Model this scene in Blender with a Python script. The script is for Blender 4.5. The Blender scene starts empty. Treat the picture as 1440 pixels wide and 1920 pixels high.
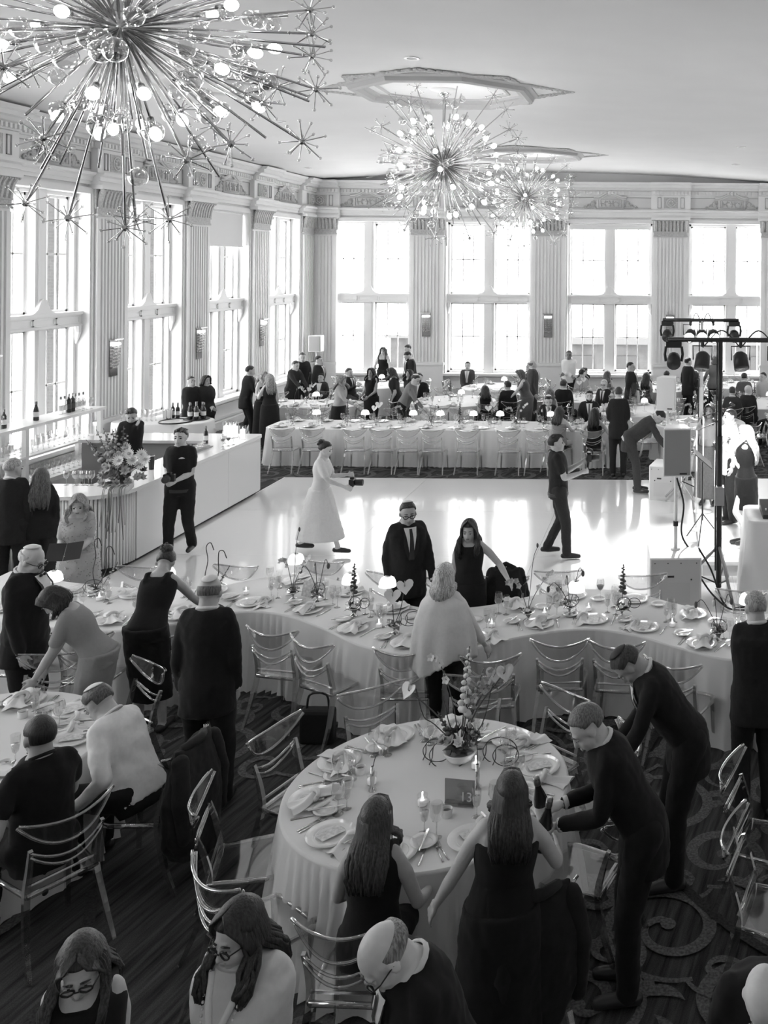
import bpy, bmesh, math, random
from mathutils import Vector, Matrix
random.seed(7)
V = Vector
PI = math.pi
R = math.radians
scene = bpy.context.scene
COL = scene.collection

# ---------------------------------------------------------------- camera
F, PX, PY, ROLL, CAMZ = 1750.0, 1250.0, 495.0, 0.008, 4.25     # focal length and principal point in px of the 1440x1920 frame
cam = bpy.data.cameras.new('camera')
cam.sensor_fit = 'VERTICAL'
cam.sensor_height = 36.0
cam.sensor_width = 27.0
cam.lens = 36.0 * F / 1920.0
cam.shift_x = -(PX - 720.0) / 1920.0
cam.shift_y = (PY - 960.0) / 1920.0
cam.clip_end = 300
camo = bpy.data.objects.new('camera', cam)
COL.objects.link(camo)
camo.location = (0, 0, CAMZ)
camo.rotation_euler = (Matrix.Rotation(R(90), 4, 'X') @ Matrix.Rotation(ROLL, 4, 'Z')).to_euler()
scene.camera = camo

# ---------------------------------------------------------------- light
W = bpy.data.worlds.new('overcast_sky')
scene.world = W
W.use_nodes = True
W.node_tree.nodes['Background'].inputs[0].default_value = (1, 1, 1, 1)
W.node_tree.nodes['Background'].inputs[1].default_value = 9.0
vs = scene.view_settings
vs.view_transform = 'Standard'
vs.look = 'None'
vs.exposure = 0.0
vs.gamma = 1.0
vs.use_curve_mapping = False
scene.cycles.max_bounces = 7
scene.cycles.diffuse_bounces = 4
scene.cycles.transparent_max_bounces = 24
scene.cycles.sample_clamp_indirect = 6.0
scene.cycles.caustics_reflective = False
scene.cycles.caustics_refractive = False


def portal(loc, rot, sx, sz):
    l = bpy.data.lights.new('window_portal', 'AREA')
    l.shape = 'RECTANGLE'
    l.size = sx
    l.size_y = sz
    l.cycles.is_portal = True
    o = bpy.data.objects.new('window_portal', l)
    o.location = loc
    o.rotation_euler = rot
    COL.objects.link(o)


# ---------------------------------------------------------------- helpers: photo pixel -> world
def unroll(px, py):
    u, v = px - PX, py - PY
    return u + ROLL * v, v - ROLL * u


def P(px, py, z=0.0):
    x, y = unroll(px, py)
    d = F * (CAMZ - z) / y
    return V((x * d / F, d, z))


def PD(px, py, d):
    x, y = unroll(px, py)
    return V((x * d / F, d, CAMZ - y * d / F))


# ---------------------------------------------------------------- materials (black-and-white photograph: greys only)
MATS = {}


def g(v):
    return (v, v, v, 1.0)


def mat(name, v=0.8, rough=0.5, metal=0.0, spec=0.5, emit=0.0, noise=0.0, nscale=8.0, bump=0.0, bscale=60.0, coat=0.0, sheen=0.0):
    if name in MATS:
        return MATS[name]
    m = bpy.data.materials.new(name)
    m.use_nodes = True
    nt = m.node_tree
    b = nt.nodes['Principled BSDF']
    b.inputs['Base Color'].default_value = g(v)
    b.inputs['Roughness'].default_value = rough
    b.inputs['Metallic'].default_value = metal
    b.inputs['Specular IOR Level'].default_value = spec
    if coat:
        b.inputs['Coat Weight'].default_value = coat
    if sheen:
        b.inputs['Sheen Weight'].default_value = sheen
    if emit:
        b.inputs['Emission Color'].default_value = g(1)
        b.inputs['Emission Strength'].default_value = emit
    if noise or bump:
        tc = nt.nodes.new('ShaderNodeTexCoord')
    if noise:
        n = nt.nodes.new('ShaderNodeTexNoise')
        n.inputs['Scale'].default_value = nscale
        n.inputs['Detail'].default_value = 3
        r = nt.nodes.new('ShaderNodeMapRange')
        r.inputs[1].default_value = 0.3
        r.inputs[2].default_value = 0.7
        r.inputs[3].default_value = max(0, v * (1 - noise))
        r.inputs[4].default_value = min(1, v * (1 + noise))
        nt.links.new(tc.outputs['Object'], n.inputs['Vector'])
        nt.links.new(n.outputs['Fac'], r.inputs[0])
        nt.links.new(r.outputs[0], b.inputs['Base Color'])
    if bump:
        n2 = nt.nodes.new('ShaderNodeTexNoise')
        n2.inputs['Scale'].default_value = bscale
        n2.inputs['Detail'].default_value = 2
        bp = nt.nodes.new('ShaderNodeBump')
        bp.inputs['Strength'].default_value = bump
        bp.inputs['Distance'].default_value = 0.01
        nt.links.new(tc.outputs['Object'], n2.inputs['Vector'])
        nt.links.new(n2.outputs['Fac'], bp.inputs['Height'])
        nt.links.new(bp.outputs[0], b.inputs['Normal'])
    MATS[name] = m
    return m


def clear(name, tint=0.95, rough=0.03, ior=1.45, gain=1.0, base=0.0):
    """clear plastic or glass: see-through with Fresnel reflections"""
    if name in MATS:
        return MATS[name]
    m = bpy.data.materials.new(name)
    m.use_nodes = True
    nt = m.node_tree
    nt.nodes.clear()
    out = nt.nodes.new('ShaderNodeOutputMaterial')
    mix = nt.nodes.new('ShaderNodeMixShader')
    tr = nt.nodes.new('ShaderNodeBsdfTransparent')
    tr.inputs[0].default_value = g(tint)
    gl = nt.nodes.new('ShaderNodeBsdfGlossy')
    gl.inputs['Roughness'].default_value = rough
    gl.inputs['Color'].default_value = g(1)
    fr = nt.nodes.new('ShaderNodeFresnel')
    fr.inputs[0].default_value = ior
    ma = nt.nodes.new('ShaderNodeMath')
    ma.operation = 'MULTIPLY_ADD'
    ma.use_clamp = True
    ma.inputs[1].default_value = gain
    ma.inputs[2].default_value = base
    ge = nt.nodes.new('ShaderNodeNewGeometry')
    fb = nt.nodes.new('ShaderNodeMath')
    fb.operation = 'SUBTRACT'
    fb.inputs[0].default_value = 1.0
    nt.links.new(ge.outputs['Backfacing'], fb.inputs[1])
    fm = nt.nodes.new('ShaderNodeMath')
    fm.operation = 'MULTIPLY'
    nt.links.new(fr.outputs[0], fm.inputs[0])
    nt.links.new(fb.outputs[0], fm.inputs[1])
    nt.links.new(fm.outputs[0], ma.inputs[0])
    nt.links.new(ma.outputs[0], mix.inputs[0])
    nt.links.new(tr.outputs[0], mix.inputs[1])
    nt.links.new(gl.outputs[0], mix.inputs[2])
    nt.links.new(mix.outputs[0], out.inputs[0])
    MATS[name] = m
    return m


# ---------------------------------------------------------------- mesh collector
class MB:
    def __init__(self):
        self.v, self.f = [], []

    def add(self, vs_, fs):
        n = len(self.v)
        self.v += [tuple(p) for p in vs_]
        self.f += [tuple(i + n for i in q) for q in fs]
        return self

    def box(self, c, s, rz=0.0, M=None):
        cx, cy, cz = c
        x, y, z = s[0] / 2, s[1] / 2, s[2] / 2
        co, si = math.cos(rz), math.sin(rz)
        p = []
        for dz in (-z, z):
            for dx, dy in ((-x, -y), (x, -y), (x, y), (-x, y)):
                q = V((cx + dx * co - dy * si, cy + dx * si + dy * co, cz + dz))
                p.append(M @ q if M else q)
        return self.add(p, [(3, 2, 1, 0), (4, 5, 6, 7), (0, 1, 5, 4), (1, 2, 6, 5), (2, 3, 7, 6), (3, 0, 4, 7)])

    def bb(self, a, b):
        return self.box([(a[i] + b[i]) / 2 for i in range(3)], [abs(b[i] - a[i]) for i in range(3)])

    def loft(self, rings, cap=True):
        n = len(rings[0])
        base = len(self.v)
        for r in rings:
            self.v += [tuple(p) for p in r]
        for k in range(len(rings) - 1):
            for i in range(n):
                j = (i + 1) % n
                a = base + k * n
                self.f.append((a + i, a + j, a + n + j, a + n + i))
        if cap:
            self.f.append(tuple(base + i for i in reversed(range(n))))
            e = base + (len(rings) - 1) * n
            self.f.append(tuple(e + i for i in range(n)))
        return self

    def tube(self, pts, rad, n=8, flat=1.0, up=None, cap=True, square=False):
        pts = [V(p) for p in pts]
        if not hasattr(rad, '__len__'):
            rad = [rad] * len(pts)
        rings = []
        t0 = (pts[1] - pts[0]).normalized()
        ref = V(up) if up is not None else (V((0, 0, 1)) if abs(t0.z) < 0.9 else V((0, 1, 0)))
        a = t0.cross(ref).normalized()
        for i, p in enumerate(pts):
            t = (pts[min(i + 1, len(pts) - 1)] - pts[max(i - 1, 0)])
            t = t.normalized() if t.length > 1e-9 else t0
            a = (a - t * a.dot(t)).normalized()
            b = t.cross(a)
            off = PI / n if square else 0
            rings.append([p + a * math.cos(2 * PI * k / n + off) * rad[i] + b * math.sin(2 * PI * k / n + off) * rad[i] * flat for k in range(n)])
        return self.loft(rings, cap)

    def lathe(self, prof, n=16, c=(0, 0, 0), cap=True):
        rings = [[(c[0] + r * math.cos(2 * PI * k / n), c[1] + r * math.sin(2 * PI * k / n), c[2] + z) for k in range(n)] for r, z in prof]
        return self.loft(rings, cap)

    def ball(self, c, r, n=10, m=6, ax=None):
        if not hasattr(r, '__len__'):
            r = (r, r, r)
        A = ax or (V((1, 0, 0)), V((0, 1, 0)), V((0, 0, 1)))
        c = V(c)
        rings = []
        for k in range(1, m):
            th = PI * k / m
            rings.append([c + A[0] * (r[0] * math.sin(th) * math.cos(2 * PI * i / n)) + A[1] * (r[1] * math.sin(th) * math.sin(2 * PI * i / n)) - A[2] * (r[2] * math.cos(th)) for i in range(n)])
        base = len(self.v)
        self.loft(rings, cap=False)
        s = len(self.v)
        self.v.append(tuple(c - A[2] * r[2]))
        self.v.append(tuple(c + A[2] * r[2]))
        e = base + (len(rings) - 1) * n
        for i in range(n):
            j = (i + 1) % n
            self.f.append((s, base + j, base + i))
            self.f.append((s + 1, e + i, e + j))
        return self

    def prism(self, poly, z0, z1):
        n = len(poly)
        p = [(x, y, z0) for x, y in poly] + [(x, y, z1) for x, y in poly]
        f = [tuple(reversed(range(n))), tuple(range(n, 2 * n))] + [(i, (i + 1) % n, n + (i + 1) % n, n + i) for i in range(n)]
        return self.add(p, f)

    def grid(self, fn, nu, nv, closed=False):
        base = len(self.v)
        for j in range(nv + 1):
            for i in range(nu + (0 if closed else 1)):
                self.v.append(tuple(fn(i / nu, j / nv)))
        w = nu if closed else nu + 1
        for j in range(nv):
            for i in range(nu):
                a = base + j * w + i
                b = base + j * w + (i + 1) % w
                self.f.append((a, b, b + w, a + w))
        return self

    def xf(self, M, start=0):
        for i in range(start, len(self.v)):
            self.v[i] = tuple(M @ V(self.v[i]))
        return self

    def mesh(self, name, m=None, smooth=False):
        me = bpy.data.meshes.new(name)
        me.from_pydata(self.v, [], self.f)
        if smooth:
            me.polygons.foreach_set('use_smooth', [True] * len(me.polygons))
        if m:
            me.materials.append(m)
        me.update()
        return me


def link(name, data, parent=None, loc=None, rz=0.0, scale=None):
    o = bpy.data.objects.new(name, data)
    COL.objects.link(o)
    if parent:
        o.parent = parent
    if loc is not None:
        o.location = loc
    if rz:
        o.rotation_euler = (0, 0, rz)
    if scale is not None:
        o.scale = (scale, scale, scale) if not hasattr(scale, '__len__') else scale
    return o


def obj(name, mb, m, parent=None, loc=None, rz=0.0, smooth=False):
    return link(name, mb.mesh(name, m, smooth), parent, loc, rz)


def tag(o, label=None, cat=None, group=None, kind=None):
    if label:
        o['label'] = label
    if cat:
        o['category'] = cat
    if group:
        o['group'] = group
    if kind:
        o['kind'] = kind
    return o


def thing(name, label, cat, loc=(0, 0, 0), rz=0.0, group=None, kind=None):
    return tag(link(name, None, None, loc, rz), label, cat, group, kind)


def bevel(o, w=0.01, seg=2):
    b = o.modifiers.new('bevel', 'BEVEL')
    b.width = w
    b.segments = seg
    b.limit_method = 'ANGLE'
    return o


KIDS = {}


def dup(root, loc, rz=0.0, label=None, group=None, scale=None):
    """a copy of a thing with copies of its parts and sub-parts"""
    if root.name not in KIDS:
        KIDS[root.name] = [(c, list(c.children)) for c in root.children]
    r = root.copy()
    COL.objects.link(r)
    r.location = loc
    r.rotation_euler = (0, 0, rz)
    if scale:
        r.scale = (scale, scale, scale)
    if label:
        r['label'] = label
    if group:
        r['group'] = group
    for ch, subs in KIDS[root.name]:
        c = ch.copy()
        COL.objects.link(c)
        c.parent = r
        for s in subs:
            d = s.copy()
            COL.objects.link(d)
            d.parent = c
    return r


class Proto:
    """first use places the source thing itself, later uses copy it"""

    def __init__(self, make):
        self.make, self.src = make, None

    def put(self, loc, rz=0.0, label=None, group=None, scale=None):
        if self.src is None:
            self.src = self.make()
            o = self.src
            o.location = loc
            o.rotation_euler = (0, 0, rz)
            if scale:
                o.scale = (scale, scale, scale)
            if label:
                o['label'] = label
            if group:
                o['group'] = group
            KIDS[o.name] = [(c, list(c.children)) for c in o.children]
            return o
        return dup(self.src, loc, rz, label, group, scale)


def arc(c, r, a0, a1, n):
    return [(c[0] + r * math.cos(a0 + (a1 - a0) * i / n), c[1] + r * math.sin(a0 + (a1 - a0) * i / n)) for i in range(n + 1)]


def spline(pts, n=6):
    """Catmull-Rom through points"""
    pts = [V(p) for p in pts]
    q = [pts[0] * 2 - pts[1]] + pts + [pts[-1] * 2 - pts[-2]]
    out = []
    for i in range(1, len(q) - 2):
        p0, p1, p2, p3 = q[i - 1:i + 3]
        for k in range(n):
            t = k / n
            out.append(0.5 * ((2 * p1) + (p2 - p0) * t + (2 * p0 - 5 * p1 + 4 * p2 - p3) * t * t + (3 * p1 - p0 - 3 * p2 + p3) * t ** 3))
    out.append(pts[-1])
    return out
# ================================================================ the room
XL, XR, YB, YF, XC = -11.2, 3.8, 29.4, -2.0, -3.7
plaster = mat('white_painted_plaster', 0.84, 0.55, noise=0.02, nscale=2.0)
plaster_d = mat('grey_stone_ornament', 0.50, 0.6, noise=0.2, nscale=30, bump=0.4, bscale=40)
ceil_m = mat('ceiling_paint', 0.74, 0.7, noise=0.02, nscale=1.0)
line_m = mat('grey_inlay_line', 0.36, 0.6)
frieze_m = mat('pale_grey_frieze', 0.70, 0.6)
woodw = mat('white_window_paint', 0.88, 0.4)
pane_m = clear('window_glass', 0.98, 0.02, 1.45, 0.8)


def carpet_material():
    m = bpy.data.materials.new('patterned_carpet')
    m.use_nodes = True
    nt = m.node_tree
    L = nt.links.new
    b = nt.nodes['Principled BSDF']
    b.inputs['Roughness'].default_value = 0.95
    b.inputs['Specular IOR Level'].default_value = 0.1
    tc = nt.nodes.new('ShaderNodeTexCoord')

    def node(t, **kw):
        n = nt.nodes.new(t)
        for k, v in kw.items():
            setattr(n, k, v)
        return n

    def noise(scale, vec, detail=3, rough=0.5, dist=0.0):
        n = node('ShaderNodeTexNoise')
        n.inputs['Scale'].default_value = scale
        n.inputs['Detail'].default_value = detail
        n.inputs['Roughness'].default_value = rough
        n.inputs['Distortion'].default_value = dist
        L(vec, n.inputs['Vector'])
        return n.outputs['Fac']

    def rng(x, a, b_, c, d):
        n = node('ShaderNodeMapRange')
        for i, q in enumerate((a, b_, c, d)):
            n.inputs[i + 1].default_value = q
        L(x, n.inputs[0])
        return n.outputs[0]
    # long woven streaks running diagonally
    mp = node('ShaderNodeMapping')
    mp.inputs['Rotation'].default_value = (0, 0, R(14))
    mp0 = node('ShaderNodeMapping')
    mp0.inputs['Scale'].default_value = (15.0, 0.9, 1.0)
    L(tc.outputs['Object'], mp.inputs[0])
    L(mp.outputs[0], mp0.inputs[0])
    st = rng(noise(1.3, mp0.outputs[0], 4, 0.6), 0.3, 0.72, 0.016, 0.10)
    pile = rng(noise(170, tc.outputs['Object'], 1), 0.3, 0.7, 0.75, 1.25)
    mul = node('ShaderNodeMath', operation='MULTIPLY')
    L(st, mul.inputs[0])
    L(pile, mul.inputs[1])
    L(mul.outputs[0], b.inputs['Base Color'])
    MATS['carpet'] = m
    return m


carpet = carpet_material()
fl = obj('floor', MB().bb((XL, YF, -0.12), (XR, YB, 0)), carpet)
tag(fl, 'dark patterned carpet floor of the ballroom', None, None, 'structure')

scroll_m = mat('carpet_scroll_pile', 0.125, 0.95, spec=0.1, noise=0.45, nscale=60)
scroll_l = mat('carpet_scroll_pile_dark', 0.05, 0.95, spec=0.1, noise=0.4, nscale=60)


def flat_ribbon(mb, pts, wid, z):
    n = len(pts)
    a, b = [], []
    for i in range(n):
        t = pts[min(i + 1, n - 1)] - pts[max(i - 1, 0)]
        t = V((t.x, t.y)).normalized()
        w = wid(i / (n - 1))
        a.append((pts[i].x - t.y * w, pts[i].y + t.x * w, z))
        b.append((pts[i].x + t.y * w, pts[i].y - t.x * w, z))
    mb.add(a + b, [(i, n + i, n + i + 1, i + 1) for i in range(n - 1)])


def scroll(mb, c, r, a0, turns, sgn, z, wmax):
    """volute: a band winding in to a bulb, with a leaf at its outer end"""
    pts = []
    n = int(26 * turns) + 8
    for i in range(n + 1):
        t = i / n
        rr = r * (1 - t) ** 0.8 + 0.035
        a = a0 + sgn * turns * 2 * PI * t
        pts.append(V((c[0] + rr * math.cos(a), c[1] + rr * math.sin(a))))
    flat_ribbon(mb, pts, lambda t: wmax * (0.35 + 0.65 * math.sin(PI * min(1, t * 1.15)) if t < 0.85 else 0.62), z)
    e = pts[-1]
    mb.add([(e.x + wmax * 1.15 * math.cos(k * PI / 5), e.y + wmax * 1.15 * math.sin(k * PI / 5), z + 0.00016) for k in range(10)], [tuple(range(10))])
    return pts


def leaf2d(mb, p, a, ln, w, z, bend=0.5):
    pts = [V((p[0] + ln * t * math.cos(a + bend * t), p[1] + ln * t * math.sin(a + bend * t))) for t in [i / 7 for i in range(8)]]
    flat_ribbon(mb, pts, lambda t: w * math.sin(PI * min(1, 0.12 + t * 0.9)) + 0.002, z)


def carpet_scrolls(x0, x1, y0, y1, step, seed, keep):
    rnd = random.Random(seed)
    mb = MB()
    k = 0
    y = y0
    row = 0
    while y < y1:
        x = x0 + (row % 2) * step * 0.5
        while x < x1:
            cx, cy = x + rnd.uniform(-.1, .1) * step, y + rnd.uniform(-.1, .1) * step
            x += step
            if not keep(cx, cy):
                continue
            k += 1
            s = 1 if (row + k) % 2 else -1
            a0 = rnd.uniform(0, 2 * PI)
            r = step * rnd.uniform(0.36, 0.5)
            z = 0.0012 + 0.00024 * (k % 60) + 0.00001 * (k // 60)
            pts = scroll(mb, (cx, cy), r, a0, rnd.uniform(1.2, 1.6), s, z, step * 0.052)
            # counter-scroll and leaves springing from the outer end
            p = pts[0]
            t = a0 - s * PI / 2
            q = (p.x + step * 0.2 * math.cos(t), p.y + step * 0.2 * math.sin(t))
            scroll(mb, q, step * 0.2, t + PI, rnd.uniform(0.9, 1.2), -s, z + 0.00008, step * 0.04)
            for j in range(3):
                pp = pts[3 + j * 5]
                leaf2d(mb, (pp.x, pp.y), math.atan2(pp.y - cy, pp.x - cx) - s * 0.6, step * rnd.uniform(0.18, 0.3), step * 0.05, z + 0.00003 + 0.00001 * j, s * 0.9)
        y += step * 0.8
        row += 1
    return mb


def near_scrolls(x, y):
    return not (-4.2 < x < -2.0 - 0.1 * (y - 5) and 4.9 < y < 8.0)          # a plain streaked lane crosses the near carpet


scr = obj('carpet_scrolls', carpet_scrolls(-5.6, 3.6, 2.6, 9.2, 0.86, 3, near_scrolls), scroll_m, fl)
scr['kind'] = 'stuff'
scr2 = obj('carpet_scrolls', carpet_scrolls(-11, 3.6, 18.6, 26, 1.0, 5, lambda x, y: True), scroll_m, fl)
scr2['kind'] = 'stuff'
mb = MB()
for c, r, a0, a1 in (((-4.6, 2.0), 2.6, 0.2, 1.5), ((0.9, 2.6), 2.2, 0.3, 1.9), ((-5.4, 5.2), 1.9, -0.9, 0.6), ((2.2, 7.6), 2.4, 2.6, 4.2)):
    pts = [V((c[0] + r * math.cos(a0 + (a1 - a0) * i / 30), c[1] + r * math.sin(a0 + (a1 - a0) * i / 30))) for i in range(31)]
    flat_ribbon(mb, pts, lambda t: 0.035, 0.017)
bd = obj('carpet_border_band', mb, scroll_l, fl)
bd['kind'] = 'stuff'

# ceiling: shallow vault
CE, CR = 6.78, 0.32


def cz(x):
    return CE + CR * (1 - ((x - XC) / 7.5) ** 2)


mb = MB()
mb.grid(lambda u, v: (XL + (XR - XL) * u, YF + (YB + .3 - YF) * v, cz(XL + (XR - XL) * u)), 40, 4)
mb.grid(lambda u, v: (XL - .4 + (XR + .4 - XL + .4) * u, YF + (YB + .4 - YF) * v, 7.3), 1, 1)
ce = obj('ceiling', mb, ceil_m, smooth=True)
tag(ce, 'shallow vaulted grey-white plaster ceiling', None, None, 'structure')

SILL, HEAD, TR0, TR1 = 0.76, 5.52, 2.97, 3.24
T = 0.55


def cartouche(mb):
    """panel with a small broken pediment, at the middle of a frieze bay (local x along wall, -y into room)"""
    mb.box((0, -0.02, 0.18), (0.86, 0.05, 0.36))
    pts = [(-0.52, 0.36), (-0.36, 0.36), (-0.2, 0.44), (-0.1, 0.5), (0, 0.5), (0.1, 0.5), (0.2, 0.44), (0.36, 0.36), (0.52, 0.36)]
    mb.tube([(x, -0.05, z) for x, z in pts], 0.035, 6)
    mb.tube([(x, -0.03, z - 0.06) for x, z in pts], 0.03, 6)
    mb.ball((0, -0.06, 0.5), (0.07, 0.05, 0.09))
    return mb


def cartouche_scroll(mb):
    for s in (-1, 1):
        for k in range(3):
            r = (0.09, 0.065, 0.045)[k]
            c = (s * (0.53 + 0.13 * k), (0.16, 0.085, 0.05)[k])
            mb.tube([(c[0] + r * (1 - t * 0.08) * math.cos(t), -0.02, c[1] + r * (1 - t * 0.08) * math.sin(t)) for t in [i * 0.6 for i in range(12)]], 0.022, 5)
        mb.ball((s * 0.62, -0.01, 0.05), (0.2, 0.03, 0.05))
        mb.ball((s * 0.55, -0.01, 0.12), (0.08, 0.03, 0.12))
    return mb


CART = cartouche(MB()).mesh('cartouche', frieze_m, True)
CARTS = cartouche_scroll(MB()).mesh('scrollwork', plaster_d, True)
mb = MB()
for s in (-1, 1):
    mb.box((s * 0.36, -0.05, 0.17), (0.015, 0.012, 0.26))
mb.box((0, -0.05, 0.30), (0.72, 0.012, 0.015)).box((0, -0.05, 0.04), (0.72, 0.012, 0.015))
rnd0 = random.Random(4)
for k in range(5):
    x = -0.26 + k * 0.13
    mb.tube([(x, -0.05, 0.07), (x + rnd0.uniform(-.05, .05), -0.055, 0.16), (x + rnd0.uniform(-.05, .05), -0.05, 0.26)], [0.02, 0.026, 0.014], 5)
    mb.tube([(x - .06, -0.05, 0.17 + rnd0.uniform(-.04, .04)), (x + .06, -0.05, 0.19 + rnd0.uniform(-.05, .05))], 0.011, 5)
CARTF = mb.mesh('relief_figures', plaster_d, True)


def pilaster_meshes(w):
    mb = MB()
    mb.bb((-w / 2, -0.10, 0), (w / 2, 0.02, 5.12))
    # fluted face: raised fillets leave recessed flutes between them
    n = 6
    fw = w * 0.62
    for k in range(n + 1):
        x = -fw / 2 + fw * k / n
        mb.bb((x - fw / n * 0.22, -0.135, 1.12), (x + fw / n * 0.22, -0.10, 5.05))
    for s in (-1, 1):
        mb.bb((s * w / 2, -0.135, 1.12), (s * (w / 2 - (w - fw) / 2 * 0.55), -0.10, 5.05))
    mb.bb((-w / 2 - .03, -0.17, 0), (w / 2 + .03, -0.05, 0.22)).bb((-w / 2 - .02, -0.15, 0.22), (w / 2 + .02, -0.05, 1.05)).bb((-w / 2 - .04, -0.18, 1.02), (w / 2 + .04, -0.05, 1.10))
    pil = mb.mesh('pilaster', plaster)
    c = MB()
    c.bb((-w / 2 - .02, -0.15, 5.10), (w / 2 + .02, 0.0, 5.14))
    c.bb((-w / 2, -0.14, 5.14), (w / 2, 0.0, 5.24))
    c.bb((-w / 2 - .02, -0.16, 5.24), (w / 2 + .02, 0.0, 5.27))
    k = 9
    for i in range(k):
        x = -w / 2 + w * (i + 0.5) / k
        c.tube([(x, -0.13, 5.27), (x, -0.15, 5.42), (x, -0.19, 5.55), (x * 1.06, -0.25, 5.62)], [w / k * 0.46, w / k * 0.5, w / k * 0.5, w / k * 0.3], 6)
    for i in range(k + 1):
        x = -w / 2 + w * i / k
        c.ball((x * 1.06, -0.24, 5.61), 0.035, 6, 4)
    c.bb((-w / 2 - .03, -0.12, 5.24), (w / 2 + .03, 0.0, 5.62))
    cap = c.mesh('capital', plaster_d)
    a = MB()
    a.bb((-w / 2 - .09, -0.28, 5.62), (w / 2 + .09, 0.0, 5.70))
    aba = a.mesh('abacus', plaster)
    return pil, cap, aba


PIL = pilaster_meshes(1.04)
mb = MB()
mb.bb((-0.22, -0.03, 0), (0.22, 0.0, 0.34))
ROSB = mb.mesh('rosette_panel', plaster_d)
mb = MB()
mb.tube([(0.13 * math.cos(t), -0.035, 0.17 + 0.13 * math.sin(t)) for t in [i * PI / 8 for i in range(17)]], 0.018, 5)
for k in range(8):
    mb.ball((0.07 * math.cos(k * PI / 4), -0.04, 0.17 + 0.07 * math.sin(k * PI / 4)), 0.028, 6, 4)
ROS = mb.mesh('rosette', frieze_m, True)


def entablature(mb, prof, u0, u1, bumps, depth=0.0):
    """profile (n, z) swept along the wall, breaking forward over each pilaster"""
    bumps = [(max(b, u0 + w + .001), w) if b - w < u0 else ((min(b, u1 - w - .001), w)) for b, w in sorted(bumps)]
    mb.loft([[(u, -n, z) for n, z in prof] for u in (u0, u1)])
    for b, w in bumps:
        mb.loft([[(u, -(n + depth if n > 0 else .001), z + (.002 if k < 2 else -.002)) for k, (n, z) in enumerate(prof)] for u in (b - w, b + w)])
    return mb


def frame_lines(mb, x0, x1, z0, z1, y, t=0.016):
    mb.bb((x0, y, z0), (x1, y + .02, z0 + t)).bb((x0, y, z1 - t), (x1, y + .02, z1))
    mb.bb((x0, y, z0), (x0 + t, y + .02, z1)).bb((x1 - t, y, z0), (x1, y + .02, z1))


def make_wall(name, label, loc, rz, u0, u1, wins, half, pils, corner=()):
    mb = MB()
    edges = sorted(wins)
    x = u0
    for c in edges:
        mb.bb((x, 0, 0), (c - half, T, 7.3))
        mb.bb((c - half, 0, 0), (c + half, T, SILL - 0.04))
        mb.bb((c - half, 0, HEAD), (c + half, T, 7.3))
        x = c + half
    mb.bb((x, 0, 0), (u1, T, 7.3))
    w = obj(name, mb, plaster, None, loc, rz)
    tag(w, label, None, None, 'structure')
    # window surrounds, window-sill boards and dado panels
    mb = MB()
    for c in edges:
        for s in (-1, 1):
            mb.bb((c + s * half, -0.05, SILL), (c + s * (half + 0.12), 0.0, HEAD + 0.1))
            mb.bb((c + s * (half + .04), -0.08, SILL), (c + s * (half + 0.08), 0.0, HEAD + 0.1))
        mb.bb((c - half - .12, -0.07, HEAD), (c + half + .12, 0.0, HEAD + 0.12))
        mb.bb((c - half - .12, -0.16, SILL - 0.07), (c + half + .12, 0.32, SILL))
        frame_lines(mb, c - half + .1, c + half - .1, 0.26, SILL - .14, -0.03, 0.05)
    obj('window_surround', mb, plaster, w)
    mb = MB()
    mb.bb((u0, -0.05, 0), (u1, 0, 0.2)).bb((u0, -0.03, 0.2), (u1, 0, 0.24))
    obj('baseboard', mb, plaster, w)
    bumps = [(p, 0.62) for p in pils]
    mb = MB()
    entablature(mb, [(0, 5.70), (0.07, 5.70), (0.07, 5.77), (0.10, 5.77), (0.10, 5.85), (0.16, 5.88), (0.18, 5.93), (0, 5.93)], u0, u1, bumps, 0.14)
    obj('architrave', mb, plaster, w)
    mb = MB()
    entablature(mb, [(0, 5.93), (0.05, 5.93), (0.05, 6.40), (0, 6.40)], u0, u1, bumps, 0.14)
    obj('frieze', mb, plaster, w)
    mb = MB()
    entablature(mb, [(0, 6.40), (0.10, 6.40), (0.10, 6.53), (0.17, 6.55), (0.22, 6.60), (0.30, 6.62), (0.30, 6.70), (0.36, 6.72), (0.40, 6.78), (0, 6.80)], u0, u1, bumps, 0.14)
    obj('cornice', mb, plaster, w)
    mb = MB()
    u = u0 + 0.1
    while u < u1:
        o = 0.14 if any(abs(u - p) < 0.62 for p in pils) else 0.0
        mb.bb((u, -0.155 - o, 6.43), (u + 0.055, -0.09 - o, 6.51))
        u += 0.11
    d = obj('dentils', mb, plaster, w)
    d['kind'] = 'stuff'
    mb, ml = MB(), MB()
    for c in edges:
        for x0, x1 in ((c - half + .02, c + half - .02),):
            mb.bb((x0, -0.052, 5.99), (x1, -0.0, 6.33))
            frame_lines(ml, x0, x1, 5.99, 6.33, -0.068)
    for p in pils:
        for s in (-1, 1):
            xa, xb = sorted((p + s * 0.30, p + s * 0.42))
            frame_lines(ml, xa, xb, 5.99, 6.33, -0.21)
    obj('frieze_panel', mb, frieze_m, w)
    obj('panel_border', ml, line_m, w)
    for c in edges:
        k = link('cartouche', CART, w, (c, -0.05, 5.97))
        link('scrollwork', CARTS, k)
        link('relief_figures', CARTF, k)
    for p in pils:
        a = link('pilaster', PIL[0], w, (p, 0, 0))
        link('capital', PIL[1], a)
        link('abacus', PIL[2], a)
        r = link('rosette_panel', ROSB, w, (p, -0.17, 5.99))
        link('rosette', ROS, r)
    return w


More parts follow.
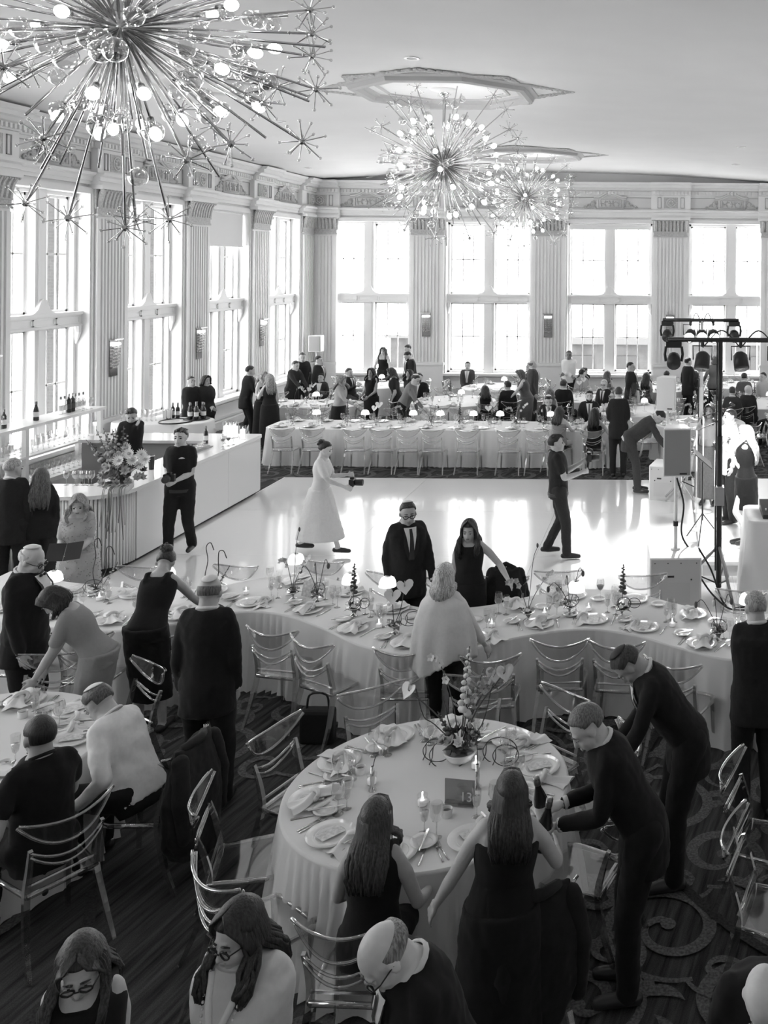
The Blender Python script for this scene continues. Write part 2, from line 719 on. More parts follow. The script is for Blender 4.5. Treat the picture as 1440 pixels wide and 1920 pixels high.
WB = [XC + (k - 1.5) * 3.82 for k in range(4)]
PB = [XC + (k - 1) * 3.82 for k in range(3)]
wb = make_wall('wall_back', 'white panelled wall with four tall windows and fluted pilasters behind the dining tables', (0, YB, 0), 0, XL - T, XR + T, WB, 1.33, PB + [XL + .32, XR - .32])
PLU = [28.95 - 3.43 * k for k in range(9)]
WLU = [28.95 - 3.43 * (k + 0.5) for k in range(8)]
wl = make_wall('wall_left', 'white panelled wall with tall windows and fluted pilasters behind the bar', (XL, 0, 0), R(90), YF, YB, WLU, 1.10, PLU)
mb = MB().bb((XR, YF, 0), (XR + .3, YB, 7.3))
tag(obj('wall_right', mb, plaster), 'plain white plaster wall beside the stage', None, None, 'structure')
mb = MB().bb((XL, YF - .3, 0), (XR, YF, 7.3))
tag(obj('wall_front', mb, plaster), 'plain white plaster wall at the end of the ballroom', None, None, 'structure')

# ---------------------------------------------------------------- windows
wn = [0]


def make_window(loc, rz, half, label, kids=True):
    wn[0] += 1
    w = link('window_%d' % wn[0], None, None, loc, rz)
    tag(w, label, None, None, 'structure')
    y0, y1 = 0.22, 0.34
    mb = MB()
    for s in (-1, 1):
        mb.bb((s * half, y0, SILL), (s * (half - 0.07), y1 + .1, HEAD))
    mb.bb((-half, y0, HEAD - 0.07), (half, y1 + .1, HEAD)).bb((-half, y0, SILL), (half, y1 + .1, SILL + 0.06))
    obj('frame', mb, woodw, w)
    mw = 0.155
    mb = MB().bb((-mw, y0 - .06, SILL), (mw, y1 + .1, HEAD)).bb((-mw * .55, y0 - .09, SILL), (mw * .55, y0 - .06, HEAD))
    obj('mullion', mb, woodw, w)
    mb = MB().bb((-half, y0 - .12, TR0), (half, y1 + .08, TR1)).bb((-half, y0 - .15, TR1 - .05), (half, y1 + .06, TR1 + .01)).bb((-half, y0 - .14, TR0), (half, y1, TR0 + .04))
    for a, b in ((-half + .08, -0.34), (-0.3, 0.3), (0.34, half - .08)):
        frame_lines(mb, a, b, TR0 + .06, TR1 - .08, y0 - .135, 0.02)
    tr = obj('transom', mb, woodw, w)
    prof = [(-0.42, 0), (-0.26, 0.03), (-0.16, 0.1), (-0.11, 0.2), (-0.06, 0.27), (0, 0.29), (0.06, 0.27), (0.11, 0.2), (0.16, 0.1), (0.26, 0.03), (0.42, 0)]
    n = len(prof)
    mb = MB().add([(x, y0 - .13, TR1 + z) for x, z in prof] + [(x, y0 - .02, TR1 + z) for x, z in prof], [tuple(reversed(range(n))), tuple(range(n, 2 * n))] + [(i, i + 1, n + i + 1, n + i) for i in range(n - 1)])
    obj('finial', mb, woodw, tr)
    for s in (-1, 1):
        mb = MB().tube([(s * (half - .06), y0 - .08, TR0), (s * (half - .06), y0 - .09, TR0 - .12), (s * (half - .05), y0 - .06, TR0 - .22), (s * (half - .03), y0 - .03, TR0 - .34)], [0.07, 0.06, 0.045, 0.015], 8)
        obj('bracket', mb, woodw, w)
    for sx in (-1, 1):
        xa, xb = sorted((sx * mw, sx * (half - .07)))
        for za, zb in ((SILL + .06, TR0), (TR1, HEAD - .07)):
            mb = MB()
            t = 0.05
            mb.bb((xa, y1, za), (xa + t, y1 + .05, zb)).bb((xb - t, y1, za), (xb, y1 + .05, zb)).bb((xa, y1, za), (xb, y1 + .05, za + t)).bb((xa, y1, zb - t), (xb, y1 + .05, zb))
            xs = [xa + t + (xb - xa - 2 * t) * k / 3 for k in range(4)]
            zs = [za + t + (zb - za - 2 * t) * k / 2 for k in range(3)]
            for x in xs[1:3]:
                mb.bb((x - .016, y1 + .01, za), (x + .016, y1 + .04, zb))
            mb.bb((xa, y1 + .01, zs[1] - .018), (xb, y1 + .04, zs[1] + .018))
            sa = obj('sash', mb, woodw, w)
            for i in range(3):
                for j in range(2):
                    x0, x1, z0, z1 = xs[i] + .009, xs[i + 1] - .009, zs[j] + .01, zs[j + 1] - .01
                    q = MB().add([(x0, y1 + .025, z0), (x1, y1 + .025, z0), (x1, y1 + .025, z1), (x0, y1 + .025, z1)], [(0, 1, 2, 3)])
                    obj('pane', q, pane_m, sa)
    return w


for i, c in enumerate(WB):
    make_window((c, YB, 0), 0, 1.33, 'tall white four-part window in the wall behind the dining tables')
    portal((c, YB + .6, (SILL + HEAD) / 2), (R(90), 0, R(180)), 2.66, HEAD - SILL)
for i, u in enumerate(WLU):
    if True:
        make_window((XL, u, 0), R(90), 1.10, 'tall white four-part window in the wall behind the bar')
    portal((XL - .6, u, (SILL + HEAD) / 2), (R(90), 0, R(-90)), 2.2, HEAD - SILL)

# outside: brick piers beside the bar windows, a far building and a parapet
def brick_material():
    m = bpy.data.materials.new('pale_brick')
    m.use_nodes = True
    nt = m.node_tree
    b = nt.nodes['Principled BSDF']
    tc = nt.nodes.new('ShaderNodeTexCoord')
    mp = nt.nodes.new('ShaderNodeMapping')
    mp.inputs['Rotation'].default_value = (R(90), 0, 0)
    br = nt.nodes.new('ShaderNodeTexBrick')
    br.inputs['Color1'].default_value = g(0.045)
    br.inputs['Color2'].default_value = g(0.06)
    br.inputs['Mortar'].default_value = g(0.075)
    br.inputs['Scale'].default_value = 4.0
    br.inputs['Mortar Size'].default_value = 0.02
    nt.links.new(tc.outputs['Object'], mp.inputs[0])
    nt.links.new(mp.outputs[0], br.inputs[0])
    nt.links.new(br.outputs[0], b.inputs[0])
    b.inputs['Roughness'].default_value = 0.9
    return m


brick = brick_material()
for i, u in enumerate(WLU[:5]):
    mb = MB().bb((XL - 1.25, u + 1.14, 0.2), (XL - .56, u + 1.9, 6.4))
    o = obj('brick_pier', mb, brick)
    tag(o, 'pale brick pier outside the windows behind the bar', 'pier', 'brick piers outside the bar windows', 'structure')
stucco = mat('far_stucco', 0.05, 0.9, noise=0.35, nscale=1.5)
b1 = thing('exterior_building', 'low grey building seen through the windows by the stage', 'building', (1.2, 44, -6))
obj('wall', MB().bb((-6.4, 0, 0), (9, 6, 6.45)), stucco, b1)
obj('parapet', MB().bb((-6.6, -0.2, 6.45), (9.2, 6.2, 6.75)), mat('far_coping', .085, .8), b1)
for k in range(7):
    obj('window', MB().bb((-5.6 + k * 2.1, -0.05, 4.2), (-4.6 + k * 2.1, 0.02, 5.9)), mat('far_window', .02, .3), b1)
b2 = thing('exterior_rooftop_housing', 'small pale rooftop housing seen through the window behind the standing woman', 'housing', (-11.05, 40, -6))
obj('housing', MB().bb((-.75, 0, 0), (.75, 2, 7.0)), stucco, b2)
obj('cap', MB().bb((-.95, -.2, 7.0), (.95, 2.2, 7.15)), MATS['far_coping'], b2)

# roller blind in one bar window, and a part-drawn blind in one far window
o = thing('roller_blind', 'white roller blind drawn partway down over a bar-wall window', 'blind', (XL, WLU[1], 0), R(90))
cl = mat('blind_cloth', 0.8, 0.8)
obj('blind_cloth', MB().bb((-1.05, 0.1, 4.62), (1.05, 0.104, 5.5)), cl, o)
obj('hem_bar', MB().tube([(-1.05, 0.1, 4.62), (1.05, 0.1, 4.62)], 0.018, 8), woodw, o)
obj('roller', MB().tube([(-1.06, 0.12, 5.48), (1.06, 0.12, 5.48)], 0.035, 10), woodw, o)
o = thing('roller_blind', 'rolled white blind along the head of a far window beside the band lights', 'blind', (WB[2], YB, 0))
obj('blind_cloth', MB().bb((-1.28, 0.12, 5.32), (1.28, 0.125, 5.5)), cl, o)
obj('roller', MB().tube([(-1.28, 0.13, 5.48), (1.28, 0.13, 5.48)], 0.035, 10), woodw, o)

# ---------------------------------------------------------------- ceiling ornaments
def medallion(y, nm):
    z = cz(XC) + 0.02
    root = link(nm, None, None, (XC, y, z))
    tag(root, 'octagonal plaster ceiling frame with scrolled edges above a sputnik chandelier', None, 'ceiling frames', 'structure')
    def octp(rx, ry, zz):
        return [(rx * math.cos(R(22.5 + 45 * k)) * 1.08, ry * math.sin(R(22.5 + 45 * k)) * 1.08, zz) for k in range(8)]
    mb = MB()
    rings = [octp(1.52, 1.42, 0.0), octp(1.50, 1.40, -0.05), octp(1.42, 1.32, -0.07), octp(1.40, 1.30, -0.13), octp(1.34, 1.24, -0.15), octp(1.30, 1.20, -0.13), octp(1.28, 1.18, -0.07), octp(1.2, 1.1, -0.06), octp(1.18, 1.08, -0.02), octp(1.1, 1.0, -0.02), octp(1.08, .98, 0.0)]
    mb.loft(rings, False)
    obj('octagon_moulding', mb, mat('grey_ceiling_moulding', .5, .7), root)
    mb = MB()
    rings = [octp(1.05, .95, -.01), octp(1.03, .93, -.045), octp(.99, .89, -.045), octp(.97, .87, -.01)]
    mb.loft(rings, False)
    obj('inner_moulding', mb, MATS['grey_ceiling_moulding'], root)
    rr = random.Random(int(y * 10))
    for k in range(8):
        a = R(45 * k)
        mb = MB()
        L = 0.62 if k in (0, 4) else (0.32 if k % 2 == 0 else 0.24)
        for j in range(9):
            t = j / 8
            for s in (-1, 1):
                w_ = (1 - t) * (0.55 if k % 2 == 0 else 0.35)
                p = V((1.47 + L * t, s * w_ + rr.uniform(-.03, .03), -0.03))
                mb.ball(p, (0.09 * (1.2 - t), 0.07, 0.035), 7, 4)
                mb.tube([(p.x + .07 * math.cos(q), p.y + .07 * math.sin(q) * s, -0.04) for q in [i * .7 for i in range(7)]], 0.016, 4)
        mb.xf(Matrix.Diagonal((1, 0.94, 1, 1)) @ Matrix.Rotation(a, 4, 'Z'))
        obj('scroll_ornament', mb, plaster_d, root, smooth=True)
    obj('ceiling_rose', MB().lathe([(0.22, 0), (0.22, -.03), (0.15, -.05), (0.1, -.08), (0.03, -.09)], 20), ceil_m, root, smooth=True)


CHY = (6.3, 15.4, 24.3)
medallion(CHY[1], 'trim_1')
medallion(CHY[2], 'trim_2')
v = PD(415, 190, 14.6)
o = thing('ceiling_vent', 'round white ceiling vent with a dark slot behind the big chandelier', 'vent', (v.x, v.y, cz(v.x) - .0))
obj('rim', MB().lathe([(0.98, 0.03), (0.98, -.05), (0.9, -.09), (0.72, -.06), (0.70, 0.03)], 32, cap=False), ceil_m, o, smooth=True)
obj('slot', MB().lathe([(0.71, 0.0), (0.71, -.045), (0.55, -.045), (0.55, 0.0)], 32, cap=False), mat('black_slot', 0.02, 0.8), o)
obj('disc', MB().lathe([(0.56, 0.03), (0.56, -.05), (0.45, -.09), (0.02, -.1)], 32), ceil_m, o, smooth=True)
for px, py in ((772, 122), (876, 209), (525, 229), (540, 282), (577, 306), (1060, 360), (1380, 303), (1390, 270)):
    x, y = unroll(px, py)
    d = F * 2.75 / -y
    X = x * d / F
    if XL + .5 < X < XR - .3 and d < 29:
        o = thing('ceiling_downlight', 'small round recessed downlight in the plain ceiling', 'downlight', (X, d, cz(X)), 0, 'recessed ceiling downlights')
        obj('trim_ring', MB().lathe([(0.11, 0.01), (0.11, -.012), (0.07, -.012), (0.065, 0.01)], 16, cap=False), woodw, o)
        obj('lens', MB().lathe([(0.068, 0.01), (0.068, 0.002), (0.01, 0.0)], 16), mat('downlight_lens', 0.85, 0.4), o)
# ================================================================ chandeliers
chrome = mat('dark_chrome', 0.62, 0.2, 1.0)
chrome2 = mat('polished_chrome', 0.75, 0.12, 1.0)
globe_m = clear('clear_globe_glass', 0.88, 0.05, 1.55, 3.2, 0.05)
bead_m = clear('crystal_bead_glass', 0.8, 0.03, 1.6, 2.0, 0.12)
bulb_m = mat('lit_bulb', 1.0, 0.4, emit=32.0)
sock_m = mat('bulb_socket', 0.5, 0.25, 1.0)
ROD = MB().tube([(0, 0, 0), (0, 0, 1)], 0.0085, 8).mesh('rod', chrome, True)
GLOBE = MB().ball((0, 0, 0), 0.066, 16, 10).mesh('globe', globe_m, True)
BULB = MB().ball((0, 0, 0.045), (0.038, 0.038, 0.05), 12, 8).mesh('bulb', bulb_m, True)
SOCK = MB().tube([(0, 0, -0.075), (0, 0, 0.004)], 0.021, 10).mesh('socket', sock_m, True)
rs = random.Random(11)
sp, be = MB(), MB()
sp.ball((0, 0, 0), 0.026, 10, 6)
for k in range(14):
    ph = math.acos(1 - 2 * (k + 0.5) / 14)
    th = k * 2.39996
    d = V((math.sin(ph) * math.cos(th), math.sin(ph) * math.sin(th), math.cos(ph)))
    L = rs.uniform(0.12, 0.16)
    sp.tube([d * 0.02, d * L], 0.0038, 5)
    be.ball(d * (L + .008), 0.0125, 7, 5)
STAR = sp.mesh('starburst', chrome)
BEAD = be.mesh('glass_beads', bead_m, True)
UPQ = V((0, 0, 1))


def aim(o, d):
    o.rotation_mode = 'QUATERNION'
    o.rotation_quaternion = UPQ.rotation_difference(d.normalized())


def chandelier(y, zc, label, ends, nrand, seed, lmin=0.85, lmax=1.42):
    rr = random.Random(seed)
    c = thing('chandelier', label, 'chandelier', (XC, y, zc), 0, 'sputnik chandeliers down the middle of the ceiling')
    obj('hub', MB().ball((0, 0, 0), 0.12, 16, 10).lathe([(0.05, -.18), (0.07, -.15), (0.07, .15), (0.05, .2)], 14), chrome, c, smooth=True)
    top = cz(XC) - zc - 0.02
    obj('stem', MB().tube([(0, 0, 0), (0, 0, top)], 0.018, 8), chrome, c, smooth=True)
    obj('canopy', MB().lathe([(0.02, top - .1), (0.06, top - .08), (0.12, top - .02), (0.13, top + .03)], 20), chrome2, c, smooth=True)

    def rod(d, kind):
        L = d.length
        dn = d / L
        r = link('rod', ROD, c)
        r.scale = (1, 1, L)
        aim(r, d)
        if kind == 'star':
            s = link('starburst', STAR, c, d)
            aim(s, V((rr.uniform(-1, 1), rr.uniform(-1, 1), rr.uniform(-1, 1))))
            s.scale = (1, 1, 1)
            link('glass_beads', BEAD, s)['kind'] = 'stuff'
        elif kind == 'bulb':
            b = link('bulb', BULB, c, d)
            aim(b, d)
            link('socket', SOCK, b)
        if kind in ('globe', 'plain') or (kind == 'star' and rr.random() < .45):
            t = rr.uniform(0.55, 0.93) if kind != 'globe' else rr.uniform(0.8, 0.97)
            q = link('globe', GLOBE, c, dn * (L * t) + V((rr.uniform(-.05, .05), rr.uniform(-.05, .05), rr.uniform(-.05, .05))))
            s = rr.uniform(0.75, 1.15)
            q.scale = (s, s, s)
    o = V((XC, y, zc))
    for px, py, dy, kind in ends:
        rod(PD(px, py, y + dy) - o, kind)
    for k in range(nrand):
        ph = math.acos(1 - 2 * (k + 0.5) / nrand)
        th = k * 2.39996 + rr.uniform(-.15, .15)
        d = V((math.sin(ph) * math.cos(th), math.sin(ph) * math.sin(th), math.cos(ph)))
        if d.z > 0.96 or (ends and d.z < -0.62):
            continue
        kind = ('star', 'bulb', 'globe', 'plain', 'globe', 'bulb', 'star')[k % 7]
        L = {'star': rr.uniform(lmax - .12, lmax), 'plain': rr.uniform(1.0, lmax), 'bulb': rr.uniform(.78, 1.0), 'globe': rr.uniform(lmin, 1.2)}[kind]
        if kind == 'star' and abs(d.z) < 0.5:
            L *= .93
        rod(d * L, kind)
    return c


BIG = [(48, 381, .1, 'star'), (128, 409, .2, 'star'), (235, 427, -.05, 'star'), (254, 411, .25, 'star'), (317, 411, 0, 'star'), (351, 300, -.6, 'star'), (400, 236, .6, 'star'), (433, 270, -.3, 'star'), (493, 193, .4, 'star'), (521, 162, .5, 'star'), (585, 63, -.1, 'star'), (82, 258, -.5, 'star'), (340, 205, .8, 'star'),
       (113, 308, .2, 'plain'), (77, 316, .3, 'plain'), (185, 314, .5, 'plain'), (275, 297, .6, 'plain'), (412, 332, .2, 'plain'), (498, 258, -.2, 'plain'), (580, 190, .2, 'plain'), (578, 181, .35, 'plain'), (610, 88, -.2, 'plain'), (540, 25, .5, 'plain'), (510, 203, .9, 'plain'), (165, 226, .9, 'plain'), (48, 215, -.8, 'plain'), (385, 131, .9, 'plain'),
       (230, 290, -.8, 'globe'), (190, 265, -.7, 'globe'), (202, 112, -1.1, 'globe'), (228, 92, -1.15, 'globe'), (158, 72, -1.0, 'globe'), (140, 130, -.9, 'globe'), (370, 122, -.7, 'globe'), (345, 95, -.9, 'globe'), (425, 205, .4, 'globe'), (138, 205, .6, 'globe'), (175, 205, -.6, 'globe'), (262, 25, -1.1, 'globe'), (473, 125, .5, 'globe'), (510, 28, .2, 'globe'), (375, 165, -.4, 'globe'), (248, 222, .8, 'globe'),
       (189, 240, .3, 'bulb'), (213, 232, .4, 'bulb'), (288, 240, -.1, 'bulb'), (113, 210, .3, 'bulb'), (187, 198, .7, 'bulb'), (268, 170, -.7, 'bulb'), (388, 28, .6, 'bulb'), (466, 97, .3, 'bulb'), (335, 215, .4, 'bulb'), (406, 202, .6, 'bulb'), (14, 82, -.3, 'bulb'), (263, 225, .7, 'bulb')]
chandelier(CHY[0], 5.82, 'big sputnik chandelier of dark rods and glass globes above the serpentine table', BIG, 100, 3)
chandelier(CHY[1], 5.86, 'glittering sputnik chandelier hanging over the white dance floor', [], 132, 5)
chandelier(CHY[2], 5.93, 'glittering sputnik chandelier hanging over the crowded far dining tables', [], 118, 8)

# ================================================================ wall sconces
sc_plate = mat('sconce_mirror', 0.35, 0.1, 1.0)
sc_lit = mat('lit_sconce_glass', 1.0, 0.3, emit=5.0)


def make_sconce():
    s = thing('wall_sconce', 'x', 'sconce')
    obj('back_plate', MB().bb((-0.13, -0.02, 0), (0.13, 0.0, 0.74)), sc_plate, s)
    obj('top_bar', MB().bb((-0.15, -0.13, 0.72), (0.15, 0.0, 0.75)), chrome, s)
    obj('lamp_row', MB().tube([(-0.11, -0.07, 0.64), (0.11, -0.07, 0.64)], 0.035, 8), sc_lit, s, smooth=True)
    mb = MB()
    for r in range(7):
        for k in range(6):
            if r < 6 or 0 < k < 5:
                mb.ball((-0.11 + k * 0.044, -0.09 + 0.008 * r, 0.56 - r * 0.065), (0.016, 0.016, 0.03), 6, 4)
    obj('crystal_strands', mb, bead_m, s, smooth=True)
    return s


sconce = Proto(make_sconce)
for p, what in ((PB[0], 'on the far pilaster behind the standing woman'), (PB[1], 'on the far pilaster behind the middle tables'), (PB[2], 'on the far pilaster behind the band lights')):
    sconce.put((p, YB - .14, 1.92), 0, 'crystal wall sconce ' + what)
for u, what in zip(PLU[1:5], ('beside the couple in dark clothes', 'above the two waiters in black', 'behind the barman', 'at the end of the bottle shelf')):
    sconce.put((XL + .14, u, 1.92), R(90), 'crystal wall sconce on the bar-side pilaster ' + what)

# ================================================================ dance floor and stage
def gloss_floor():
    m = mat('glossy_white_floor', 0.86, 0.12, spec=0.6, coat=0.3)
    return m


DX0, DX1, DY0, DY1 = -7.42, 3.7, 11.0, 18.25
df = thing('dance_floor', 'large glossy white dance floor in front of the bar and band', 'dance floor')
obj('edge_trim', MB().bb((DX0 - .04, DY0 - .04, 0), (DX1, DY1 + .04, 0.012)), mat('white_edge', 0.7, 0.4), df)
nx, ny = 4, 3
pm = gloss_floor()
for i in range(nx):
    for j in range(ny):
        a, b = DX0 + (DX1 - DX0) * i / nx, DX0 + (DX1 - DX0) * (i + 1) / nx
        c, d = DY0 + (DY1 - DY0) * j / ny, DY0 + (DY1 - DY0) * (j + 1) / ny
        obj('floor_panel', MB().bb((a + .002, c + .002, 0.008), (b - .002, d - .002, 0.022)), pm, df)
stg = thing('stage_platform', 'low white stage platform under the singers', 'stage', (0, 0, 0))
obj('deck', MB().bb((0.5, 12.65, 0.17), (3.75, 17.6, 0.22)), mat('stage_white', 0.85, 0.3), stg)
obj('skirt', MB().bb((0.52, 12.67, 0.02), (3.74, 17.58, 0.17)), mat('stage_skirt', 0.6, 0.7), stg)

# ================================================================ bar
barw = mat('bar_white_laminate', 0.86, 0.28)
bart = mat('bar_top_gloss', 0.9, 0.12, spec=0.6)
bargrey = mat('bar_inner_grey', 0.38, 0.6)
dark_plinth = mat('black_plinth', 0.05, 0.6)
BH = 1.08
bar = thing('bar_counter', 'white U-shaped bar counter with a ribbed rounded end', 'bar counter')
OX, NY, FY, RC = -7.35, 12.45, 17.1, 0.55


def upath(o):
    """outer outline of the U at inset o"""
    c = (OX - RC, NY + RC)
    pts = [(-10.3, NY + o)] + arc(c, RC - o, -PI / 2, 0, 12) + arc((OX - .12, FY - .12), .12 - o if o < .1 else 0.02, 0, PI / 2, 4) + [(-10.3, FY - o)]
    return pts


def ushape(mb, o, i, z0, z1):
    a = upath(o)
    inn = [(-10.3, FY - i), (OX - i, FY - i), (OX - i, NY + i), (-10.3, NY + i)]
    return mb.prism(a + inn, z0, z1)


obj('counter_top', ushape(MB(), 0.0, 0.72, BH - .05, BH), bart, bar)
obj('carcass', ushape(MB(), 0.06, 0.62, 0.1, BH - .05), bargrey, bar)
obj('plinth', ushape(MB(), 0.1, 0.6, 0, 0.1), dark_plinth, bar)
ys = [13.05, 14.42, 15.78, 17.0]
for a, b in zip(ys, ys[1:]):
    obj('front_panel', MB().bb((OX - .062, a + .004, 0.07), (OX - .03, b - .004, BH - .05)), barw, bar)
obj('end_panel', MB().bb((-10.2, FY - .06, 0.07), (OX - .05, FY - .03, BH - .05)), barw, bar)
c = (OX - RC, NY + RC)
SLAT = MB().tube([(0, 0, 0.07), (0, 0, BH - .05)], 0.019, 8).mesh('slat', barw, True)
tot = (PI / 2) * (RC - .045)
s = 0.0
while s < tot + 2.3:
    if s < tot:
        a = -s / (RC - .045)
        p = (c[0] + (RC - .045) * math.cos(a), c[1] + (RC - .045) * math.sin(a))
    else:
        p = (c[0] - (s - tot), NY + .045)
    link('slat', SLAT, bar, (p[0], p[1], 0))
    s += 0.045
obj('ice_well', MB().bb((OX - .62, 15.2, BH), (OX - .35, 15.9, BH + .015)), bargrey, bar)
ice_m = clear('ice', 0.9, 0.08, 1.4, 2.0, 0.15)
mb = MB()
rr = random.Random(2)
for k in range(40):
    mb.box((OX - .48 + rr.uniform(-.11, .11), 15.55 + rr.uniform(-.3, .3), BH + .03 + rr.uniform(0, .05)), (.04, .04, .035), rr.uniform(0, 3))
o = obj('ice', mb, ice_m, bar)
o['kind'] = 'stuff'

# back bar shelving
bb_ = thing('back_bar_shelf', 'tall white open back-bar shelf holding bottles and stemware', 'shelf', (-10.42, 0, 0))
for y in (12.9, 15.2, 17.2):
    for x in (-.4, 0):
        obj('post', MB().box((x, y, 0.75), (0.07, 0.075, 1.5)), barw, bb_)
obj('top_board', MB().bb((-.46, 12.8, 1.48), (.06, 17.3, 1.53)), barw, bb_)
obj('middle_shelf', MB().bb((-.44, 12.85, 1.0), (.04, 17.25, 1.03)), barw, bb_)
obj('lower_shelf', MB().bb((-.44, 12.85, 0.52), (.04, 17.25, 0.55)), barw, bb_)
obj('bottom_shelf', MB().bb((-.44, 12.85, 0.06), (.04, 17.25, 0.1)), barw, bb_)

# wine and spirit bottles, glasses
dkglass = mat('dark_green_glass', 0.03, 0.08, spec=0.6)
label_w = mat('paper_label', 0.8, 0.7)
label_d = mat('dark_label', 0.08, 0.6)
foil = mat('foil', 0.25, 0.3, 0.8)
clr_bottle = clear('clear_bottle_glass', 0.86, 0.03, 1.5, 1.4, 0.03)
gls = clear('stemware_glass', 0.88, 0.04, 1.5, 2.6, 0.09)
gls_w = mat('bright_reflective_glass_fill', 0.85, 0.15)
wine_red = mat('red_wine', 0.03, 0.05)
water_m = clear('water', 0.85, 0.03, 1.33, 2.0, 0.10)


def bottle_proto(h, r, body, lab, cap, shape='wine'):
    def make():
        o = thing('bottle', 'x', 'bottle')
        if shape == 'wine':
            pr = [(r * .9, 0), (r, .01), (r, h * .62), (r * .8, h * .68), (r * .4, h * .76), (r * .36, h * .97), (r * .42, h * .98), (r * .42, h)]
        elif shape == 'champagne':
            pr = [(r * .9, 0), (r, .012), (r, h * .5), (r * .85, h * .6), (r * .45, h * .78), (r * .34, h * .94), (r * .46, h * .96), (r * .44, h)]
        else:
            pr = [(r * .9, 0), (r, .01), (r, h * .66), (r * .7, h * .72), (r * .35, h * .76), (r * .32, h * .92)]
        obj('glass_body', MB().lathe(pr, 14), body, o, smooth=True)
        obj('paper_label', MB().lathe([(r * 1.012, h * .2), (r * 1.012, h * .46)], 14, cap=False), lab, o, smooth=True)
        obj('neck_cap', MB().lathe([(r * .42, h * .84), (r * .46, h * .86), (r * .46, h * 1.0), (r * .1, h * 1.005)], 12), cap, o, smooth=True)
        return o
    return Proto(make)


bt_wine = bottle_proto(0.31, 0.038, dkglass, label_w, foil)
bt_champ = bottle_proto(0.32, 0.044, dkglass, label_w, foil, 'champagne')
bt_clear = bottle_proto(0.31, 0.042, clr_bottle, label_w, foil, 'spirit')
bt_dark = bottle_proto(0.33, 0.045, dkglass, label_d, label_w, 'spirit')


def stem_glass(h, r, fill=None, tall=False, nm='wine_glass', cat='glass'):
    def make():
        o = thing(nm, 'x', cat)
        zb = h * (0.42 if not tall else 0.3)
        obj('base', MB().lathe([(r * .85, 0), (r * .85, .003), (r * .2, .008), (.004, .012)], 12), gls, o, smooth=True)
        obj('stem', MB().tube([(0, 0, .008), (0, 0, zb)], 0.0045, 6), gls, o, smooth=True)
        if tall:
            pr = [(.006, zb), (r * .62, zb + h * .1), (r * .8, zb + h * .35), (r * .85, h)]
        else:
            pr = [(.006, zb), (r * .72, zb + h * .08), (r, zb + h * .24), (r * .93, zb + h * .42), (r * .8, h)]
        obj('bowl', MB().lathe(pr, 14, cap=False), gls, o, smooth=True)
        if fill:
            p2 = [(q * .9, z) for q, z in pr[:3]]
            obj('drink', MB().lathe(p2, 12), fill, o, smooth=True)
        return o
    return Proto(make)


gl_water = stem_glass(0.19, 0.038, water_m, True, 'water_goblet', 'goblet')
gl_wine = stem_glass(0.21, 0.042)
gl_red = stem_glass(0.21, 0.042, wine_red)
gl_flute = stem_glass(0.22, 0.032, None, True, 'champagne_flute', 'glass')


def make_tumbler():
    o = thing('tumbler', 'x', 'tumbler')
    obj('glass_wall', MB().lathe([(0.033, 0), (0.036, .1)], 12, cap=False).lathe([(0.033, 0), (0.033, .01), (0.001, .012)], 12), gls, o, smooth=True)
    obj('drink', MB().lathe([(0.031, .012), (0.033, .075)], 12), wine_red, o, smooth=True)
    return o


tumbler = Proto(make_tumbler)

# bottles on the back bar (photo positions along the shelf)
BX, BZ = -10.6, 1.53
for px, pr, la in ((10, bt_wine, 'lone dark wine bottle with a white label at the near end of the back-bar shelf'), (70, bt_champ, 'dark champagne bottle standing alone on the back-bar shelf'),
                   (116, bt_clear, 'clear spirit bottle at the end of the bottle row on the back-bar shelf'), (123, bt_clear, 'short clear bottle in the row on the back-bar shelf'), (131, bt_dark, 'dark bottle with a dark label in the row on the back-bar shelf'),
                   (138, bt_dark, 'dark liqueur bottle in the middle of the back-bar row'), (143, bt_clear, 'tallest clear bottle in the back-bar row'), (150, bt_clear, 'clear bottle second from the glasses on the back-bar shelf'), (158, bt_clear, 'clear bottle next to the glasses on the back-bar shelf')):
    d = F * -BX / (PX - px)
    pr.put((BX, d, BZ), rr.uniform(0, 6), la, 'bottles on the back-bar shelf', 1.0)
for k in range(6):
    gl_wine.put((-10.6 + .14 * (k % 2), 16.75 + .12 * (k // 2), BZ), 0, 'empty wine glass grouped at the end of the back-bar shelf', 'wine glasses on top of the back bar')
for k in range(5):
    gl_wine.put((-10.6 + .1 * (k % 2), 13.7 + .3 * k, BZ), 0, 'empty wine glass between the bottles on the back-bar top', 'wine glasses between the back-bar bottles')
for s_, z in ((1, 1.03), (0, 0.55)):
    for k in range(30):
        for j in range(2):
            (gl_flute if s_ else gl_wine).put((-10.72 + .2 * j, 13.05 + k * 0.137, z), 0, 'clean champagne flute racked on the middle back-bar shelf' if s_ else 'clean wine glass racked on the lower back-bar shelf', 'racked flutes' if s_ else 'racked wine glasses')
# ================================================================ clear acrylic chairs
acry = clear('clear_acrylic', 0.87, 0.05, 1.49, 1.8, 0.05)
acry_edge = clear('acrylic_edge', 0.72, 0.07, 1.49, 2.6, 0.17)


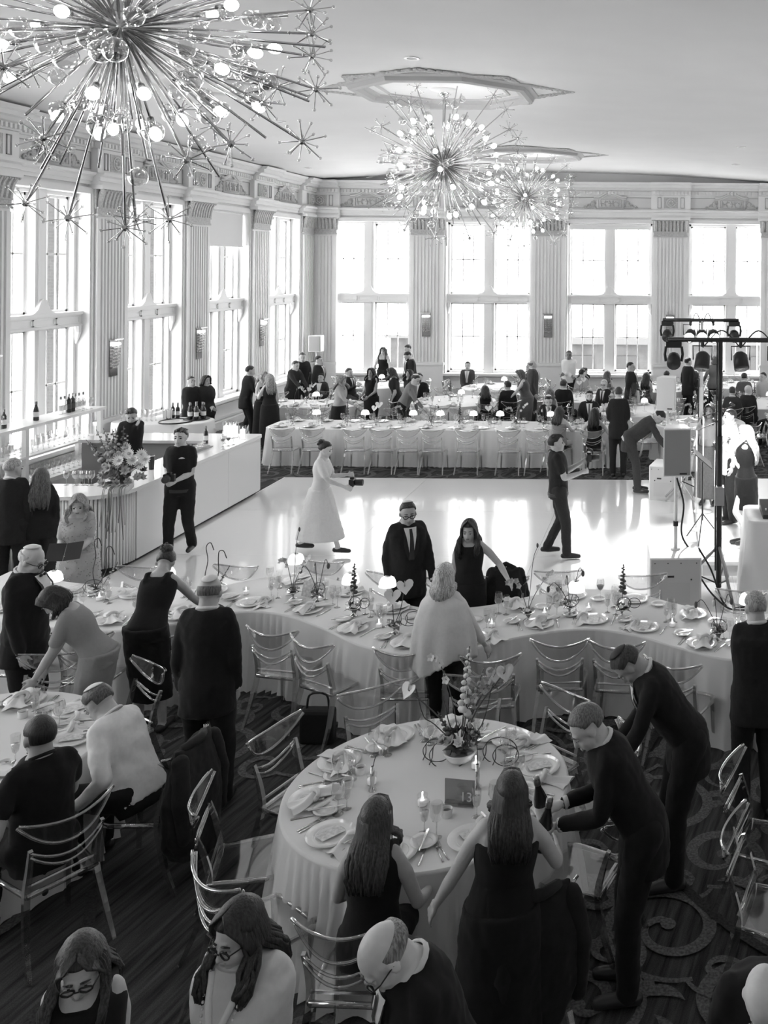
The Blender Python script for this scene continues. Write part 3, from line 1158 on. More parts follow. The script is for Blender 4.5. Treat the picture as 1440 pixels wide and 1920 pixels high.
def make_chair():
    c = thing('acrylic_chair', 'x', 'chair')
    # seat: pane with a rounded front, set in a rim
    w, dp, zs = 0.225, 0.215, 0.45
    pts = [(-w * .86, -dp), (w * .86, -dp), (w, dp * .55), (w * .93, dp * .9), (w * .7, dp), (-w * .7, dp), (-w * .93, dp * .9), (-w, dp * .55)]
    obj('seat', MB().prism(pts, zs - .012, zs + .006), acry, c)
    ring = pts + pts[:1]
    mb = MB()
    mb.tube([(x, y, zs - .012) for x, y in ring], 0.017, 6)
    obj('seat_rim', mb, acry_edge, c, smooth=True)
    for s in (-1, 1):
        obj('front_leg', MB().tube([(s * .2, .185, zs - .01), (s * .205, .195, .22), (s * .215, .205, 0)], [.026, .022, .016], 4, square=True), acry_edge, c)
        # sabre rear leg that runs on up as the back post
        pp = spline([(s * .235, -.36, 0), (s * .22, -.27, .2), (s * .195, -.205, .44), (s * .19, -.23, .6), (s * .2, -.275, .74)], 4)
        obj('rear_leg', MB().tube(pp, [.016 + .009 * math.sin(PI * i / (len(pp) - 1)) for i in range(len(pp))], 4, square=True), acry_edge, c)
    obj('cross_rail', MB().tube([(-.19, -.215, .5), (.19, -.215, .5)], .009, 6), acry_edge, c)
    # crescent top rail: tall in the middle, horned at both ends, bowed backwards

    def crest(u, v):
        x = (u - .5) * 2
        zt = .87 + .045 * abs(x) ** 1.7
        zb = .735 + .165 * abs(x) ** 2.2
        y = -.325 + .075 * (x * x)
        return (x * .265, y - .02 * v, zb + (zt - zb) * v)
    mb = MB()
    mb.grid(crest, 16, 3)
    n = len(mb.v)
    mb2 = MB()
    mb2.v = mb.v + [(a, b - .012, c_) for a, b, c_ in mb.v]
    mb2.f = mb.f + [tuple(reversed([i + n for i in q])) for q in mb.f]
    cr = obj('top_rail', mb2, acry, c, smooth=True)
    mb = MB()
    for v in (0, 1):
        mb.tube([V(crest(i / 16, v)) + V((0, -.006, 0)) for i in range(17)], 0.0095, 6)
    obj('rail_edge', mb, acry_edge, cr, smooth=True)
    for k, (za, dz) in enumerate(((.725, .075), (.70, .10))):
        pts = [(x * .2, -.275 - .035 * (1 - x * x), za - dz * (1 - x * x)) for x in [i / 6 - 1 for i in range(13)]]
        obj('back_swag', MB().tube(pts, .0085, 6), acry_edge, c, smooth=True)
    return c


chair = Proto(make_chair)


def put_chair(x, y, face, label, group):
    """face: direction (degrees, ccw from +X) the sitter looks"""
    return chair.put((x, y, 0.0 if not (DX0 < x < DX1 and DY0 < y < DY1) else .022), R(face - 90), label, group)


# ================================================================ tables and cloths
linen = mat('white_linen', 0.82, 0.85, spec=0.2, bump=0.15, bscale=9.0, sheen=0.2)
linen2 = mat('white_napkin', 0.86, 0.8, spec=0.2)
china = mat('white_china', 0.88, 0.12, spec=0.5)
silver = mat('silver_cutlery', 0.7, 0.18, 1.0)
cardm = mat('menu_card', 0.72, 0.8, noise=0.25, nscale=40)
tablew = mat('table_plywood', 0.35, 0.6)
TZ = 0.76


def cloth_mesh(perim, topq=None, z=TZ, seed=0, amp=0.065, flare=0.10, pleat=0.22):
    rr = random.Random(seed)
    n = len(perim)
    per = [V((p[0], p[1])) for p in perim]
    nor, s, acc = [], [], 0.0
    for i in range(n):
        t = (per[(i + 1) % n] - per[i - 1]).normalized()
        nor.append(V((t.y, -t.x)))
        s.append(acc)
        acc += (per[(i + 1) % n] - per[i]).length
    k = max(8, round(acc / pleat))
    k2 = max(3, round(acc / 0.9))
    ph = rr.uniform(0, 6)
    mb = MB()
    levels = [(0, 0), (.006, .0), (.02, .012), (.08, .02), (.25, .035), (.5, .06), (.75, .08), (1.0, .1)]
    top0 = len(levels) * n
    for t, o in levels:
        for i in range(n):
            a = 2 * PI * s[i] / acc
            w0 = math.sin(k * a + ph + 2.2 * math.sin(k2 * a))
            fold = (1 - 2 * abs(w0) ** .7) + .5 * math.sin(round(k * .37) * a + 2 * ph)
            off = .012 + (flare * .6 + .045) * t + amp * fold * min(1, t * 1.4) * (0.6 + .4 * math.sin(k2 * a + 1))
            q = per[i] + nor[i] * max(.004, off) if t > 0 else per[i]
            mb.v.append((q.x, q.y, z - (z - .006) * t - (.004 if 0 < t < .05 else 0)))
    for j in range(len(levels) - 1):
        for i in range(n):
            i2 = (i + 1) % n
            mb.f.append((j * n + i2, j * n + i, (j + 1) * n + i, (j + 1) * n + i2))
    mb.v += [(p.x, p.y, z) for p in per]
    if topq:
        mb.f += [tuple(i + top0 for i in q) for q in topq]
    else:
        mb.f.append(tuple(range(top0, top0 + n)))
    return mb


def ccw(perim):
    a = sum(perim[i][0] * perim[(i + 1) % len(perim)][1] - perim[(i + 1) % len(perim)][0] * perim[i][1] for i in range(len(perim)))
    return perim if a > 0 else perim[::-1]


def circle(x, y, r, n=220):
    return [(x + r * math.cos(2 * PI * i / n), y + r * math.sin(2 * PI * i / n)) for i in range(n)]


def rrect(x0, x1, y0, y1, r=0.25, step=.035):
    pts = []
    for cx, cy, a in ((x1 - r, y0 + r, -PI / 2), (x1 - r, y1 - r, 0), (x0 + r, y1 - r, PI / 2), (x0 + r, y0 + r, PI)):
        pts += arc((cx, cy), r, a, a + PI / 2, 5)
    out = []
    for i in range(len(pts)):
        a, b = V(pts[i]), V(pts[(i + 1) % len(pts)])
        m = max(1, int((b - a).length / step))
        out += [tuple(a + (b - a) * k / m) for k in range(m)]
    return out


def put_table(perim, c, nm, tlabel, clabel, legs, group=None, topq=None, seed=0):
    t = thing(nm, tlabel, 'table', (c[0], c[1], 0), 0, group)
    inn = [(p[0] + (q[0]) , p[1] + (q[1])) for p, q in zip(perim, [(0, 0)] * len(perim))]
    mb = MB()
    n = len(perim)
    mb.v = [(x - c[0], y - c[1], TZ - .05) for x, y in perim] + [(x - c[0], y - c[1], TZ - .016) for x, y in perim]
    mb.f = [(i, (i + 1) % n, n + (i + 1) % n, n + i) for i in range(n)]
    if topq:
        mb.f += [tuple(reversed(q)) for q in topq] + [tuple(n + i for i in q) for q in topq]
    else:
        mb.f += [tuple(reversed(range(n))), tuple(range(n, 2 * n))]
    obj('tabletop', mb, tablew, t)
    for lx, ly in legs:
        obj('leg', MB().tube([(lx - c[0], ly - c[1], 0), (lx - c[0], ly - c[1], TZ - .05)], .025, 8), chrome, t)
    cl = obj('tablecloth', cloth_mesh(perim, topq, seed=seed), linen, smooth=True)
    tag(cl, clabel, 'tablecloth', 'white floor-length tablecloths')
    return t


# serpentine table: centre line from the photograph's table edge
FE = [(-7.3, 9.35), (-6.4, 9.0), (-5.35, 8.80), (-4.85, 8.88), (-4.25, 9.28), (-3.75, 9.22), (-3.2, 8.86), (-2.75, 8.5), (-2.3, 8.32), (-1.8, 8.42), (-1.35, 8.72), (-.8, 8.92), (-.3, 8.80), (.15, 8.5), (.6, 8.26), (1.2, 8.3), (1.9, 8.7), (2.7, 9.0)]
fe = [V((p.x, p.y)) for p in spline([V((a, b, 0)) for a, b in FE], 20)]
be_ = [p + V((0, 1.08)) for p in fe]
def resample(pts, step=.055):
    out = [pts[0]]
    for a, b in zip(pts, pts[1:]):
        m = max(1, round((b - a).length / step))
        out += [a + (b - a) * k / m for k in range(1, m + 1)]
    return out
n0 = len(fe)
endR = [fe[-1] + (be_[-1] - fe[-1]) * t for t in [k / 18 for k in range(1, 18)]]
endL = [be_[0] + (fe[0] - be_[0]) * t for t in [k / 18 for k in range(1, 18)]]
perim = [tuple(p) for p in fe + endR + be_[::-1] + endL]
N = len(perim)
topq = []
for i in range(n0 - 1):
    a, b = i, i + 1
    c_, d_ = n0 + 17 + (n0 - 1 - (i + 1)), n0 + 17 + (n0 - 1 - i)
    topq.append((a, b, c_, d_))
topq.append(tuple([n0 - 1] + [n0 + k for k in range(17)] + [n0 + 17]))
topq.append(tuple([n0 + 17 + n0 - 1] + [n0 + 17 + n0 + k for k in range(17)] + [0]))
put_table(perim, (-2.5, 9.2), 'serpentine_table', 'long serpentine banquet table along the edge of the dance floor', 'white cloth with deep folds draped over the serpentine table', [(x, y + .55) for x, y in FE[::2]], None, topq, 3)

T13 = (-1.56, 6.24)
TL = (-5.0, 6.62)
ROUND_R = .915
for c, tl, cl, sd in ((T13, 'round banquet table carrying the number 13 sign', 'white cloth over the round table with the number 13 sign', 5), (TL, 'round banquet table beside the man in a black shirt', 'white cloth over the round table beside the man in a black shirt', 8)):
    put_table(circle(c[0], c[1], ROUND_R), c, 'round_table', tl, cl, [(c[0] + .5 * math.cos(a), c[1] + .5 * math.sin(a)) for a in (0.6, 2.2, 3.8, 5.4)], 'round tables near the balcony', None, sd)

# far tables
put_table(rrect(-8.4, -1.0, 19.42, 20.55, .3), (-4.7, 20), 'banquet_table', 'long banquet table at the far edge of the dance floor', 'white cloth over the long table at the far edge of the dance floor', [(x, y) for x in (-8, -6, -4, -1.5) for y in (19.7, 20.3)], None, None, 11)
FAR = [('oval', -8.75, 22.9, 1.25, '', 'by the two embracing women'), ('round', -8.25, 26.5, .95, '', 'before the woman at the window'), ('round', -5.35, 23.5, 1.05, '', 'with tall pale flowers'),
       ('round', -4.75, 26.2, .95, '', 'under the middle window'), ('round', -2.15, 24.4, 1.0, '', 'by the woman in grey'), ('round', -.75, 22.3, 1.0, '', 'behind the dark-suited man'),
       ('round', .75, 20.6, 1.0, '', 'behind the band gear'), ('round', -.2, 26.3, .95, '', 'by the band-light window'), ('round', 2.35, 23.6, 1.05, '', 'by the bald man'), ('round', 2.3, 27.0, .95, '', 'in the far corner')]
for i, (k, x, y, r, _, what) in enumerate(FAR):
    per = circle(x, y, r, 150) if k == 'round' else rrect(x - 1.25, x + 1.25, y - .62, y + .62, .4)
    put_table(per, (x, y), 'round_table' if k == 'round' else 'banquet_table', ('round' if k == 'round' else 'oval') + ' far dining table ' + what, 'white cloth on the ' + ('round' if k == 'round' else 'oval') + ' far table ' + what, [(x + .4 * math.cos(a), y + .4 * math.sin(a)) for a in (.7, 2.3, 3.9, 5.5)], 'far dining tables', None, 20 + i)

# ================================================================ chairs
for k in range(10):
    a = R(52 + 36 * k)
    deg = (52 + 36 * k) % 360
    r = {268: 1.24, 232: 1.16, 304: 1.3, 196: 1.1, 340: 1.12, 16: 1.08}.get(deg, 1.02)
    what = {268: 'under the woman in a sleeveless black top at the number 13 table', 304: 'with a black jacket over its back at the number 13 table', 340: 'beside the man holding bottles', 16: 'tucked in behind the man holding bottles',
            232: 'empty, pulled out beside the woman in black at the number 13 table', 196: 'empty, turned sideways to the number 13 table'}.get(deg)
    put_chair(T13[0] + r * math.cos(a), T13[1] + r * math.sin(a), deg + 180, 'clear acrylic chair ' + (what or 'tucked in at the far side of the number 13 table'), 'chairs around the number 13 table')
for deg, r, what in ((-34, 1.38, 'under the seated man in a black shirt'), (-5, 1.42, 'with a long black coat over its back'), (56, 1.05, 'behind the bending man in a white shirt'), (98, 1.02, 'beside the man in a tuxedo at the round table'), (140, 1.02, 'across the round table from the man in a black shirt'), (190, 1.05, 'at the far edge of the round table with dark drinks')):
    put_chair(TL[0] + r * math.cos(R(deg)), TL[1] + r * math.sin(R(deg)), deg + 180, 'clear acrylic chair ' + what, 'chairs around the round table with dark drinks')
for x, y, f in ((-5.22, 8.62, 95), (-4.55, 8.68, 100), (-3.5, 8.75, 78), (-2.98, 8.48, 62), (-2.26, 8.35, 92), (-1.5, 8.22, 95), (-.93, 8.56, 92), (-.39, 8.53, 84), (.18, 8.12, 68), (-6.0, 8.75, 88), (1.0, 7.95, 95)):
    put_chair(x, y, f, 'clear acrylic chair drawn up to the carpet side of the serpentine table', 'chairs on the carpet side of the serpentine table')
for x, y, f, what in ((-4.73, 9.95, 262, None), (-3.85, 10.12, 262, None), (-3.06, 9.72, 250, None), (-1.12, 9.85, 275, None), (-.18, 9.75, 280, None), (.75, 9.3, 262, 'in front of the light-stand tripod'), (-1.7, 9.65, 270, 'with a black shawl over its back by the serpentine table'), (-5.7, 9.9, 270, None), (-2.3, 9.6, 270, None)):
    put_chair(x, y, f, 'clear acrylic chair ' + (what or 'on the dance-floor side of the serpentine table'), 'chairs on the dance-floor side of the serpentine table')
for x, y, f, what in ((.73, 6.15, -20, 'turned away beside the grey-haired man'), (.70, 5.48, -18, 'turned away, standing on the scrolled carpet')):
    put_chair(x, y, f, 'clear acrylic chair ' + what, 'side chairs on the scrolled carpet')
# ================================================================ people
def skin(v):
    return mat('skin_%02d' % int(v * 100), v, 0.5, spec=0.35, noise=0.05, nscale=25)


def cloth(v, rough=0.85):
    return mat('cloth_%03d_%d' % (int(v * 1000), int(rough * 100)), v, rough, spec=0.25, sheen=0.05 if v < .1 else 0.15, noise=0.12 if v < .2 else 0.03, nscale=45, bump=0.25, bscale=14)


hair_mats = {}


def hairmat(v):
    if v in hair_mats:
        return hair_mats[v]
    m = bpy.data.materials.new('hair_%03d' % int(v * 1000))
    m.use_nodes = True
    nt = m.node_tree
    b = nt.nodes['Principled BSDF']
    b.inputs['Roughness'].default_value = 0.45
    b.inputs['Specular IOR Level'].default_value = 0.4
    tc = nt.nodes.new('ShaderNodeTexCoord')
    mp = nt.nodes.new('ShaderNodeMapping')
    mp.inputs['Scale'].default_value = (1, 1, 0.12)
    n = nt.nodes.new('ShaderNodeTexNoise')
    n.inputs['Scale'].default_value = 130
    r = nt.nodes.new('ShaderNodeMapRange')
    r.inputs[1].default_value, r.inputs[2].default_value = 0.35, 0.65
    r.inputs[3].default_value, r.inputs[4].default_value = v * 0.55, min(1, v * 1.6)
    bp = nt.nodes.new('ShaderNodeBump')
    bp.inputs['Strength'].default_value = 0.5
    bp.inputs['Distance'].default_value = 0.006
    L = nt.links.new
    L(tc.outputs['Object'], mp.inputs[0]); L(mp.outputs[0], n.inputs['Vector']); L(n.outputs['Fac'], r.inputs[0])
    L(r.outputs[0], b.inputs['Base Color']); L(n.outputs['Fac'], bp.inputs['Height']); L(bp.outputs[0], b.inputs['Normal'])
    hair_mats[v] = m
    return m


black_m = mat('black_plastic', 0.02, 0.3)
eye_m = mat('dark_eye', 0.03, 0.15)
eyew_m = mat('eye_white', 0.7, 0.25)
shoe_m = mat('black_leather', 0.03, 0.35)


def ik(a, c, l1, l2, hint):
    d = c - a
    L = min(d.length, (l1 + l2) * .995)
    dn = d.normalized()
    c2 = a + dn * L
    x = (l1 * l1 - l2 * l2 + L * L) / (2 * L)
    hgt = math.sqrt(max(0, l1 * l1 - x * x))
    h = hint - dn * hint.dot(dn)
    h = h.normalized() if h.length > 1e-6 else V((0, 0, 1))
    return a + dn * x + h * hgt, c2


def limb(mb, pts, rad, n=12, flat=1.0, up=None):
    """tapered limb with rounded ends"""
    pts = [V(p) for p in pts]
    a = (pts[0] - pts[1]).normalized()
    b = (pts[-1] - pts[-2]).normalized()
    q = [pts[0] + a * rad[0] * .85, pts[0] + a * rad[0] * .5] + pts + [pts[-1] + b * rad[-1] * .5, pts[-1] + b * rad[-1] * .85]
    r = [rad[0] * .4, rad[0] * .82] + list(rad) + [rad[-1] * .82, rad[-1] * .4]
    return mb.tube(q, r, n, flat, up)


def hand(mb, p, d, nrm, k, curl, side):
    d = d.normalized()
    nrm = (nrm - d * nrm.dot(d)).normalized()
    s = d.cross(nrm) * side            # towards the thumb
    mb.ball(p + d * .045 * k, (.052 * k, .042 * k, .018 * k), 10, 6, (d, s, nrm))
    for j, (o, L) in enumerate(((.036, .072), (.013, .082), (-.011, .077), (-.035, .060))):
        q = p + d * .078 * k + s * o * k
        pts, dd = [q], d.copy()
        for sg in range(3):
            ang = curl * (.55 + .25 * sg)
            dd = (dd * math.cos(ang) + nrm * math.sin(ang)).normalized() if sg else (d * math.cos(curl * .5) + nrm * math.sin(curl * .5)).normalized()
            q = q + (dd + s * o * 3.0) * (L * k / 3 * (1.15 - .15 * sg))
            pts.append(q)
        limb(mb, pts, [.0094 * k, .0086 * k, .0080 * k, .0068 * k], 8)
    q = p + d * .022 * k + s * .03 * k
    e = (d * .75 + s * .6 + nrm * (.25 + .4 * curl)).normalized()
    limb(mb, [q, q + e * .034 * k, q + (e * .055 + d * .012 + nrm * .012 * curl) * k], [.0125 * k, .0108 * k, .0085 * k], 8)


FOLD = bpy.data.textures.new('cloth_folds', 'CLOUDS')
FOLD.noise_scale = 0.11


def remesh(o, vox, it=2, fac=.5, fold=0.0):
    m = o.modifiers.new('remesh', 'REMESH')
    m.mode = 'VOXEL'
    m.voxel_size = vox
    m.use_smooth_shade = True
    s = o.modifiers.new('smooth', 'SMOOTH')
    s.factor = fac
    s.iterations = it
    if fold:
        d = o.modifiers.new('folds', 'DISPLACE')
        d.texture = FOLD
        d.texture_coords = 'LOCAL'
        d.strength = fold
        d.mid_level = 0.5
    return o


TORSO = {'m': [(-.10, .12, .10), (0, .156, .118), (.1, .148, .116), (.2, .145, .114), (.32, .160, .122), (.42, .166, .114), (.475, .145, .092), (.52, .085, .07), (.55, .058, .056)],
         'f': [(-.10, .12, .10), (0, .176, .128), (.1, .148, .108), (.18, .128, .098), (.30, .146, .128), (.355, .150, .126), (.42, .155, .098), (.475, .125, .08), (.52, .06, .058), (.55, .048, .05)]}


def person(label, x, y, face, h=1.75, sex='m', top='suit', tv=.03, bottom='trousers', bv=None, skn=.42, lean=0, side=0, head=(0, 0, 0), aL=None, aR=None, sit=False, stride=0.0,
           hair='short', hv=.03, hl=.3, acc=(), det=0, fat=1.0, seat=.46, curl=(.35, .35), group=None, z=0.0, shirt=.8, tie=None, skirt=None, spread=.1, palms=None, name='person', twist=0, foot=None):
    k = h / 1.678
    skn = min(.78, skn * 1.32)
    root = thing('person', label, 'person', (x, y, z), R(face - 90), group)
    vb, vc = {0: (.022, .025), 1: (.0125, .017), 2: (.0082, .0145)}[det]
    seg = {0: 10, 1: 12, 2: 16}[det]
    rnd = random.Random(hash(label) % 9999 if False else len(label) * 131 + int(abs(x) * 97 + y * 53))
    S = skin(skn)
    bv = tv if bv is None else bv
    # ---- skeleton (local: x right, y forward, z up)
    pz = (seat + .105 * k) if sit else .94 * k * (1 - .02 * abs(stride))
    pel = V((0, 0, pz))
    if not sit and lean:
        pel.y -= math.sin(R(lean)) * .2 * k
    le, sd = R(lean), R(side)
    up = V((math.sin(sd), math.sin(le) * math.cos(sd), math.cos(le) * math.cos(sd))).normalized()
    rt = V((1, 0, 0))
    rt = (rt - up * rt.dot(up)).normalized()
    fw = up.cross(rt).normalized()
    if twist:
        q = Matrix.Rotation(R(twist), 3, up)
        rt, fw = q @ rt, q @ fw
    sp_ = lambda t: pel + up * (t * k) + fw * (.018 * k * math.sin(PI * min(1, max(0, t / .55))))
    neck = sp_(.525)
    sw = (.160 if sex == 'm' else .136) * k * (1 + (fat - 1) * .4)
    sh = {s: sp_(.455) + rt * (s * sw) - fw * .008 for s in (-1, 1)}
    # head frame
    hp, hy, hr = R(head[0]), R(head[1]), R(head[2])
    M = Matrix.Rotation(hy, 3, up)
    hf, hrt = M @ fw, M @ rt
    M = Matrix.Rotation(-hp, 3, hrt)
    hf = M @ hf
    hu = hrt.cross(hf).normalized()
    if hr:
        M = Matrix.Rotation(hr, 3, hf)
        hrt, hu = M @ hrt, M @ hu
    hk = k * (1.0 if sex == 'm' else .96)
    hc = neck + up * .008 * k + hu * .093 * hk + hf * .015 * k
    A = (hrt, hf, hu)
    hpnt = lambda a, b, c: hc + (hrt * a + hf * b + hu * c) * hk
    # arms
    l1, l2 = .295 * k, .255 * k
    elb, wri = {}, {}
    for s, tgt in ((-1, aL), (1, aR)):
        if tgt is None:
            tgt = sh[s] + V((s * .022, .05, -.535)) * k
        elif tgt == 'lap':
            tgt = pel + V((s * .07, .27, .07)) * k
        elif tgt == 'table':
            tgt = V((s * .16, .42, .80))
        elif tgt == 'clasp':
            tgt = pel + V((s * .015, .19, .06)) * k
        elif tgt == 'hip':
            tgt = pel + V((s * .2, .02, .08)) * k
        else:
            tgt = V(tgt)
        hint = V((s * .30, -.85, -.4))
        elb[s], wri[s] = ik(sh[s], tgt, l1, l2, hint)
    # legs
    hip = {s: pel + V((s * .09 * k, 0, -.02)) for s in (-1, 1)}
    kne, ank = {}, {}
    for s in (-1, 1):
        if sit:
            kne[s] = hip[s] + V((s * .05, .42 * k, -.03))
            ank[s] = V((s * .15, .36 * k + (.05 if s > 0 else 0), .085))
            if foot:
                ank[s].y += foot
        else:
            a = V((s * spread * k, s * stride * .5 * k, .085 + (.05 if stride and s * stride < 0 else 0)))
            kne[s], ank[s] = ik(hip[s], a, .43 * k, .415 * k, V((s * .1, 1, 0)))
    # ---- body: one continuous surface
    mb = MB()
    rings = []
    for t, rx, ry in TORSO[sex]:
        c = sp_(t)
        w = 1 + (fat - 1) * (1 if t < .45 else .3)
        rings.append([c + rt * (rx * k * w * math.cos(2 * PI * i / seg)) + fw * (ry * k * w * math.sin(2 * PI * i / seg)) for i in range(seg)])
    mb.loft(rings)
    for s in (-1, 1):
        f = 1 if sex == 'm' else .86
        f2 = f * (1 + (fat - 1) * .6)
        ag = .78 if top in ('suit', 'tux', 'shirt', 'blouse', 'sweater', 'vest_shirt') else 1
        limb(mb, [sh[s] - rt * (s * .03), sh[s] * .6 + elb[s] * .4, elb[s]], [.056 * k * f2 * ag, .049 * k * f2 * ag, .041 * k * f2 * ag], seg)
        limb(mb, [elb[s], elb[s] * .65 + wri[s] * .35, wri[s]], [.040 * k * f2 * ag, .041 * k * f2 * ag, .026 * k * f], seg)
        d = (wri[s] - elb[s]).normalized()
        nrm = V((-s, .2, 0)) if palms is None else V(palms)
        if abs(nrm.normalized().dot(d)) > .95:
            nrm = V((0, 0, -1))
        cu = curl[0] if s < 0 else curl[1]
        if det == 0:
            hand(mb, wri[s], d, nrm, k * 1.12, cu, -s if False else (1 if (d.cross(nrm)).y > 0 else -1))
        else:
            hand(mb, wri[s], d, nrm, k, cu, 1 if (d.cross(nrm)).y + .3 * (d.cross(nrm)).z > 0 else -1)
        lg = .72 if bottom == 'trousers' else (.8 if skirt is not None and skirt < .3 else 1)
        if bottom == 'trousers':          # wholly inside the trousers and shoes
            continue
        limb(mb, [hip[s], hip[s] * .5 + kne[s] * .5, kne[s]], [.092 * k * f2 * lg, .078 * k * f2 * lg, .056 * k * lg], seg)
        limb(mb, [kne[s], kne[s] * .68 + ank[s] * .32 + V((0, -.018, 0)), ank[s]], [.054 * k * lg, .055 * k * f * lg, .035 * k], seg)
        limb(mb, [ank[s] + V((0, -.03, -.03)), ank[s] + V((s * .01, .13 * k, -.05))], [.036 * k, .03 * k], 8)
    nr = (.060 if sex == 'm' else .050) * k * (1 + (fat - 1) * .5)
    limb(mb, [neck - up * .03, hpnt(0, -.02, -.03)], [nr * 1.1, nr * .96], seg)
    for s in (-1, 1) if top in ('sleeveless', 'strapless', 'dress_sleeves', 'polo') else ():
        limb(mb, [neck + rt * (s * .03 * k) - up * .012 * k, sh[s] - rt * (s * .045 * k) + up * .02 * k], [.036 * k, .034 * k], 8)
    # head: cranium, face, jaw, nose, brow, ears
    mb.ball(hpnt(0, -.012, .028), (.076 * hk, .096 * hk, .090 * hk), 16, 10, A)
    mb.ball(hpnt(0, .028, -.038), (.062 * hk, .066 * hk, .078 * hk), 14, 8, A)
    mb.ball(hpnt(0, .058, -.092), (.030 * hk, .028 * hk, .024 * hk), 8, 6, A)
    mb.ball(hpnt(0, .078, .022), (.046 * hk, .016 * hk, .013 * hk), 10, 6, A)
    for s in (-1, 1):
        mb.ball(hpnt(s * .036, .062, -.03), (.022 * hk, .02 * hk, .02 * hk), 8, 6, A)
        mb.ball(hpnt(s * .077, -.005, -.005), (.011 * hk, .021 * hk, .032 * hk), 8, 6, A)
    limb(mb, [hpnt(0, .088, .016), hpnt(0, .102, -.012), hpnt(0, .106, -.026)], [.009 * hk, .0105 * hk, .0145 * hk], 8)
    mb.ball(hpnt(0, .088, -.058), (.022 * hk, .011 * hk, .012 * hk), 8, 6, A)
    body = remesh(obj('body', mb, S, root), vb, 2 if det else 1)
    # facial features
    if det or 'face' in acc or math.sin(R(face + head[1])) < .25:
        for s in (-1, 1):
            e = obj('eye', MB().ball(hpnt(s * .031, .080, .004), (.0155 * hk, .009 * hk, .0075 * hk), 10, 6, A), eyew_m if det == 2 else eye_m, root, smooth=True)
            if det == 2:
                obj('iris', MB().ball(hpnt(s * .031, .0865, .003), (.0068 * hk, .0048 * hk, .0068 * hk), 8, 6, A), eye_m, e, smooth=True)
                obj('eyelid', MB().tube([hpnt(s * (.031 + q * .017), .0855 - abs(q) * .006, .011 - .005 * q * q) for q in (-1, -.5, 0, .5, 1)], .0035 * hk, 6), skin(skn * .6), e, smooth=True)
            obj('eyebrow', MB().tube([hpnt(s * .013, .092, .031), hpnt(s * .032, .091, .034), hpnt(s * .05, .08, .026)], [.004 * hk, .0045 * hk, .002 * hk], 6), hairmat(hv), root, smooth=True)
        lip = MB().ball(hpnt(0, .095, -.0545), (.023 * hk, .0075 * hk, .0055 * hk), 10, 6, A).ball(hpnt(0, .0945, -.0635), (.019 * hk, .0075 * hk, .0055 * hk), 10, 6, A)
        obj('lips', lip, skin(skn * (.55 if sex == 'f' else .75)), root, smooth=True)
    # ---- hair
    HM = hairmat(hv)

    def shell(keep, grow=1.0, n=None, m=None):
        n = n or {0: 22, 1: 34, 2: 48}[det]
        m = m or {0: 14, 1: 22, 2: 32}[det]
        b = MB()
        b.ball((0, 0, 0), 1, n, m)
        out = []
        for q in b.v:
            q = V(q)
            s = keep(q.x, q.y, q.z)
            s = (1.0 if s else .72) if isinstance(s, bool) else .72 + .28 * max(0, min(1, s / .16 + .5))
            j = 1 + (rnd.uniform(-.01, .016) if s == 1.0 else 0)
            out.append(tuple(hpnt(q.x * .0825 * s * grow * j, -.014 + q.y * .1035 * s * grow * j, .030 + q.z * .097 * s * grow * j)))
        b.v = out
        return b
    def hl_line(b, top_, low):
        """hairline height on the unit skull against front-back position"""
        pts = [(1.0, top_ + .1), (.75, top_ + .06), (.5, top_ - .06), (.3, .08), (.12, -.12), (-.05, -.2), (-.25, low), (-1.01, low)]
        for (b0, c0), (b1, c1) in zip(pts, pts[1:]):
            if b <= b0 and b >= b1:
                return c1 + (c0 - c1) * (b - b1) / (b0 - b1)
        return top_
    short_keep = lambda a, b, c: min(c - hl_line(b, .5, -.55), 1 if not (abs(a) > .75 and -.3 < b < .3) else c - .02)
    hb = None
    if hair == 'short':
        hb = shell(short_keep, 1.02)
    elif hair == 'crop':
        hb = shell(short_keep, .975)
    elif hair == 'bald':
        hb = shell(lambda a, b, c: min(c + .55, .28 - c, .18 - b), .985)
    elif hair == 'quiff':
        hb = shell(short_keep, 1.05)
        for j in range(26):
            a, b0 = rnd.uniform(-.06, .06), rnd.uniform(-.05, .07)
            hb.tube([hpnt(a, b0 - .03, .112 - abs(a) * .35), hpnt(a * 1.05, b0, .128 - abs(a) * .5), hpnt(a * 1.1, b0 + .03, .118 - abs(a) * .5 - max(0, b0) * .3)], [.014 * hk, .012 * hk, .004 * hk], 5)
    elif hair == 'updo':
        hb = shell(lambda a, b, c: c - hl_line(b, .42, -.6), 1.03)
        hb.ball(hpnt(0, -.1, .085), (.055 * hk, .05 * hk, .05 * hk), 10, 7, A)
        for j in range(16):
            t = rnd.uniform(0, 6.28)
            hb.ball(hpnt(.045 * math.cos(t), -.1 + rnd.uniform(-.03, .03), .085 + .045 * math.sin(t)), .018 * hk, 6, 4)
    elif hair in ('long', 'bob', 'curly'):
        hb = shell(lambda a, b, c: c - hl_line(b, .42, -.75), 1.05 if hair != 'curly' else 1.13)
        ns = {0: 16, 1: 44, 2: 190}[det]
        for j in range(ns):
            az = -PI / 2 + (j / (ns - 1) - .5) * R(300) + rnd.uniform(-.05, .05)
            ca, sa = math.cos(az), math.sin(az)
            if sa > .55:
                continue
            q0 = hpnt(ca * .05, -.014 + sa * .06, .105)
            q1 = hpnt(ca * .088, -.014 + sa * .106, .03)
            q2 = hpnt(ca * .095, -.02 + sa * .108, -.05)
            pts = [q0, q1, q2]
            L = hl * k * rnd.uniform(.85, 1.1)
            out = (q2 - hc)
            out.z = 0
            out = out.normalized() if out.length > 1e-6 else -fw
            rel = q2 - sp_(.45)
            dep = rel.dot(fw)
            if sa > -.1:
                L *= .62
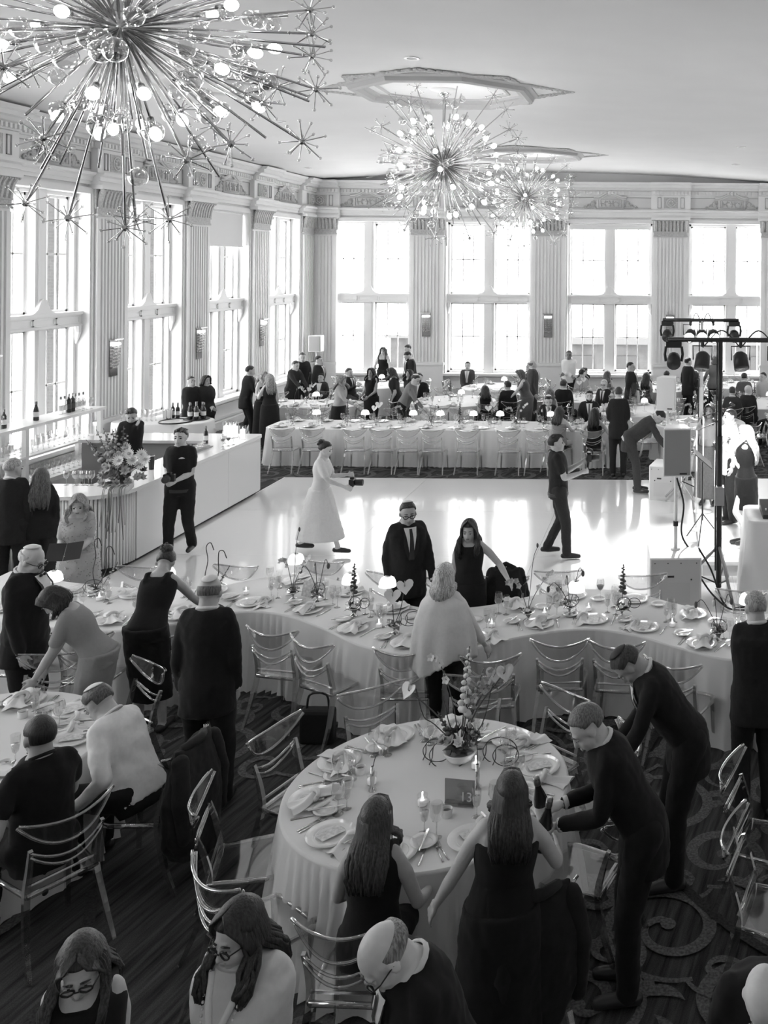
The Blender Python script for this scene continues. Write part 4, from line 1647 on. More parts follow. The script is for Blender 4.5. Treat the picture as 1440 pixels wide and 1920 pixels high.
            goal = (.135 * k if sa > -.1 else -.15 * k) if hl > .14 and abs(rel.dot(rt)) < sw and lean < 20 else dep
            if sa > -.1:
                goal = max(goal, dep)
            else:
                goal = min(goal, dep)
            wv = .008 if hair != 'curly' else .018
            for i in range(1, 5):
                t = i / 4
                p = q2 + V((0, 0, -1)) * L * t + fw * ((goal - dep) * min(1, t * 1.6)) + out * (.02 * math.sin(PI * t)) * k + V((rnd.uniform(-wv, wv), rnd.uniform(-wv, wv), 0))
                pts.append(p)
            w = (.020 if hair != 'curly' else .024) * hk * {0: 1.5, 1: 1.05, 2: .62}[det]
            hb.tube(pts, [w * .8, w, w, w, w * .95, w * .85, w * .45], 6, .6)
        # parting strands over the forehead sides
        for s in (-1, 1):
            nf = {0: 1, 1: 5, 2: 14}[det]
            wf = {0: 2.2, 1: 1.3, 2: .75}[det]
            for j in range(nf):
                e = j / max(1, nf - 1)
                gr = 1.0 if hair != 'curly' else 1.1
                hb.tube([hpnt(s * .004, .045 - .05 * e, .124 * gr), hpnt(s * (.040 + .012 * e) * gr, .080 - .045 * e, .098 * gr), hpnt(s * .074 * gr, .058 - .03 * e, .045), hpnt(s * .088 * gr, .034 - .02 * e, -.02), hpnt(s * (.09 + .006 * e) * gr, .03 - .02 * e, -.12 if hair != 'bob' else -.07)], [.009 * hk * wf, .010 * hk * wf, .010 * hk * wf, .010 * hk * wf, .005 * hk * wf], 6, .7)
    elif hair == 'ponytail':
        hb = shell(lambda a, b, c: c - hl_line(b, .42, -.6), 1.02)
        hb.tube([hpnt(0, -.1, .06), hpnt(0, -.16, .03), hpnt(0, -.17, -.08), hpnt(0, -.15, -.2)], [.02 * hk, .035 * hk, .03 * hk, .008 * hk], 8)
    if hb:
        obj('hair', hb, HM, root, smooth=True)
    if 'beard' in acc:
        b = shell(lambda a, b, c: b > .05 and c < -.28, 1.0)
        b2 = MB().ball(hpnt(0, .036, -.062), (.064 * hk, .064 * hk, .062 * hk), 14, 8, A).ball(hpnt(0, .062, -.095), (.034 * hk, .030 * hk, .028 * hk), 10, 6, A)
        b2.v = [q if (V(q) - hc).dot(hu) < -.045 * hk or abs((V(q) - hc).dot(hrt)) > .05 * hk else tuple(V(q) - hf * .02) for q in b2.v]
        obj('beard', b2, HM, root, smooth=True)
    if 'kippah' in acc or 'kippah_dark' in acc:
        b = MB()
        ax = (hu * .93 - hf * .37).normalized()
        e1 = hrt
        e2 = ax.cross(e1)
        c0 = hpnt(0, -.014, .030)
        rg = []
        for th in (0.05, .22, .40, .56, .68):
            kr = 1.0 if hair != 'bald' else .955
            rg.append([c0 + (ax * (.104 * kr * math.cos(th)) + (e1 * math.cos(q) * .094 * kr + e2 * math.sin(q) * .108) * math.sin(th)) * hk for q in [i * PI / 8 for i in range(16)]])
        b.loft(rg)
        obj('kippah', b, cloth(.75 if 'kippah' in acc else .03, .6), root, smooth=True)
    if 'glasses' in acc:
        b = MB()
        for s in (-1, 1):
            b.tube([hpnt(s * .033 + .024 * math.cos(q) * (1 if abs(math.cos(q)) > .5 else .95), .103 - .004 * abs(math.cos(q)), .002 + .0175 * math.sin(q)) for q in [i * PI / 8 for i in range(17)]], .0042 * hk, 6)
            b.tube([hpnt(s * .057, .1, .006), hpnt(s * .078, .06, .008), hpnt(s * .083, -.01, .006)], .003 * hk, 6)
        b.tube([hpnt(-.01, .107, .004), hpnt(.01, .107, .004)], .003 * hk, 6)
        gb = obj('glasses', b, black_m, root, smooth=True)
    # ---- clothes
    def trunk(mbx, t0, t1, off, w0=None, hemx=1.0, nseg=None):
        ns = nseg or seg + 4
        nt = 10 if t1 - t0 < .3 else 30
        ts = [t0 + (t1 - t0) * i / nt for i in range(nt + 1)]
        rg = []
        for t in ts:
            tt = TORSO[sex]
            if t <= tt[0][0]:
                rx, ry = tt[1][1], tt[1][2]
            else:
                rx, ry = tt[-1][1], tt[-1][2]
                for (ta, ra, ya), (tb, rb, yb) in zip(tt, tt[1:]):
                    if ta <= t <= tb:
                        q = (t - ta) / (tb - ta)
                        rx, ry = ra + (rb - ra) * q, ya + (yb - ya) * q
                        break
                if t < 0:
                    rx, ry = max(rx, tt[1][1]), max(ry, tt[1][2])
            w = 1 + (fat - 1) * (1 if t < .45 else .3)
            e = off + (hemx - 1) * .12 * max(0, .1 - t)
            c = sp_(t)
            f_, r_ = fw, rt
            if t < 0 and not sit:
                c = pel + V((0, 0, t * k))
                q = min(1, -t / .12)
                f_ = (fw * (1 - q) + V((0, 1, 0)) * q).normalized()
            rg.append([c + r_ * ((rx * w + e) * k * math.cos(2 * PI * i / ns)) + f_ * ((ry * w + e) * k * math.sin(2 * PI * i / ns)) for i in range(ns)])
        mbx.loft(rg)
        return mbx

    def sleeve(mbx, s, frac, ra, rb):
        f = (1 if sex == 'm' else .88) * (1 + (fat - 1) * .5)
        if frac <= 1:
            e = sh[s] + (elb[s] - sh[s]) * frac
            limb(mbx, [sh[s] - rt * (s * .035), sh[s] * .5 + e * .5, e], [ra * 1.12 * k * f, ra * k * f, ra * k * f], seg)
        else:
            e = elb[s] + (wri[s] - elb[s]) * (frac - 1)
            limb(mbx, [sh[s] - rt * (s * .035), sh[s] * .5 + elb[s] * .5, elb[s]], [ra * 1.12 * k * f, ra * k * f, ra * .92 * k * f], seg)
            limb(mbx, [elb[s], elb[s] * .5 + e * .5, e], [ra * .92 * k * f, ra * .82 * k * f, rb * k * f], seg)

    def front(t, xx, off):
        """point on the chest front at spine height t and sideways fraction"""
        tt = TORSO[sex]
        rx, ry = .18, .12
        for (ta, ra, ya), (tb, rb, yb) in zip(tt, tt[1:]):
            if ta <= t <= tb:
                q = (t - ta) / (tb - ta)
                rx, ry = ra + (rb - ra) * q, ya + (yb - ya) * q
        w = 1 + (fat - 1) * (1 if t < .45 else .3)
        X = xx
        yy = (ry * w + off) * math.sqrt(max(0, 1 - (X / (rx * w + off)) ** 2))
        return sp_(t) + rt * (X * k) + fw * (yy * k)
    if top in ('suit', 'tux'):
        b = MB()
        trunk(b, -.22 if not sit else -.12, .528, .018, hemx=1.25)
        for s in (-1, 1):
            limb(b, [neck + rt * (s * .045 * k) - up * .035 * k, sh[s] - rt * (s * .03 * k) + up * .022 * k], [.05 * k, .05 * k], 10)
        for s in (-1, 1):
            sleeve(b, s, 1.93, .054, .040)
        remesh(obj('jacket', b, cloth(tv), root), vc, 2, fold=.022 if det else .012)
        if 'back' not in acc:
            b = MB()
            b.grid(lambda u, v: front(.20 + .30 * v, (u - .5) * 2 * (.012 + .052 * v), .040), 6, 8)
            o = obj('shirt_front', b, cloth(shirt), root, smooth=True)
            tvv = .03 if tie is None else tie
            if top == 'suit' and tie != 0:
                b = MB()
                b.grid(lambda u, v: front(.19 + .30 * v, (u - .5) * 2 * (.028 - .014 * v), .047), 4, 8)
                obj('tie', b, cloth(tvv, .5), root, smooth=True)
            elif top == 'tux':
                b = MB()
                cb = front(.495, 0, .055)
                for s in (-1, 1):
                    b.ball(cb + rt * (s * .024 * k), (.024 * k, .01 * k, .014 * k), 8, 5, (rt, fw, up))
                obj('bow_tie', b, cloth(.02, .4), root, smooth=True)
            for s in (-1, 1):
                b = MB()
                b.grid(lambda u, v: front(.18 + .31 * v, s * ((.012 + .052 * v) + u * (.012 + .028 * math.sin(PI * min(1, v * 1.1)))), .043 + .004 * u), 3, 8)
                obj('lapel', b, cloth(tv * 1.1 + .002, .5), root, smooth=True)
        b = MB()
        b.tube([neck - up * .015 + (hrt * math.cos(q) * 1.0 + fw * math.sin(q)) * (nr * 1.2) + up * (.014 - .03 * math.sin(q)) for q in [i * PI / 8 for i in range(17)]], .0062 * k, 6, 2.0)
        obj('shirt_collar', b, cloth(shirt), root, smooth=True)
        for s in (-1, 1):
            if det:
                d = (wri[s] - elb[s]).normalized()
                obj('shirt_cuff', MB().tube([wri[s] - d * .03, wri[s] - d * .003], .036 * k, 10), cloth(shirt), root, smooth=True)
    elif top in ('shirt', 'polo', 'blouse', 'vest_shirt', 'sweater'):
        b = MB()
        trunk(b, (-.08 if top != 'blouse' else -.14) if not sit else -.06, .526 if top != 'sweater' else .512, .016 if top != 'sweater' else .026)
        for s in (-1, 1):
            limb(b, [neck + rt * (s * .04 * k) - up * .035 * k, sh[s] - rt * (s * .03 * k) + up * .018 * k], [.045 * k, .046 * k], 10)
        for s in (-1, 1):
            sleeve(b, s, .62 if top == 'polo' else 1.93, .058 if top != 'sweater' else .066, .038 if top != 'sweater' else .045)
        remesh(obj('shirt' if top != 'sweater' else 'sweater', b, cloth(tv), root), vc, 2, fold=.022 if det else .012)
        b = MB()
        b.tube([neck - up * .02 + (hrt * math.cos(q) + fw * math.sin(q)) * (nr * 1.2) + up * (.012 - .03 * math.sin(q)) for q in [i * PI / 8 for i in range(17)]], .006 * k, 6, 1.8)
        if top != 'sweater':
            obj('collar', b, cloth(tv), root, smooth=True)
        if 'belt' in acc:
            b = MB()
            trunk(b, -.075, -.035, .026)
            obj('belt', b, shoe_m, root, smooth=True)
    elif top in ('sleeveless', 'strapless', 'dress_sleeves'):
        b = MB()
        trunk(b, (-.12 if bottom == 'trousers' else -.09) if not sit else -.06, .455 if top != 'strapless' else .395, .012)
        if top == 'dress_sleeves':
            for s in (-1, 1):
                sleeve(b, s, .75, .062, .05)
        if top == 'sleeveless':
            for s in (-1, 1):
                b.tube([sp_(.40) + rt * (s * .085 * k) + fw * .115 * k, sp_(.478) + rt * (s * .092 * k) + fw * .06 * k, sp_(.500) + rt * (s * .088 * k), sp_(.478) + rt * (s * .09 * k) - fw * .07 * k, sp_(.40) + rt * (s * .08 * k) - fw * .098 * k], .026 * k, 8)
        remesh(obj('top' if bottom == 'trousers' else 'dress_bodice', b, cloth(tv), root), vc, 2)
    elif top == 'poncho':
        b = MB()
        ns = 54
        rg = []
        for t, f_, o in ((.52, 1.0, .03), (.47, 1.0, .035), (.40, 1.16, .05), (.25, 1.36, .075), (.08, 1.46, .085), (-.05, 1.5, .09)):
            c = sp_(t)
            hem = lambda q: (-.16 * abs(math.sin(q + .5)) ** 3 if t < 0 else 0)
            rx = {.52: .055, .47: .105, .40: .135, .25: .14, .08: .14, -.05: .14}[t]
            pl = lambda i: 1 + .075 * max(0, .4 - t) / .45 * math.sin(9 * 2 * PI * i / ns)
            rg.append([c + rt * ((rx * f_ + o) * pl(i) * k * math.cos(2 * PI * i / ns)) + fw * ((rx * .72 * f_ + o * .8) * pl(i) * k * math.sin(2 * PI * i / ns)) + V((0, 0, hem(2 * PI * i / ns))) + V((0, 0, 0)) for i in range(ns)])
        b.loft(rg)
        o = remesh(obj('poncho', b, cloth(tv), root), vc, 1, fold=.012)
        b = MB()
        for s in (-1, 1):
            sleeve(b, s, 1.75, .06, .045)
        trunk(b, -.1, .5, .014)
        remesh(obj('blouse', b, cloth(tv), root), vc * 1.2, 1)
    # lower body
    if bottom == 'trousers':
        b = MB()
        trunk(b, -.12, .06, .014)
        f = (1 if sex == 'm' else .92) * (1 + (fat - 1) * .5)
        for s in (-1, 1):
            limb(b, [hip[s] + V((0, 0, .03)), hip[s] * .5 + kne[s] * .5, kne[s]], [.108 * k * f, .092 * k * f, .076 * k * f], seg)
            limb(b, [kne[s], kne[s] * .5 + ank[s] * .5, ank[s] + V((0, 0, -.01))], [.076 * k * f, .068 * k, .064 * k], seg)
        remesh(obj('trousers', b, cloth(bv), root), vc * 1.2, 2, fold=.022 if det else .012)
    elif bottom == 'skirt':
        b = MB()
        hem = skirt if skirt is not None else .5
        if sit:
            limb(b, [hip[-1] * .5 + hip[1] * .5 + V((0, 0, -.01)), (kne[-1] + kne[1]) / 2 + V((0, .02, .0))], [.17 * k, .135 * k], 14, .62, (0, 0, 1))
            limb(b, [(kne[-1] + kne[1]) / 2, (ank[-1] + ank[1]) / 2 + V((0, 0, max(0, hem - .05)))], [.135 * k, .13 * k], 14, .6)
        else:
            ns = 22
            rg = []
            for q in (0, .15, .35, .6, .85, 1):
                t0 = .05 * k
                zz = pel.z + t0 + (hem - pel.z - t0) * q
                fl = (.194 + .012 * min(1, q * 5) + .045 * q if hem < .3 else .194 + .008 * min(1, q * 5) - .03 * q) * (1 + (fat - 1) * .8)
                yo = (pel.y + fw.y * 0) * (1 - q)
                rg.append([V((fl * k * math.cos(2 * PI * i / ns) * (1 + .05 * q * math.sin(3 * 2 * PI * i / ns + 1) + .035 * q * math.sin(8 * 2 * PI * i / ns)), yo + (fl * .78 + abs(stride) * .27 * q) * k * math.sin(2 * PI * i / ns), zz)) for i in range(ns)])
            b.loft(rg)
        remesh(obj('skirt', b, cloth(bv), root), vc, 2, fold=.022 if det else .012)
    # shoes
    if 'noshoes' not in acc:
        for s in (-1, 1):
            b = MB()
            a = ank[s]
            zt = a.z - .085
            hz = .03 if sex == 'f' and 'heels' in acc else 0
            limb(b, [(a.x, a.y - .055 * k, zt + .045 + hz), (a.x, a.y + .05 * k, zt + .042 + hz * .5), (a.x + s * .008, a.y + .165 * k, zt + .03)], [.038 * k, .043 * k, .034 * k], 10, 1.0)
            if hz:
                b.tube([(a.x, a.y - .07, zt + .05), (a.x, a.y - .08, zt)], [.02, .006], 6)
            b.v = [(q[0], q[1], max(q[2], zt)) for q in b.v]
            remesh(obj('shoe', b, shoe_m, root), .014 if det == 2 else .018, 1)
    root['_'] = 0
    del root['_']
    return dict(root=root, hpnt=hpnt, wri=wri, elb=elb, sp=sp_, rt=rt, fw=fw, up=up, hc=hc, A=A, k=k, front=front, pel=pel, ank=ank, kne=kne)
# ================================================================ table settings
def make_plate(r, nm, cat='plate'):
    def make():
        o = thing(nm, 'x', cat)
        obj('rim', MB().lathe([(r * .62, .012), (r * .7, .016), (r, .024), (r, .020), (r * .68, .008), (r * .6, .004)], 24, cap=False), china, o, smooth=True)
        obj('well', MB().lathe([(r * .55, 0), (r * .63, .013), (r * .60, .011), (.004, .009)], 24), china, o, smooth=True)
        return o
    return Proto(make)


plate = make_plate(.145, 'dinner_plate')
bread = make_plate(.082, 'bread_plate')


def make_card():
    o = tag(obj('menu_card', MB().bb((-.045, -.075, 0), (.045, .075, .002)), cardm), 'x', 'card')
    return o


card = Proto(make_card)


def make_napkin(seed):
    def make():
        rr = random.Random(seed)
        # a knotted linen napkin: pinched in the middle, two tails
        mb = MB()

        def fn(u, v):
            y = (v - .5) * .34
            w = .035 + .055 * abs(v - .5) * 2
            x = (u - .5) * 2 * w + .03 * math.sin(v * 5 + seed)
            zz = .014 + .03 * math.exp(-((v - .5) / .14) ** 2) + .012 * math.sin(u * 9 + v * 4 + seed) * (1 - abs(u - .5))
            return (x, y, max(.004, zz * (1 - (2 * abs(u - .5)) ** 3 * .7)))
        mb.grid(fn, 10, 16)
        n = len(mb.v)
        f0 = list(mb.f)
        mb.v += [(a, b, .001) for a, b, c in mb.v[:n]]
        mb.f += [tuple(reversed([i + n for i in q])) for q in f0]
        o = obj('napkin', mb, linen2, smooth=True)
        tag(o, 'x', 'napkin')
        k = obj('knot', MB().tube([(.045 * math.cos(t), .012 * math.sin(2 * t), .03 + .028 * math.sin(t)) for t in [i * PI / 6 for i in range(13)]], .016, 6), linen2, o, smooth=True)
        return o
    return Proto(make)


napkins = [make_napkin(s) for s in (1, 4, 9)]


def make_fork():
    mb = MB().tube([(0, -.1, .003), (0, 0, .006), (0, .045, .004)], [.006, .0035, .005], 6, .5)
    for k in range(4):
        x = -.009 + .006 * k
        mb.tube([(x * .6, .045, .004), (x, .06, .005), (x, .1, .008)], .0018, 4)
    return tag(obj('fork', mb, silver, smooth=True), 'x', 'fork')


def make_knife():
    mb = MB().tube([(0, -.11, .004), (0, 0, .004)], [.006, .005], 6, .6)
    mb.add([(-.008, 0, .003), (.006, 0, .003), (.006, .1, .003), (0, .115, .003), (-.009, .1, .003), (-.008, 0, .006), (.006, 0, .006), (.006, .1, .005), (0, .115, .005), (-.009, .1, .005)], [(4, 3, 2, 1, 0), (5, 6, 7, 8, 9), (0, 1, 6, 5), (1, 2, 7, 6), (2, 3, 8, 7), (3, 4, 9, 8), (4, 0, 5, 9)])
    return tag(obj('knife', mb, silver), 'x', 'knife')


fork, knife = Proto(make_fork), Proto(make_knife)


def make_votive():
    o = thing('votive_candle', 'x', 'candle')
    obj('glass_cup', MB().lathe([(.03, 0), (.036, .07)], 14, cap=False).lathe([(.03, 0), (.03, .006), (.002, .008)], 14), gls, o, smooth=True)
    obj('wax', MB().lathe([(.029, .007), (.031, .035), (.002, .036)], 14), mat('candle_wax', .9, .4, emit=.3), o, smooth=True)
    obj('flame', MB().lathe([(.001, .037), (.006, .046), (.005, .056), (.0008, .068)], 8), mat('flame', 1, .5, emit=25), o, smooth=True)
    return o


votive = Proto(make_votive)


def make_ramekin():
    o = thing('ramekin', 'x', 'cup')
    obj('wall', MB().lathe([(.032, 0), (.036, .05), (.033, .05), (.030, .006)], 16, cap=False).lathe([(.032, 0), (.001, .001)], 16), china, o, smooth=True)
    obj('filling', MB().lathe([(.0315, .03), (.001, .032)], 16), mat('dark_sauce', .12, .3), o)
    return o


ramekin = Proto(make_ramekin)
shade_m = mat('lit_lamp_shade', 1.0, .5, emit=1.1)


def make_lamp():
    o = thing('table_lamp', 'x', 'lamp')
    obj('base', MB().lathe([(.05, 0), (.05, .012), (.012, .02)], 20), china, o, smooth=True)
    obj('pole', MB().tube([(0, 0, .015), (0, 0, .27)], .006, 8), chrome2, o, smooth=True)
    obj('shade', MB().lathe([(.088, .215), (.082, .26), (.066, .295), (.04, .31), (.03, .312)], 24, cap=False), shade_m, o, smooth=True)
    obj('top_cap', MB().lathe([(.03, .308), (.03, .318), (.002, .322)], 16), silver, o, smooth=True)
    return o


lamp = Proto(make_lamp)

# ---------------------------------------------------------------- flowers
stem_m = mat('plant_stem', .10, .6)
petal_w = mat('white_petal', .86, .6)
petal_g = mat('grey_petal', .45, .6)
petal_d = mat('dark_petal', .12, .6)
leaf_m = mat('green_leaf', .16, .45)
willow_m = mat('dark_willow', .07, .5)


def petal_ring(mb, c, n, L, w, tilt, ax, cup=.2):
    ax = V(ax).normalized()
    e1 = ax.cross(V((.3, .9, .2))).normalized()
    e2 = ax.cross(e1)
    for k in range(n):
        a = 2 * PI * k / n
        d = (e1 * math.cos(a) + e2 * math.sin(a)) * math.cos(tilt) + ax * math.sin(tilt)
        s = ax.cross(d).normalized()
        c0 = V(c)
        m = c0 + d * L * .55 + ax * cup * L * .2
        t = c0 + d * L + ax * cup * L
        mb.add([c0 + s * w * .15, m + s * w * .5, t, m - s * w * .5, c0 - s * w * .15, m + ax * .004], [(0, 1, 5), (1, 2, 5), (2, 3, 5), (3, 4, 5), (4, 0, 5)])


def anthurium(root, tip, ax, size, m):
    mb = MB()
    ax = V(ax).normalized()
    e1 = ax.cross(V((0, 0, 1)))
    e1 = e1.normalized() if e1.length > .1 else V((1, 0, 0))
    e2 = e1.cross(ax)
    pts = []
    for i in range(20):
        t = 2 * PI * i / 20
        hx = .9 * math.sin(t) ** 3 + .25 * math.sin(t)
        hy = (13 * math.cos(t) - 5 * math.cos(2 * t) - 2 * math.cos(3 * t) - math.cos(4 * t)) / 16
        pts.append(V(tip) + e1 * hx * size * .8 + e2 * (hy) * size * .85 + ax * (.12 * size * (hx * hx)))
    mb.add(pts + [V(tip) + ax * -.01], [(i, (i + 1) % 20, 20) for i in range(20)])
    o = obj('anthurium_bloom', mb, m, root, smooth=True)
    obj('spadix', MB().tube([V(tip), V(tip) + ax * .02 + e2 * size * .5], [.006, .004], 6), petal_g, o, smooth=True)


def stem(root, pts, r=.0035, nm='stem', m=None):
    return obj(nm, MB().tube(spline(pts, 4), r, 5), m or stem_m, root, smooth=True)


def spike(root, base, tip, m, n=16, r=.02):
    """delphinium-like spike of small florets"""
    b, t = V(base), V(tip)
    mb = MB()
    rr = random.Random(int(abs(b.x * 91 + t.z * 57) * 10))
    for k in range(n):
        q = b + (t - b) * (.35 + .65 * k / n)
        a = k * 2.4
        s = r * (1.15 - .8 * k / n)
        mb.ball(q + V((math.cos(a), math.sin(a), 0)) * s * .9, (s, s, s * .8), 6, 4)
    stem(root, [b, (b + t) / 2, t], .004)
    o = obj('flower_spike', mb, m, root, smooth=True)
    return o


def curl(root, base, r, nm='willow_curl'):
    b = V(base)
    pts = [b, b + V((.02, 0, .05))] + [b + V((r + r * math.cos(PI - t), .02 * math.sin(t), .07 + r * .7 * math.sin(t))) for t in [i * .7 for i in range(1, 11)]]
    stem(root, pts, .0035, nm, willow_m)


def orchid(root, pts, m):
    stem(root, pts)
    p = spline(pts, 4)
    n = len(p)
    for i in range(n // 2, n, 2):
        mb = MB()
        petal_ring(mb, p[i], 5, .034, .03, .35, (.3 * math.sin(i), -1, .3))
        obj('orchid_bloom', mb, m, root, smooth=True)


def bud_vase(root, c, r=.03, h=.07, m=None):
    obj('vase', MB().lathe([(r * .8, 0), (r, .01), (r * 1.2, h * .5), (r * .9, h), (r * .75, h), (r, h * .5), (r * .7, .012)], 14, c, cap=False), m or gls, root, smooth=True)


def small_arrangement(loc, kind, label, group='bud vases along the tables'):
    o = thing('flower_vase', label, 'flowers', loc, random.Random(int(loc[0] * 100)).uniform(-.6, .6), group)
    rr = random.Random(int(abs(loc[0]) * 1000 + loc[1] * 10))
    obj('compote_bowl', MB().lathe([(.045, 0), (.04, .01), (.012, .02), (.012, .05), (.05, .07), (.07, .085), (.062, .085), (.03, .072)], 16, cap=False), chrome, o, smooth=True)
    top = .085
    if kind == 'spike':
        spike(o, (0, 0, top), (.01, .0, .52), petal_d, 20, .022)
        curl(o, (-.05, 0, top - .02), .07)
        curl(o, (.06, .02, top - .02), .06)
    elif kind == 'anthurium':
        for dx, dz, sz in ((-.02, .36, .085), (.09, .44, .09)):
            stem(o, [(0, 0, top), (dx * .6, 0, dz * .5), (dx, 0, dz)], .0045)
            anthurium(o, (dx, -.01, dz), (dx * 3, -1, .45), sz, petal_w)
        curl(o, (.04, 0, top - .02), .1)
        curl(o, (.1, .02, top - .03), .07)
    elif kind == 'orchid':
        orchid(o, [(0, 0, top), (-.06, 0, .26), (-.12, 0, .38), (-.2, 0, .36)], petal_g)
        orchid(o, [(0, 0, top), (.06, 0, .24), (.16, .02, .40), (.24, .02, .47)], petal_w)
        stem(o, [(0, 0, top), (.02, 0, .3), (.05, 0, .6), (.09, 0, .72)], .003)
        o2 = obj('seed_tip', MB().ball((.09, 0, .735), (.012, .012, .025), 6, 5), petal_d, o, smooth=True)
    elif kind == 'tulip':
        for k in range(3):
            dx = (-.16, -.03, .1)[k]
            stem(o, [(0, 0, top), (dx * .4, 0, .22), (dx, 0, .34 + .05 * k), (dx * 1.4, 0, .30 + .05 * k)], .004)
            obj('bud', MB().ball((dx * 1.42, 0, .285 + .05 * k), (.018, .018, .032), 8, 6), petal_d if k != 1 else petal_w, o, smooth=True)
        curl(o, (-.06, 0, top - .02), .08)
    elif kind == 'twig':
        for k in range(2):
            dx = (-.03, .09)[k]
            stem(o, [(0, 0, top), (dx, 0, .25), (dx * .8 + .02, 0, .42), (dx + .01, .0, .56 - .06 * k), (dx + .05, 0, .60 - .1 * k), (dx + .08, 0, .52 - .1 * k)], .005, 'twig', willow_m)
        curl(o, (-.12, 0, top - .05), .09)
        spike(o, (.05, 0, top), (.2, 0, .34), petal_g, 10, .014)
    for k in range(5):
        a = rr.uniform(0, 6.28)
        mb = MB()
        petal_ring(mb, (.045 * math.cos(a), .045 * math.sin(a), top + .02), 6, .03, .024, .5, (math.cos(a) * .5, math.sin(a) * .5, 1))
        obj('blossom', mb, (petal_w, petal_g, petal_d)[k % 3], o)
    for k in range(4):
        a = rr.uniform(0, 6.28)
        mb = MB()
        petal_ring(mb, (0, 0, top), 1, .11, .05, .2, (math.cos(a) * .3, math.sin(a) * .3, 1), -.2)
        mb.xf(Matrix.Rotation(a, 4, 'Z'))
        obj('leaf', mb, leaf_m, o)
    return o


def setting(x, y, f, where, det=2, nap=None, rr=None):
    """place setting at the table edge; f = direction the diner looks (deg)"""
    rr = rr or random
    a = R(f)
    fx, fy = math.cos(a), math.sin(a)
    rx, ry = fy, -fx
    at = lambda u, v: (x + rx * u + fx * v, y + ry * u + fy * v, TZ)
    rz = R(f - 90)
    plate.put(at(0, .0), rz, 'white dinner plate ' + where, 'dinner plates ' + where)
    if det:
        card.put((at(0, 0)[0], at(0, 0)[1], TZ + .022), rz + rr.uniform(-.2, .2), 'printed menu card lying on a plate ' + where, 'menu cards ' + where)
    napkins[rr.randrange(3)].put(at(.14 * rr.choice((-1, 1)) + rr.uniform(-.03, .03), .02 + rr.uniform(-.05, .05)) if rr.random() < .5 else (at(.02, .02)[0], at(.02, .02)[1], TZ + .024), rz + rr.uniform(-.7, .7), 'knotted white napkin ' + where, 'napkins ' + where)
    gl_water.put(at(.13 + rr.uniform(-.02, .02), .22), 0, 'water goblet ' + where, 'water goblets ' + where)
    gl_wine.put(at(.21 + rr.uniform(-.02, .02), .17), 0, 'empty wine glass ' + where, 'wine glasses ' + where)
    if det:
        bread.put(at(-.25, .13), rz, 'white bread plate ' + where, 'bread plates ' + where)
    if det > 1:
        fork.put(at(-.18, .0), rz + rr.uniform(-.1, .1), 'silver dinner fork ' + where, 'forks ' + where)
        fork.put(at(-.205, .0), rz + rr.uniform(-.1, .1), 'silver dinner fork ' + where, 'forks ' + where)
        knife.put(at(.18, .0), rz + rr.uniform(-.1, .1), 'silver dinner knife ' + where, 'knives ' + where)
        knife.put((at(-.25, .13)[0], at(-.25, .13)[1], TZ + .022), rz - .6, 'butter knife across a bread plate ' + where, 'butter knives ' + where)


rs = random.Random(77)
for k in range(10):
    a = R(52 + 36 * k)
    setting(T13[0] + .735 * math.cos(a), T13[1] + .735 * math.sin(a), 52 + 36 * k + 180, 'at the number 13 table', 2, None, rs)
for k in range(9):
    a = R(12 + 40 * k)
    setting(TL[0] + .735 * math.cos(a), TL[1] + .735 * math.sin(a), 12 + 40 * k + 180, 'at the table with dark drinks', 2, None, rs)


def serp_y(x):
    for a, b in zip(fe, fe[1:]):
        if a.x <= x <= b.x:
            return a.y + (b.y - a.y) * (x - a.x) / (b.x - a.x)
    return 9


for x, f in ((-6.6, 95), (-6.0, 90), (-5.35, 90), (-4.75, 100), (-4.2, 92), (-3.55, 75), (-2.95, 65), (-2.35, 90), (-1.75, 108), (-1.2, 105), (-.68, 90), (-.18, 75), (.35, 65), (.9, 92)):
    setting(x, serp_y(x) + .2, f, 'on the carpet side of the serpentine table', 2, None, rs)
for x, f in ((-6.2, 270), (-5.5, 270), (-4.75, 265), (-4.0, 272), (-3.3, 255), (-2.7, 255), (-2.1, 272), (-1.5, 285), (-.95, 278), (-.3, 268), (.3, 255), (.9, 268)):
    setting(x, serp_y(x) + .88, f, 'on the dance-floor side of the serpentine table', 1, None, rs)
for k in range(12):
    setting(-8.1 + k * .61, 19.62, 90, 'along the near edge of the long far table', 0, None, rs)
    setting(-8.0 + k * .61, 20.36, 270, 'along the far edge of the long far table', 0, None, rs)
for i, (k, x, y, r, _, what) in enumerate(FAR):
    for j in range(6):
        a = R(200 + 60 * j + 11 * i)
        setting(x + (r - .2) * math.cos(a), y + ((r - .2) if k == 'round' else .42) * math.sin(a), math.degrees(a) + 180, 'at the far table ' + what, 0, None, rs)

# lamps
for px, py, what in ((555, 1092, 'beside the number card and curled twigs'), (312, 1120, 'next to the woman bending in black'), (657, 1132, 'by the two bread plates'), (735, 1128, 'under the white anthurium'), (1080, 1148, 'by the two glasses of red wine'), (100, 1128, 'beside the tuxedoed man'), (1402, 1172, 'beside the grey-haired man with crossed arms')):
    p = P(px, py, TZ)
    lamp.put((p.x, max(serp_y(p.x) + .35, min(serp_y(p.x) + .9, p.y)), TZ), 0, 'small lit table lamp on the serpentine table ' + what)
for px, tabx in ((596, 0), (687, 0), (777, 0), (828, 0), (1035, 0), (890, 0), (940, 0)):
    lamp.put(((px - 1250) * 20 / F, 20.0, TZ), 0, 'small lit table lamp on the long far table', 'lamps on the long far table')
for i in (0, 1, 2, 3, 5, 6, 8):
    lamp.put((FAR[i][1] + .25, FAR[i][2] - .2, TZ), 0, 'small lit table lamp on the far table ' + FAR[i][5])

